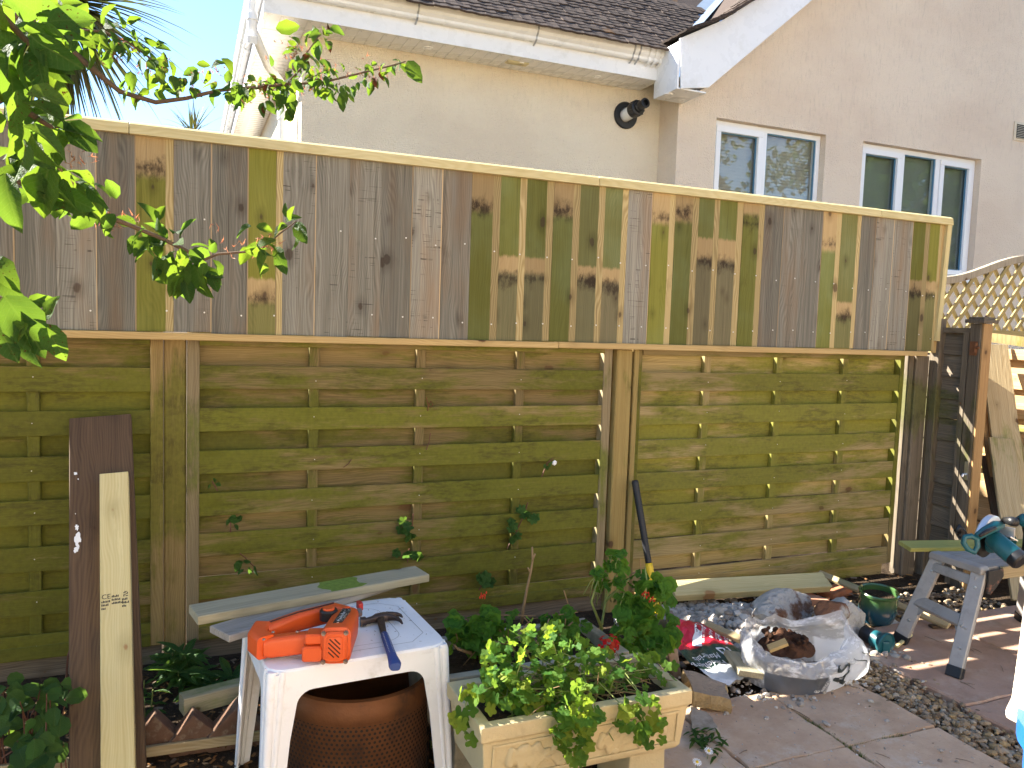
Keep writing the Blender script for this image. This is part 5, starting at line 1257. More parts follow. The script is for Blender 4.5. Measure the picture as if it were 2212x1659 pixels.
for i, (t_, u_) in enumerate((('Ready to use', .50),('HIGH', .60),('ESC', .70))): btxt(t_, .05+.02*i, u_+.14, .16+.03*i, 2.1, m_wprint)
btxt('Fast Set', .06, .93, .20, 2.1, m_wprint); btxt('HIGH EA', .06, .99, .24, 2.1, m_wprint)
# wood pieces on and around it
tag(board('offcut_block', Z(800,748,.075), Z(945,950,.06), .1, .022, (.1,-.25,1), m_greyb, None, .002), 'square grey offcut of board lying on the white end of the cement bag', 'offcut')
tag(board('offcut_stick', Z(505,462,.09), Z(850,612,.06), .035, .02, (-.2,-.3,1), m_lean, None, .002), 'thin offcut stick lying across the rubble above the cement bag', 'offcut')
tag(board('offcut_stick', Z(1110,700,.16), Z(1285,632,.19), .03, .016, (0,-.4,1), m_trim, None, .002), 'short stick lying on the soil inside the open clear bag', 'offcut')

# open clear bag full of soil
bc = Z(1290,800,.05); bc.z = 0
ob = thing('clear_sack', bc, 'torn translucent sack full of brown soil with black print, lying open on the rubble', 'sack')
ux = V((1,0,0)); uyv = V((0,1,0))
m_soil2 = chunkmat('brown_soil', (.12,.058,.034), (.07,.038,.024), .5, 6)
mb = MB(); oc = Z(1285,600,.15)
def heap(u, v):
    a = u*2*pi; rr_ = v; p = oc+V((math.cos(a)*.115*rr_, math.sin(a)*.1*rr_, 0))
    return p+V((0,0,.015-.05*rr_**3+.02*noise.noise(p*26)+.012*noise.noise(p*70)))
mb.grid(heap, 40, 14); tag(mb.build('sack_soil', m_soil2, ob, smooth=True), kind='stuff')
r2 = random.Random(6); mb = MB()
for _ in range(70): a = r2.uniform(0,6.3); q = r2.uniform(0,.09); mb.rock((oc.x+q*math.cos(a), oc.y+q*math.sin(a), oc.z+.012), r2.uniform(.004,.014), r2.randint(0,99), 1, .4)
tag(mb.build('soil_lumps', m_soil2, ob), kind='stuff')
def sackmat():
    n = NT('translucent_film'); q = n.sep(n.uvw()); u, v = q[0], q[1]; wr = n.noise(n.vmul(n.uvw(), (22,5,1)), 1, 5, .6)
    n.bump(n.ma('ADD', wr, n.ma('MULTIPLY', n.noise(n.vmul(n.uvw(), (9,9,1)), 1, 3), .6)), .3, .015)
    blk = n.ma('MULTIPLY', n.sm(v, .34, .35, 1, 0), n.ma('MULTIPLY', n.sm(u, .555, .56), n.sm(u, .765, .77, 1, 0)))
    wht = n.ma('MULTIPLY', n.sm(n.ma('ADD', v, n.ma('MULTIPLY', wr, .2)), .44, .5, 1, 0), n.ma('MAXIMUM', n.sm(u, .77, .775), n.sm(u, .12, .13, 1, 0)))
    col = n.mix(blk, (.88,.89,.9), (.02,.02,.022)); col = n.mix(wht, col, (.85,.86,.88))
    n.fin(col, .35, .35)
    tr = n.new('ShaderNodeBsdfTransparent'); tr.inputs[0].default_value = (.95,.95,.96,1); tl = n.new('ShaderNodeBsdfTranslucent'); tl.inputs[0].default_value = (.8,.82,.84,1)
    m1 = n.new('ShaderNodeMixShader'); m1.inputs[0].default_value = .35; n.link(n.p.outputs[0], m1.inputs[1]); n.link(tl.outputs[0], m1.inputs[2])
    m2 = n.new('ShaderNodeMixShader'); op = n.ma('MAXIMUM', n.ma('MAXIMUM', blk, wht), n.ma('ADD', .42, n.ma('MULTIPLY', n.sm(wr, .5, .64), .45)), clamp=True)
    n.link(op, m2.inputs[0]); n.link(tr.outputs[0], m2.inputs[1]); n.link(m1.outputs[0], m2.inputs[2]); n.link(m2.outputs[0], n.out.inputs[0]); return n.m
cx_, cy_ = bc.x, bc.y+.07
def sack(u, v):
    a = u*2*pi; ca, sa = math.cos(a), math.sin(a)      # a: 0 right, pi/2 back, pi left, 3pi/2 front
    right = max(0, ca)**2
    base = V((oc.x+.02, oc.y-.02, 0)) + V((ca*(.19+.16*right), sa*(.15-.02*right) - .03*right, 0))
    mouth = oc + V((ca*(.125+.07*right)+.0, sa*.108-.012, .006+.02*max(0,ca)**3))
    bul = math.sin(v*pi)
    p = base.lerp(mouth, v**1.25) + V((ca*.035*bul, sa*.03*bul, .0))
    p.z = (.002+ (oc.z+.0+.012*max(0,sa)-.028*max(0,-sa)+.018*noise.noise(V((ca*2,sa*2,3))))*math.sin(min(1,v)*pi/2)**.9)
    if v > .8: t = (v-.8)/.2; p += V((ca*.03*t, sa*.03*t+.012*t*min(0,sa), (.03*t if sa > -.2 else -.012*t)*(.5+noise.noise(V((ca*2.4,sa*2.4,9))))))
    rdg = lambda k_, o_: .5-abs(noise.noise(V((ca*k_+o_, sa*k_, v*k_*.55))))*2
    w_ = .45*noise.noise(V((ca*2.6, sa*2.6, v*2)))+.42*rdg(3.2, 3)+.22*rdg(6.5, 8)
    fl = max(0, math.cos(a-.3))**7*v*v; lf_ = max(0, math.cos(a-2.5))**3*v*v
    p += V((.11*fl-.02*lf_, .02*fl, .03*fl+.03*lf_))
    return p+V((ca, sa, .4))*.026*w_*min(1, v*4)
mb = MB(); NU, NV = 160, 36; mb.grid(sack, NU, NV); sk_ = mb.build('sack_film', sackmat(), ob, smooth=True)
uvl = sk_.data.uv_layers.new(name='uv')
for p in sk_.data.polygons:
    for li, vi in zip(p.loop_indices, p.vertices): uvl.data[li].uv = ((vi % (NU+1))/NU, (vi//(NU+1))/NV)
def sackn(u, v, h=.004):
    e = .004; p = sack(u, v); nx = (sack(u+e, v)-p).cross(sack(u, v+e)-p).normalized()
    if nx.dot(V((oc.x, oc.y, .05))-p) > 0: nx = -nx
    return p+nx*h
def stxt(s, size, u0, v0, ang, mat, su=.33):
    mb = MB(); ca, sa = math.cos(ang), math.sin(ang)
    text_on(mb, s, size, lambda x, y: sackn(u0+(x*ca-y*sa)*su, v0+(x*sa+y*ca))); return mb.build('sack_print', mat, sk_)
for o_ in (-.007, 0, .007): stxt('AS', .36, .835+o_*.3, .06+o_, 1.25, m_dprint, .24)
mb = MB(); 
for q0, q1 in (((.925,.12),(.90,.5)),((.95,.12),(.93,.5))):
    for i in range(10):
        t0, t1 = i/10, (i+1)/10; f = lambda t, o: sackn(q0[0]*(1-t)+q1[0]*t+o+.008*math.sin(t*5), q0[1]*(1-t)+q1[1]*t)
        mb.add([f(t0,-.0015), f(t0,.0015), f(t1,.0015), f(t1,-.0015)], [(0,1,2,3)])
mb.build('sack_print', m_dprint, sk_)
stxt('BERGO', .07, .752, .05, 1.2, m_wprint, .25)
stxt('B', .11, .735, .03, 1.2, m_wprint, .25)

# glazed pot
n = NT('teal_glaze'); zz = n.sep(n.obj())[2]; n.set(n.p.inputs['Coat Weight'], .5); nz_ = n.noise(n.obj(), 14, 5)
m_glaze = n.fin(n.mix(n.sm(n.ma('ADD', zz, n.ma('MULTIPLY', nz_, .04)), -.01, .06), (.008,.06,.1), (.05,.11,.035)), .22, .6)
pc = at(1893,1338,z=-.0); pc.z = -.02
pc = at(1893,1340,z=.0); pot = thing('plant_pot', pc, 'teal green glazed round plant pot standing by the folding step', 'pot')
PR = (at(1935,1300,y=pc.y)-at(1857,1300,y=pc.y)).length/2*.74; ax_ = (-.06,-.08,1)
pl = MB().lathe([(0,0),(PR*.7,0),(PR*.86,.02),(PR*.97,.06),(PR*1.0,.105),(PR*.96,.135),(PR*1.04,.14),(PR*1.05,.15),(PR*1.0,.155),(PR*.9,.15),(PR*.88,.12),(0,.118)], (pc.x, pc.y, -.005), 40, ax_).build('pot_body', m_glaze, pot, smooth=True, auto=.7)
MB().lathe([(0,.128),(PR*.87,.126)], (pc.x, pc.y, -.004), 24, ax_).build('pot_soil', m_soil, pot)
# small teal tool lying in front of the lump
m_teal = plain('teal_plastic', (.007,.085,.105), .42, .45, 0, .15, 16, dirt=(.2,.22,.2), dirtamt=.25)
p0 = at(1876,1372,z=.04); p1 = at(1915,1392,z=.035); tl_ = thing('cordless_tool', p0, 'small teal and black cordless tool lying on its side beside the pale concrete lump', 'power tool')
d = (p1-p0).normalized()
MB().lathe([(0,-.03),(.028,-.03),(.034,-.024),(.034,.02),(.03,.03)], p0, 20, d).build('barrel', m_blk, tl_, smooth=True, auto=.6)
MB().lathe([(.03,.028),(.036,.03),(.036,.065),(.046,.075),(.05,.09),(.047,.096),(.04,.09),(0,.088)], p0, 20, d).build('head', m_teal, tl_, smooth=True, auto=.6)
c = p0+d*.085; MB().box(c-V((0,0,.012)), (.035,.03,.05), Matrix.Rotation(-.3,3,'Z')).build('foot', m_teal, tl_, bevel=.006)
tag(board('offcut_stick', at(1936,1397,z=.012), at(1968,1371,z=.02), .014, .012, (0,0,1), m_fresh, None, .002), 'short yellow splinter of wood on the paving beside the folding step foot', 'offcut')
tag(board('offcut_stick', at(2010,1353,z=.008), at(2062,1349,z=.012), .03, .012, (0,0,1), m_plank, None, .002), 'small dark splinter on the paving under the folding step', 'offcut')

# ================================================================== FOLDING STEP AND TOOLS
m_alu = plain('worn_aluminium', (.33,.315,.295), .5, .4, .25, .2, 12, .2, 80, dirt=(.2,.19,.18), dirtamt=.6)
BZ = .42; bx0, bx1, by0, by1 = 2.965, 3.6, 2.138, 2.385
st = thing('folding_step', ((bx0+bx1)/2, (by0+by1)/2, 0), 'worn aluminium folding step bench with timber top holding circular saw', 'work bench')
for i in range(3):
    yy = by0+.045+i*.079; board('top_board', (bx0+.045, yy, BZ-.014), (bx1-.045, yy, BZ-.014+.0008*i), .077, .026, (0,0,1), m_bench, st, .003)
for x in (bx0+.02, bx1-.02):
    mb = MB(); mb.prism([(by0-.0,-.028),(by0,.0-.008),(by0+.01,.004),(by1-.01,.004),(by1,-.008),(by1,-.028)], (x-.026, 0, BZ), (0,1,0), (0,0,1), (.052,0,0)); mb.build('end_cap', m_alu, st, bevel=.008, seg=3)
board('front_rail', (bx0+.1, by0-.008, BZ-.024), (bx1-.1, by0-.008, BZ-.024), .05, .014, (0,-1,0), m_lean, st, .002)
board('back_rail', (bx0+.1, by1+.008, BZ-.024), (bx1-.1, by1+.008, BZ-.024), .05, .014, (0,1,0), m_lean, st, .002)
m_brk = plain('chipped_black_bracket', (.03,.028,.027), .6, .3, .2, .3, 40, .3, 100, dirt=(.32,.14,.09), dirtamt=.9)
mb = MB(); mb.prism([(-.0,.0),(.085,0),(.09,-.03),(.05,-.075),(.02,-.1),(.0,-.095)], (bx0+.015, by0-.018, BZ-.006), (1,0,0), (0,0,1), (0,.009,0)); mb.build('hinge_bracket', m_brk, st, bevel=.003)
legs = {}
for nm, ft, tp in (('a',(2.814,2.113,0),(2.985,2.165,.395)),('b',(2.894,2.444,0),(2.99,2.36,.395)),('c',(3.73,2.10,0),(3.585,2.165,.395)),('d',(3.70,2.455,0),(3.58,2.36,.395))):
    f, t_ = V(ft), V(tp); legs[nm] = (f, t_); sgn = -1 if nm in 'ab' else 1
    l = board('leg', f+(t_-f)*.09, t_, .058, .024, (sgn*1,-.25,0), m_alu, st, .004)
    board('foot', f, f+(t_-f)*.1, .062, .032, (sgn*1,-.25,0), m_blk, l, .004)
for p, q in (('a','b'),('c','d')):
    P_ = lambda k, t: legs[k][0].lerp(legs[k][1], t)
    s = -1 if p == 'a' else 1
    board('rung', P_(p,.5), P_(q,.5), .05, .026, (s,0,.9), m_alu, st, .004)
    board('top_crossbar', P_(p,.9), P_(q,.9), .04, .026, (s,0,.3), m_alu, st, .004)
    for k, o_ in ((p,q),(q,p)):
        board('brace', P_(k,.5).lerp(P_(o_,.5),.22), P_(k,.3), .02, .004, (s,0,.3), m_alu, st, .001)
mb = MB()
for k in 'ab':
    for t in (.28,.47,.86): c = P_(k,t) if False else legs[k][0].lerp(legs[k][1], t); mb.lathe([(0,.003),(.005,.002),(.006,0)], c+V((-.013,-.006,0)), 10, (-1,-.25,0))
tag(mb.build('rivets', m_steel, st), kind='stuff')
# offcut on the step
tag(board('offcut_board', at(1954,1180,z=BZ+.012), at(2230,1176,z=BZ+.012), .085, .018, (0,-.12,1), wood('green_batten', (.36,.34,.1), (.25,.24,.06), moss=.3), None, .002), 'green tinted batten overhanging the left end of the folding step under the saw', 'board')
# circular saw
sw = thing('circular_saw', at(2130,1190,z=BZ+.02), 'teal cordless circular saw with silver guard lying on the folding step', 'circular saw')
axs = V((.22,-.93,-.1)).normalized(); c0 = dp(2124,1158,3.14)
e1 = V((0,0,1))-axs*axs.z; e1.normalize(); e2 = axs.cross(e1)
if e2.dot(RT) < 0: e2 = -e2
def pol(r, a, h): return c0+(e2*math.cos(a)+e1*math.sin(a))*r+axs*h
m_guard = plain('silver_guard', (.62,.63,.66), .35, .5, .4, .1, 20)
mb = MB(); k = 22; prof = [(.03,.0),(.086,.0),(.092,.006),(.092,.026),(.086,.03),(.03,.03)]
a0, a1 = -.15, 2.9
vs = [pol(r_, a0+(a1-a0)*i/k, h) for i in range(k+1) for r_, h in prof]; m_ = len(prof)
mb.add(vs, [(i*m_+j, i*m_+(j+1)%m_, (i+1)*m_+(j+1)%m_, (i+1)*m_+j) for i in range(k) for j in range(m_)]+[tuple(range(m_)), tuple(range(k*m_,(k+1)*m_))[::-1]])
mb.build('upper_guard', m_guard, sw, smooth=True, auto=.6)
mb = MB(); vs = [pol(r_, 2.9+3.2*i/14, h) for i in range(15) for r_, h in ((.02,.008),(.08,.006),(.082,.02),(.02,.02))]
mb.add(vs, [(i*4+j, i*4+(j+1)%4, (i+1)*4+(j+1)%4, (i+1)*4+j) for i in range(14) for j in range(4)]); mb.build('lower_guard', m_blk, sw, smooth=True, auto=.6)
MB().lathe([(0,.013),(.078,.013),(.078,.0145),(0,.0145)], c0, 40, axs).build('blade', m_steel, sw)
MB().lathe([(0,.03),(.05,.03),(.052,.04),(.046,.055),(.04,.062),(.04,.1),(.042,.105)], c0+e1*-.004, 26, axs).build('gear_case', m_teal, sw, smooth=True, auto=.6)
q = dp(2148,1166,3.03); md = (dp(2186,1198,2.97)-q).normalized()
MB().lathe([(0,-.02),(.03,-.015),(.036,0),(.037,.085),(.034,.09)], q, 26, md).build('motor', m_teal, sw, smooth=True, auto=.6)
MB().lathe([(.035,.088),(.037,.092),(.036,.115),(.03,.122),(0,.122)], q, 26, md).build('motor_cap', m_blk, sw, smooth=True, auto=.6)
# looped rear handle facing left
hp = [dp(px, py, 2.99) for px, py in ((2084,1160),(2098,1158),(2110,1164),(2112,1180),(2104,1193),(2090,1186),(2081,1172))]
mb = MB(); mb.tube(hp+[hp[0], hp[1]], .0105, 10, False); mb.build('handle', m_teal, sw, smooth=True)
mb = MB(); mb.tube([dp(2110,1160,2.99), dp(2128,1148,3.0), dp(2150,1136,3.02), dp(2162,1134,3.05)], [.014,.018,.02,.016], 12); mb.build('grip', m_teal, sw, smooth=True)
mb = MB(); mb.tube([dp(2116,1158,2.97), dp(2132,1148,2.975), dp(2150,1140,2.99)], [.006,.009,.007], 10); mb.build('grip_rubber', m_blk, sw, smooth=True)
mb = MB(); mb.tube([dp(2162,1132,3.05), dp(2170,1124,3.04), dp(2186,1126,3.0), dp(2195,1130,2.98)], [.009,.012,.019,.015], 12); mb.build('front_knob', m_blk, sw, smooth=True)
mb = MB(); mb.tube([dp(2066,1150,3.1), dp(2072,1140,3.1), dp(2082,1150,3.1), dp(2070,1160,3.1)], [.012,.016,.014,.01], 10); mb.build('lever', m_blk, sw, smooth=True)
b0 = dp(2165,1150,3.08); mb = MB(); mb.box(dp(2176,1152,3.06), (.01,.05,.05), Matrix.Rotation(.4,3,'Z')); mb.box(dp(2186,1163,3.05), (.05,.02,.006), Matrix.Rotation(.4,3,'Y')); mb.build('shoe', m_steel, sw, bevel=.002)
# drill at the picture edge
dd_ = thing('cordless_drill', at(2212,1210,z=BZ), 'black cordless drill standing on its battery at the right edge of the step', 'drill')
c = at(2214,1200,z=BZ+.02); mb = MB(); mb.box(c+V((.012,0,.002)), (.075,.11,.042), Matrix.Rotation(.3,3,'Z')); mb.build('battery', m_blk, dd_, bevel=.008)
mb = MB(); mb.tube([c+V((.012,0,.02)), c+V((.008,0,.09)), c+V((.0,0,.13))], [.02,.018,.022], 12); mb.build('handle', m_blk, dd_, smooth=True)
mb = MB(); mb.tube([c+V((.1,-.05,.15)), c+V((.02,-.01,.152)), c+V((-.02,.01,.15)), c+V((-.035,.018,.15))], [.026,.03,.028,.016], 14); mb.build('body', m_teal, dd_, smooth=True)
mb = MB(); mb.tube([c+V((-.03,.015,.15)), c+V((-.05,.025,.152))], [.012,.008], 12); mb.build('chuck', m_blk, dd_, smooth=True)

# near corner of our own house at the right edge
pw_ = at(2203,1400,y=.72); hc = thing('house_corner', (pw_.x+.2, .6, 0), 'sunlit cream rendered wall corner with flared foot at the right edge', 'wall')
zl = at(2166,1552,y=.72).z; xl = at(2166,1548,y=.72).x
mb = MB(); prf = [(pw_.x,2.4),(pw_.x,zl+.2),(pw_.x-.006,zl+.1),(xl+.012,zl+.03),(xl,zl+.012),(xl+.004,zl),(pw_.x+.4,zl),(pw_.x+.4,2.4)]
mb.prism(prf, (0,.2,0), (1,0,0), (0,0,1), (0,.52,0)); mb.build('render', m_wall, hc, bevel=.006)
MB().bb((pw_.x+.025, .21, -.03), (pw_.x+.4, .7, zl+.001)).build('brick_plinth', m_brick, hc)
bb_ = dp(2438,1685,1.02); bk = thing('blue_bucket', (bb_.x, bb_.y, 0), 'bright blue plastic bucket just showing at the bottom right corner', 'bucket')
zt_ = at(2300,1640,y=bb_.y).z
MB().lathe([(0,0),(.1,0),(.115,zt_-.03),(.125,zt_-.03),(.126,zt_),(.116,zt_),(.1,.01),(0,.01)], (bb_.x, bb_.y, 0), 36).build('bucket_body', plain('blue_plastic', (.012,.1,.38), .4), bk, smooth=True, auto=.6)
# ================================================================== PLANTS
def leafmesh(name, kind, mat, seed=0):
    r_ = random.Random(seed); mb = MB()
    if kind in ('ovate', 'lance', 'oval'):
        nv, nu = 6, 4; wmax = {'ovate': .30, 'lance': .13, 'oval': .46}[kind]
        fold = r_.uniform(.25,.6); droop = r_.uniform(.1,.45); tw = r_.uniform(-.3,.3); wav = r_.uniform(.0,.05)
        vs = []
        for j in range(nv+1):
            t = j/nv; wv = wmax*math.sin(pi*min(1, (t**.85)*.97+.02))**.8 if kind != 'oval' else wmax*math.sqrt(max(0.0004, 1-(2*t-1)**2))
            if j == nv: wv = .004
            for i in range(nu+1):
                s = (i/nu*2-1); x = wv*s*(1+(.06 if j % 2 else -.05)*abs(s)); z = abs(x)*fold-droop*t*t+wav*math.sin(7*t+3*s)+tw*x*t
                vs.append(V((x, t, z)))
        mb.add(vs, [(j*(nu+1)+i, j*(nu+1)+i+1, (j+1)*(nu+1)+i+1, (j+1)*(nu+1)+i) for j in range(nv) for i in range(nu)])
    else:
        k = 22; vs = [V((0,0,0))]; ph = r_.uniform(-.1,.1)
        for q, rad in ((.5,.5),(1,1)):
            for i in range(k):
                a = -pi/2+.16+(2*pi-.32)*i/(k-1)
                if kind == 'zonal': rr_ = (1+.10*math.cos(9*(a+pi/2))*q); z = .1*q*q+.13*q*math.cos(4*a+ph*20)+.09*q*math.sin(9*a)+.05*math.sin(2*a+ph*40)*q
                else:
                    l = abs(math.cos(2.5*(a-pi/2))); rr_ = (.66+.36*l**1.2) if q == 1 else .9; z = -.06*q+.1*q*math.cos(2.5*(a-pi/2))**2+.05*math.sin(3*a+ph*30)
                vs.append(V((.5*rad*rr_*math.cos(a), .5*rad*rr_*math.sin(a)+.06, .5*z)))
        fs = [(0, 1+i, 2+i) for i in range(k-1)]+[(1+i, 1+k+i, 2+k+i, 2+i) for i in range(k-1)]
        mb.add(vs, fs)
    me = bpy.data.meshes.new(name); me.from_pydata(mb.v, [], mb.f); me.polygons.foreach_set('use_smooth', [True]*len(me.polygons)); me.materials.append(mat); me.update(); return me
def lmat(p, d, nrm, s, roll=0):
    d = V(d).normalized(); nrm = V(nrm); nrm = (nrm-d*nrm.dot(d))
    nrm = nrm.normalized() if nrm.length > 1e-4 else d.orthogonal().normalized()
    x = d.cross(nrm); m3 = Matrix((x, d, nrm)).transposed() @ Matrix.Diagonal((s, s, s)); m = m3.to_4x4(); m.translation = V(p); return m
def put(me, m, parent, name='leaf'):
    o = bpy.data.objects.new(name, me); C.objects.link(o); place(o, m, parent); return o
def joined(name, items, mat, parent):
    vs, fs = [], []; b = 0
    for me, m in items:
        vs += [m @ v.co for v in me.vertices]; fs += [tuple(b+i for i in p.vertices) for p in me.polygons]; b = len(vs)
    mb = MB(); mb.v, mb.f = vs, fs; return tag(mb.build(name, mat, parent, smooth=True), kind='stuff')
def foliage(parent, items, mat, cap=290):
    items = sorted(items, key=lambda q: -q[1].to_scale().x/max(.2, (q[1].translation-CAM).dot(FW)))
    for me, m in items[:cap]: put(me, m, parent)
    if len(items) > cap: joined('small_leaves', items[cap:], mat, parent)
R_ = random.Random(77)
def rv(s=1): return V((R_.gauss(0,s), R_.gauss(0,s), R_.gauss(0,s)))

# ---- apple tree reaching in from the left
m_apple = leafmat('apple_leaf', [(.012,.045,.014), (.02,.065,.016), (.035,.09,.018), (.06,.12,.02)], (.18,.32,.03), True, .6, .38)
m_twig = plain('apple_twig', (.11,.075,.05), .85, .2, 0, .3, 60, .4, 140)
AL = [leafmesh('apple_leaf', 'ovate', m_apple, i) for i in range(7)]
AP = thing('apple_tree', V((-1.75, 1.35, 0)), 'apple tree with bright backlit leaves reaching in from the left', 'tree')
brA = [(-160,120,2.0),(-20,20,2.0),(75,50,2.05),(130,90,2.08),(205,160,2.12),(255,198,2.15),(335,224,2.18),(400,212,2.2),(470,196,2.22),(545,190,2.24),(620,185,2.26),(700,173,2.28),(780,160,2.3),(850,140,2.32),(880,132,2.33)]
brA2 = [(615,186,2.25),(645,150,2.25),(668,115,2.24),(695,75,2.23)]
brA3 = [(75,50,2.05),(140,60,2.07),(215,70,2.1),(275,95,2.14),(330,130,2.18),(355,165,2.2)]
brB = [(-160,330,1.7),(-20,370,1.7),(55,395,1.72),(110,420,1.74),(170,440,1.75),(210,460,1.76),(270,485,1.78),(335,512,1.8),(395,545,1.82),(440,560,1.83),(470,548,1.84),(530,544,1.86),(565,538,1.87),(605,505,1.88),(640,475,1.89)]
brC = [(-150,300,1.5),(0,210,1.5),(60,240,1.5),(110,270,1.52),(150,275,1.55)]
brD = [(-150,600,1.15),(-40,640,1.15),(30,650,1.16),(70,660,1.17)]
brE = [(-150,-60,1.35),(0,30,1.4),(80,110,1.45),(110,190,1.5)]
P = lambda l: [dp(*q) for q in l]
mb = MB()
for l, r0, r1 in ((brA,.013,.0018),(brA2,.004,.0016),(brA3,.006,.0018),(brB,.011,.0015),(brC,.014,.003),(brD,.012,.003),(brE,.012,.003)):
    k = len(l); q = P(l); q = [p+rv(.003) for p in q]; mb.tube(q, [r0+(r1-r0)*(i/(k-1))**.6 for i in range(k)], 7)
# limbs back to the trunk, out of the picture
tk = [V((-1.75,1.35,-.05)), V((-1.72,1.36,.5)), V((-1.78,1.4,1.0)), V((-1.7,1.45,1.6)), V((-1.6,1.5,2.3))]
mb.tube(tk, [.09,.075,.065,.05,.03], 10)
for l, j in ((brA,3),(brB,2),(brC,3),(brD,1),(brE,4)): e = dp(*l[0]); mb.tube([tk[j], tk[j].lerp(e,.5)+V((0,0,.05)), e], [.04,.03,.016], 8)
mb.build('trunk', m_twig, AP, smooth=True)
items = []
def cl(px, py, rx, ry, n_, d, s0, s1, toward=None, droop=.5):
    for _ in range(n_):
        a = R_.uniform(0,6.3); q = math.sqrt(R_.random()); p = dp(px+rx*q*math.cos(a), py+ry*q*math.sin(a), d+R_.gauss(0,.05))
        dr = (RT*math.cos(a)-UP*math.sin(a))*.7+V((0,0,-droop))+rv(.5)
        nr = V((0,-.45,.6))+rv(.55)
        items.append((R_.choice(AL), lmat(p, dr, nr, R_.uniform(s0, s1))))
for q in ((35,60,75,75,24,1.4,.065,.095),(50,160,75,70,17,1.4,.06,.09),(25,250,60,60,12,1.4,.06,.085),(120,40,60,50,20,1.8,.045,.065),(200,70,60,35,24,2.07,.04,.065),(270,85,50,35,20,2.13,.035,.058),
          (115,290,60,55,15,1.55,.05,.08),(70,340,70,40,10,1.6,.06,.085),(130,380,50,45,10,1.65,.05,.075),(90,400,45,30,7,1.6,.06,.085),(180,410,30,35,6,1.74,.045,.06),
          (320,118,35,30,14,2.18,.03,.05),(350,150,25,25,9,2.2,.03,.05),(283,172,16,14,3,2.15,.045,.06),(315,200,22,16,7,2.17,.025,.04),(372,168,20,18,6,2.2,.035,.05),(395,190,20,10,4,2.2,.03,.045),
          (445,145,28,12,4,2.21,.04,.055),(490,190,35,18,18,2.23,.025,.045),(545,200,45,26,26,2.24,.025,.045),(600,170,40,30,20,2.25,.025,.045),(630,205,35,30,14,2.25,.03,.055),(660,120,38,34,26,2.25,.025,.045),(695,75,28,26,16,2.23,.025,.045),(690,165,40,30,20,2.27,.025,.045),
          (735,175,40,26,16,2.28,.025,.045),(790,160,36,20,16,2.3,.022,.04),(850,133,26,14,9,2.32,.022,.035),
          (245,455,28,26,8,1.78,.04,.055),(320,495,34,22,10,1.8,.04,.058),(375,535,48,30,20,1.82,.045,.06),(405,585,36,22,9,1.83,.05,.066),(450,560,38,22,9,1.84,.03,.05),(545,520,26,34,7,1.87,.035,.05),(580,550,20,24,7,1.88,.035,.05),(625,490,22,20,6,1.89,.03,.04)):
    cl(*q)
def lf(bx, by, tx, ty, d, wn=0, kind=None):   # one leaf from its stalk to its tip
    p, t = dp(bx, by, d), dp(tx, ty, d+R_.uniform(-.02,.02)); items.append((R_.choice(AL), lmat(p, t-p, -FW+V((0,0,.35))+rv(.35)+RT*wn, (t-p).length)))
for q in ((596,62,648,56,2.2),(880,132,910,178,2.3),(625,205,632,245,2.25),(745,195,738,240,2.27),(480,126,505,150,2.2),(425,138,455,140,2.2),(283,155,283,192,2.12),(110,350,72,470,1.5),(12,375,18,488,1.4),(60,360,95,440,1.5),(165,395,168,460,1.7),(205,445,155,500,1.74),(150,265,205,325,1.5),(395,560,378,640,1.8),(425,570,432,640,1.8),(360,560,345,612,1.82),(450,585,475,630,1.83),(600,545,612,590,1.87),(640,480,660,525,1.88),(618,480,640,462,1.88),
          (10,640,95,760,1.1),(40,660,40,790,1.12),(95,700,140,775,1.12),(60,650,112,648,1.13),(-10,690,30,780,1.1),(0,600,40,650,1.15),(60,700,0,740,1.1),(-20,560,30,610,1.15),(100,690,112,640,1.12)): lf(*q)
foliage(AP, items, m_apple, 295)
rc = random.Random(31); crown = []
while len(crown) < 1000:      # rest of the crown, out of view left and above, added for shade
    p = V((rc.gauss(-1.7,.75), rc.gauss(1.35,.75), rc.gauss(2.2,.6)))
    if p.z < 1.1 or p.x > -.19*p.y-.42 or p.y < -.6: continue
    crown.append((rc.choice(AL), lmat(p, V((rc.gauss(0,1), rc.gauss(0,1), -.5)), V((rc.gauss(0,.5), rc.gauss(0,.5), 1)), rc.uniform(.055,.085))))
joined('crown', crown, m_apple, AP)
m_bl = leafmat('spent_blossom', [(.36,.2,.13), (.48,.3,.2), (.3,.12,.1)], (.5,.2,.12), False, .7, .3)
mb = MB()
for px, py, n_, d in ((640,110,30,2.24),(700,170,30,2.27),(560,195,24,2.24),(800,155,16,2.3),(265,105,16,2.1),(330,150,16,2.18),(405,180,14,2.2),(460,165,14,2.22),(150,345,14,1.6),(245,470,10,1.78),(470,520,8,1.84),(575,525,16,1.86),(120,390,10,1.6)):
    for _ in range(n_):
        c = dp(px+R_.gauss(0,24), py+R_.gauss(0,15), d); 
        for _ in range(4): q = rv(.007); s = q.orthogonal().normalized()*.0018; mb.add([c-s, c+s, c+q], [(0,1,2)])
tag(mb.build('spent_blossom', m_bl, AP), kind='stuff')

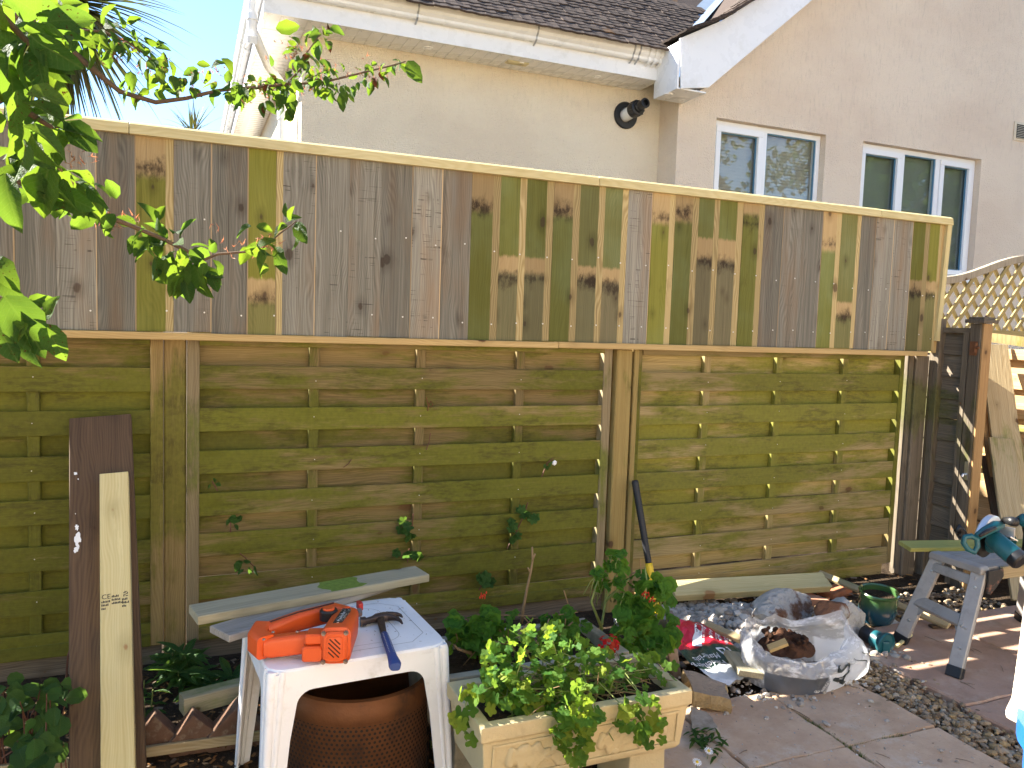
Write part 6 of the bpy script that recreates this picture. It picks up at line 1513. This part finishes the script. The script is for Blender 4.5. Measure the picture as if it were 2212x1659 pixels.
# ---- cabbage palms behind the fence
m_palm = leafmat('palm_blade', [(.03,.045,.02), (.06,.07,.03), (.1,.09,.045), (.13,.09,.04)], (.1,.12,.03), False, .5, .25, veins=False)
def palm(name, c, n_, L, w_, label, down, seed, trunk=True):
    r_ = random.Random(seed); t = thing(name, (c.x, c.y, 0), label, 'tree'); its = []
    if trunk: mb = MB(); mb.tube([(c.x, c.y, -.1), (c.x+.03, c.y, c.z*.5), (c.x, c.y, c.z)], [.1,.085,.07], 10); mb.build('trunk', m_bark, t)
    for i in range(n_):
        a = r_.uniform(0,6.3); e = r_.uniform(*down); l = L*r_.uniform(.7,1.1); d0 = V((math.cos(a)*math.cos(e), math.sin(a)*math.cos(e), math.sin(e)))
        vs = []; p = V(c)+rv(.03); dd = d0.copy(); s = dd.cross(V((0,0,1))).normalized()
        K = 6
        for j in range(K+1):
            wj = w_*(1-(j/K)**2.2)*(.6+.4*min(1, j/2)); u = s.cross(dd).normalized(); vs += [p-s*wj/2+u*wj*.15, p, p+s*wj/2+u*wj*.15]; dd = (dd+V((0,0,-.10 if e < .6 else -.04))).normalized(); p = p+dd*(l/K)
        mb = MB(); mb.add(vs, [(3*j+i2, 3*j+i2+1, 3*j+i2+4, 3*j+i2+3) for j in range(K) for i2 in (0,1)]); mb.build('frond', m_palm, t)
    return t
palm('cabbage_palm', dp(118,0,6.2), 290, 1.05, .05, 'cabbage palm with drooping dark spiky leaves behind the fence at top left', (-1.5,.5), 5)
palm('cabbage_palm', dp(418,292,10.5), 46, .5, .02, 'small distant palm top with upright spikes just above the fence left of the bungalow', (.3,1.5), 6)

# ---- trailing ivy leaved plant in the front trough
m_ivy = leafmat('ivy_leaf', [(.035,.11,.018), (.06,.16,.025), (.1,.2,.03), (.2,.24,.03)], (.28,.46,.05), False, .6, .4, veins=False)
m_zon = leafmat('zonal_leaf', [(.035,.13,.018), (.06,.185,.025), (.1,.24,.03)], (.25,.45,.04), False, .65, .38, veins=False, zone=.5)
m_stem = plain('dry_stem', (.26,.17,.09), .85, .15, 0, .3, 50); m_gst = plain('green_stem', (.2,.24,.07), .6, .3, 0, .3, 40); m_redst = plain('red_stem', (.12,.05,.03), .6, .3)
IV = [leafmesh('ivy_leaf', 'ivy', m_ivy, i) for i in range(5)]; ZN = [leafmesh('zonal_leaf', 'zonal', m_zon, i) for i in range(5)]
def plant(name, c, label, cat, group=None): return thing(name, c, label, cat, group)
iv = plant('ivy_geranium', P1(QL/2, QD/2, RZ-.03), 'yellow green ivy leaved plant filling and trailing over the front trough', 'plant')
its = []; stems = MB()
def fill(its, ms, px, py, rx, ry, n_, y0, y1, s0, s1, zmin, up=(0,-.5,.7), sp=.35, root=None, smb=None, jit=.004):
    for _ in range(n_):
        a = R_.uniform(0,6.3); q = math.sqrt(R_.random()); X, Y = px+rx*q*math.cos(a), py+ry*q*math.sin(a); y = R_.uniform(y0, y1); p = at(X, Y, y=y)
        if p.z < zmin: p = at(X, Y, z=zmin)
        d = V((math.cos(a)*.8, R_.uniform(-.7,.2), -math.sin(a)*.5-.2))+rv(.3); its.append((R_.choice(ms), lmat(p, d, V(up)+rv(sp), R_.uniform(s0, s1))))
        if smb is not None and R_.random() < .12:
            b = root() if root else V((p.x, p.y+.03, zmin-.02)); m_ = p.lerp(b,.5)+V((0,0,.012))+rv(.008); smb.tube([b, m_, p], [.0022,.0017,.0012], 5)
g1y = c1.y
rt1 = lambda: P1(R_.uniform(.1,QL-.1), R_.uniform(.07,QD-.06), RZ-.03)
for q in ((1140,1445,100,85,150,1.79,1.95,.024,.04),(1160,1375,60,40,34,1.84,1.95,.024,.038),(1250,1425,70,50,50,1.8,1.95,.026,.04),(1390,1450,70,36,48,1.80,1.92,.024,.038),(1180,1505,80,42,66,1.76,1.85,.026,.04),(1080,1490,60,44,50,1.77,1.86,.026,.04),(1310,1470,60,26,22,1.78,1.88,.024,.036)): fill(its, IV, *q, RZ+.0, root=rt1, smb=stems)
yf = c1.y-.02
for q in ((1255,1525,46,52,36,yf-.04,yf,.026,.042),(1245,1600,36,52,28,yf-.04,yf,.03,.045),(1200,1570,24,30,7,yf-.03,yf,.03,.042),(1385,1545,55,40,18,yf-.04,yf,.034,.05),(1405,1585,32,26,8,yf-.04,yf,.03,.045),(1000,1530,22,50,9,yf+.05,yf+.12,.035,.05),(1005,1600,14,16,2,yf+.05,yf+.12,.035,.045)):
    fill(its, IV, *q, .02, up=(0,-1,.5), sp=.4)
for l in (((1230,1470),(1262,1500),(1255,1560),(1240,1640)),((1260,1460),(1285,1520),(1275,1600)),((1290,1470),(1340,1520),(1330,1560)),((1330,1440),(1400,1520),(1420,1580)),((1340,1440),(1385,1500),(1380,1550)),((1080,1480),(1010,1500),(1000,1560),(1008,1600)),((1210,1480),(1225,1540),(1232,1660)),((1290,1540),(1325,1600))):
    pts = [at(x, y, y=(c1.y+.08 if i == 0 else c1.y-.012 if x > 1030 else c1.y+.08)) for i, (x, y) in enumerate(l)]; stems.tube(pts, .0016, 5)
foliage(iv, its, m_ivy, 295); tag(stems.build('stems', m_gst, iv), kind='stuff')
mb = MB()   # dry twigs lying in the trough
for _ in range(90):
    a = P1(R_.uniform(.2,QL-.08), R_.uniform(.05,QD-.05), RZ-.005); d = V((R_.gauss(0,1), R_.gauss(0,.6), R_.uniform(-.1,.35))).normalized(); l = R_.uniform(.04,.14); mb.tube([a, a+d*l*.5+V((0,0,.01)), a+d*l], [.0016,.0013,.0008], 4)
tag(mb.build('dry_twigs', m_stem, iv), kind='stuff')

# ---- zonal geraniums in the rear trough
def geranium(label, clusters, stems_, c, flower=None, buds=()):
    t = plant('geranium', c, label, 'plant', None); its = []; mb = MB()
    for q in clusters: fill(its, ZN, *q, .30, sp=.45)
    foliage(t, its, m_zon)
    for l in stems_: 
        k = len(l); mb.tube([at(x, y, y=yy)+rv(.003) for x, y, yy in l], [.006-.004*i/(k-1) for i in range(k)], 7)
    for me, m in its:
        if R_.random() < .55: p = m.translation; b = V((p.x+R_.gauss(0,.02), p.y+.03, max(.3, p.z-.08))); mb.tube([b, p.lerp(b,.5)+rv(.005), p], [.002,.0017,.0014], 5)
    mb.build('stems', m_gst if label.startswith('tall') else m_stem, t, smooth=True)
    return t
Yb = P2(.1,.1,0).y
def zy(a, b): return Yb+a, Yb+b
geranium('low bushy geranium with bare woody stems at the left end of the rear trough', [(1030,1355,62,34,34,*zy(.0,.14),.05,.066),(1085,1345,30,26,8,*zy(.02,.12),.045,.06),(1010,1385,40,28,10,*zy(-.02,.06),.045,.06)],
    [((1135,1470,Yb),(1120,1425,Yb+.02),(1135,1395,Yb+.03),(1180,1375,Yb+.04)),((1120,1425,Yb+.02),(1100,1400,Yb+.03),(1065,1350,Yb+.05)),((1125,1420,Yb+.02),(1170,1385,Yb+.02),(1185,1335,Yb+.04)),((1020,1410,Yb),(990,1400,Yb),(975,1395,Yb))], P2(.12,.14,.3))
tg = geranium('tall geranium with a red flower head at the right end of the rear trough', [(1385,1310,62,48,34,*zy(.0,.16),.048,.068),(1320,1205,24,22,7,*zy(.08,.14),.04,.055),(1295,1253,24,16,9,*zy(.06,.14),.038,.055),(1350,1255,40,24,9,*zy(.06,.14),.038,.055),(1418,1264,26,22,12,*zy(.02,.14),.04,.058),(1375,1375,62,42,40,*zy(-.06,.08),.05,.07),(1340,1420,40,20,9,*zy(-.08,.0),.05,.062),(1430,1360,30,42,12,*zy(-.02,.08),.045,.062)],
    [((1310,1440,Yb+.05),(1300,1360,Yb+.1),(1310,1290,Yb+.12),(1335,1230,Yb+.12),(1340,1205,Yb+.12)),((1340,1430,Yb+.02),(1380,1340,Yb+.05),(1400,1260,Yb+.06),(1395,1225,Yb+.06)),((1300,1360,Yb+.1),(1275,1300,Yb+.1),(1290,1255,Yb+.1)),((1310,1300,Yb+.12),(1360,1250,Yb+.1))], P2(QL-.12,.15,.3))
geranium('small mixed geranium growth in the middle of the rear trough', [(1215,1350,52,28,22,*zy(.04,.16),.04,.058),(1190,1400,40,24,9,*zy(.0,.1),.04,.055)], [((1225,1420,Yb+.05),(1210,1370,Yb+.06),(1235,1340,Yb+.07))], P2(.33,.16,.3))
m_red = leafmat('red_petal', [(.55,.005,.01), (.7,.01,.015), (.62,.02,.02)], (.8,.03,.02), False, .5, .35)
m_cl = None
fc = at(1314,1392,y=Yb-.12); mb = MB(); r_ = random.Random(4)
for i in range(70):
    d = V((r_.gauss(0,1), r_.gauss(0,1)-.5, r_.gauss(0,.9))).normalized(); c = fc+V((d.x*.034, d.y*.02, d.z*.03)); nx = d.cross(V((.1,.2,1))).normalized(); ny = d.cross(nx); s = r_.uniform(.009,.014)
    mb.add([c-nx*s*.4-ny*s*.2, c+nx*s*.6, c+nx*s*.3+ny*s*.9+d*s*.3, c-nx*s*.5+ny*s*.7+d*s*.3], [(0,1,2,3)])
mb.build('flower_head', m_red, tg)
for px, py, dy in ((1043,1294,.05),(1395,1289,0),(1405,1300,.02)):
    c = at(px, py, y=Yb+dy); mb = MB()
    for i in range(10): q = rv(.006); mb.rock(c+V((q.x,q.y,abs(q.z)*1.6)), (.0025,.0025,.005), i, 1, .1)
    mb.build('flower_bud', m_red, tg) if px > 1100 else mb.build('flower_bud', m_red, bpy.data.objects['geranium'])
tall = thing('bare_stems', at(1130,1340,y=Yb+.25), 'tall bare tan geranium stem standing against the slats behind the planters', 'plant stem')
mb = MB(); mb.tube([at(x, y, y=Yb+.22)+rv(.002) for x, y in ((1126,1345),(1130,1310),(1140,1270),(1145,1235),(1150,1210),(1150,1184))], [.006,.005,.0045,.004,.0035,.003], 7); mb.tube([at(1145,1235,y=Yb+.22), at(1140,1226,y=Yb+.22)], [.0035,.0025], 6); mb.tube([at(1150,1212,y=Yb+.22), at(1156,1196,y=Yb+.22)], .003, 6); mb.build('stem', m_stem, tall, smooth=True)
ls = thing('long_stem', at(1120,1320,y=Yb), 'long thin dry stems lying across the rear trough', 'plant stem')
mb = MB()
for l in (((960,1345),(1050,1328),(1160,1330)),((1080,1400),(1150,1335),(1250,1325)),((1130,1335),(1200,1410),(1225,1410)),((1220,1275),(1227,1295),(1228,1320)),((1060,1390),(1130,1395),(1180,1370)),((1380,1210),(1383,1240),(1378,1250))): mb.tube([at(x, y, y=Yb+.12)+rv(.003) for x, y in l], [.0022,.002,.0016], 5)
tag(mb.build('dry_stems', m_stem, ls), kind='stuff')

# ---- sprigs poking through the slats
m_vine = leafmat('vine_leaf', [(.03,.09,.022), (.045,.12,.028), (.07,.15,.035)], (.15,.3,.05), False, .5, .3)
VN = [leafmesh('vine_leaf', 'ivy', m_vine, 20+i) for i in range(4)]; VO = [leafmesh('vine_leaf', 'ovate', m_vine, 30+i) for i in range(4)]
def sprig(label, pts, stem, ms, s, nrm=(0,-1,.3)):
    c = at(*pts[0], y=FY-.01); t = thing('vine_sprig', c, label, 'plant', 'sprigs poking through the slats')
    if stem:
        mb = MB(); mb.tube([at(x, y, y=FY-.012) for x, y in stem], .0025, 6); mb.build('stem', m_redst, t)
    for x, y in pts:
        for _ in range(2):
            p = at(x+R_.gauss(0,5), y+R_.gauss(0,5), y=FY-.02-R_.uniform(0,.03)); put(R_.choice(ms), lmat(p, V((R_.gauss(0,1), -.3, R_.gauss(-.4,.6))), V(nrm)+rv(.4), s*R_.uniform(.8,1.25)), t)
sprig('small green sprig on the slats above and right of the dark plank, upper of two', [(488,1122),(505,1128),(512,1120)], ((498,1150),(498,1125)), VO, .032)
sprig('small sprig with a tiny white flower on the slats, lower of two by the post', [(515,1210),(530,1216),(540,1226),(522,1222)], ((550,1225),(530,1205),(518,1195)), VO, .034)
sprig('tiny sprig highest on the left side of the middle panel', [(456,1046),(468,1050)], ((470,1060),(458,1040)), VO, .02)
sprig('drooping vine tuft beside the second batten, middle height', [(875,1125),(880,1140),(870,1142)], ((893,1110),(890,1140)), VN, .045)
sprig('drooping vine tuft right of the second batten, lower', [(855,1195),(892,1195),(898,1205)], ((880,1215),(884,1185)), VN, .045)
sprig('small leaf pair left of the second batten', [(880,1160),(882,1168)], None, VN, .04)
sprig('longest vine sprig on a red stem climbing diagonally across the slats', [(1122,1095),(1130,1108),(1155,1112),(1148,1118),(1105,1125),(1108,1140),(1118,1160),(1110,1170)], ((1095,1185),(1115,1150),(1135,1105),(1140,1085)), VN, .042)
sprig('vine tuft low on the slats behind the middle of the planters', [(1045,1250),(1060,1255),(1052,1262)], ((1035,1275),(1048,1245),(1040,1238)), VN, .05)
sprig('white flowered sprig near the right end of the middle panel', [(1196,1002),(1180,1008)], ((1170,1030),(1182,1000),(1195,990)), VO, .022)
tag(MB().rock(at(1198,1000,y=FY-.03), (.012,.006,.012), 3, 1, .3).build('white_flower', m_wprint, bpy.data.objects['vine_sprig.008'])); 
wr_ = MB().tube([at(x, y, y=FY-.008) for x, y in ((921,858),(924,872),(930,880),(935,874),(931,866),(925,876),(924,888))], .0022, 6); tag(wr_.build('wire_curl', m_rust, None), 'rusty curl of wire hanging on the slats near the second batten', 'wire')
tag(MB().tube([at(x, y, y=FY-.008) for x, y in ((742,1010),(752,1002),(760,992)) ], .0018, 5).build('thorn_twig', m_redst, None), 'thin dark twig sticking out of the slats near the first batten', 'twig')
tag(MB().tube([at(x, y, y=FY-.008) for x, y in ((930,935),(927,955),(921,972)) ], .002, 5).build('thorn_twig', m_redst, None), 'thin red twig between slats right of the second batten', 'twig')

# ---- plants at bottom left
m_rose = leafmat('round_leaf', [(.025,.075,.022), (.045,.11,.03), (.075,.15,.035)], (.14,.28,.05), False, .6, .35)
RO = [leafmesh('round_leaf', 'oval', m_rose, 40+i) for i in range(5)]
bs = plant('round_leaf_bush', at(60,1640,z=0), 'low bush of round dark green leaves at the bottom left corner', 'bush'); its = []; mb = MB()
def bush(px, py, rx, ry, n_, y0, y1, s0, s1):
    for _ in range(n_):
        a = R_.uniform(0,6.3); q = math.sqrt(R_.random()); p = at(px+rx*q*math.cos(a), py+ry*q*math.sin(a), y=R_.uniform(y0,y1)); p.z = max(p.z, .02)
        its.append((R_.choice(RO), lmat(p, V((R_.gauss(0,1), R_.gauss(-.5,.6), R_.gauss(-.2,.4))), V((0,-.55,.75))+rv(.4), R_.uniform(s0,s1))))
        if R_.random() < .4: b = V((p.x+R_.gauss(0,.03), p.y+.06, -.03)); mb.tube([b, p.lerp(b,.5)+rv(.02), p], [.003,.0025,.0015], 5)
for q in ((50,1545,80,70,36,2.3,2.6,.04,.062),(125,1490,40,35,9,2.5,2.7,.04,.052),(20,1490,40,35,10,2.5,2.7,.04,.055),(95,1620,60,40,18,2.2,2.4,.04,.06)): bush(*q)
foliage(bs, its, m_rose); tag(mb.build('stems', m_redst, bs), kind='stuff')
mb = MB(); mb.tube([at(x, y, y=2.9) for x, y in ((143,1490),(144,1450),(147,1415),(150,1405))], [.004,.004,.003,.002], 6); mb.build('red_shoot', m_redst, bs)
LN = [leafmesh('lance_leaf', 'lance', m_vine, 50+i) for i in range(4)]
def weed(label, clumps, s):
    c = at(*clumps[0][:2], y=clumps[0][2]); t = plant('weed', V((c.x, c.y, 0)), label, 'plant')
    for px, py, y, n_ in clumps:
        top = at(px, py, y=y); base = V((top.x, top.y+.03, -.03)); MB().tube([base, base.lerp(top,.6)+rv(.01), top], [.004,.003,.002], 6).build('stem', m_gst, t)
        for i in range(n_):
            f = R_.uniform(.25,1); a = i*2.4; p = base.lerp(top, f); d = V((math.cos(a), math.sin(a)-.3, R_.uniform(-.1,.7))); put(R_.choice(LN), lmat(p, d, V((0,-.2,1))+rv(.2), s*R_.uniform(.7,1.2)), t)
weed('leafy weed with long pointed leaves between the post and the white table', [(372,1410,3.1,20),(398,1412,3.05,18),(410,1455,3.0,14),(385,1450,3.0,12),(440,1475,2.95,12),(500,1460,3.0,10)], .1)
weed('small weed beside the foot of the leaning dark plank', [(312,1470,2.8,8),(330,1490,2.75,10)], .05)
dz = plant('daisy_plant', at(1520,1610,z=0), 'small daisy plant with toothed leaves and white flowers beside the trough', 'plant')
for i in range(46):
    a = R_.uniform(0,6.3); c = at(1522+R_.gauss(0,16), 1598+R_.gauss(0,14), z=.01); put(R_.choice(LN), lmat(c, V((math.cos(a), math.sin(a), R_.uniform(.15,.8))), V((0,0,1))+rv(.2), R_.uniform(.03,.05)), dz)
m_dais = plain('daisy_white', (.8,.8,.78), .6)
for px, py in ((1506,1646),(1531,1622)):
    c = at(px, py, z=.03); o = MB().lathe([(0,.004),(.004,.003),(.005,0)], c, 10, (0,-.4,1)).build('flower_centre', plain('daisy_yellow', (.7,.5,.03), .7), dz)
    mb = MB(); nz_ = V((0,-.4,1)).normalized(); e1 = V((1,0,0)); e2 = nz_.cross(e1)
    for i in range(12):
        a = 2*pi*i/12; d = e1*math.cos(a)+e2*math.sin(a); s = e1*-math.sin(a)+e2*math.cos(a); mb.add([c+d*.004-s*.0012, c+d*.013-s*.002, c+d*.015, c+d*.013+s*.002, c+d*.004+s*.0012], [(0,1,2,3,4)])
    mb.build('petals', m_dais, dz); MB().tube([(c.x, c.y+.005, 0), c], .001, 5).build('stalk', m_gst, dz)
# leaves and stems between table and planters
weed('straggly dark ground ivy in the gap between white table and planters', [(925,1560,2.45,12),(905,1500,2.6,10),(940,1600,2.3,9),(950,1500,2.5,9)], .045)
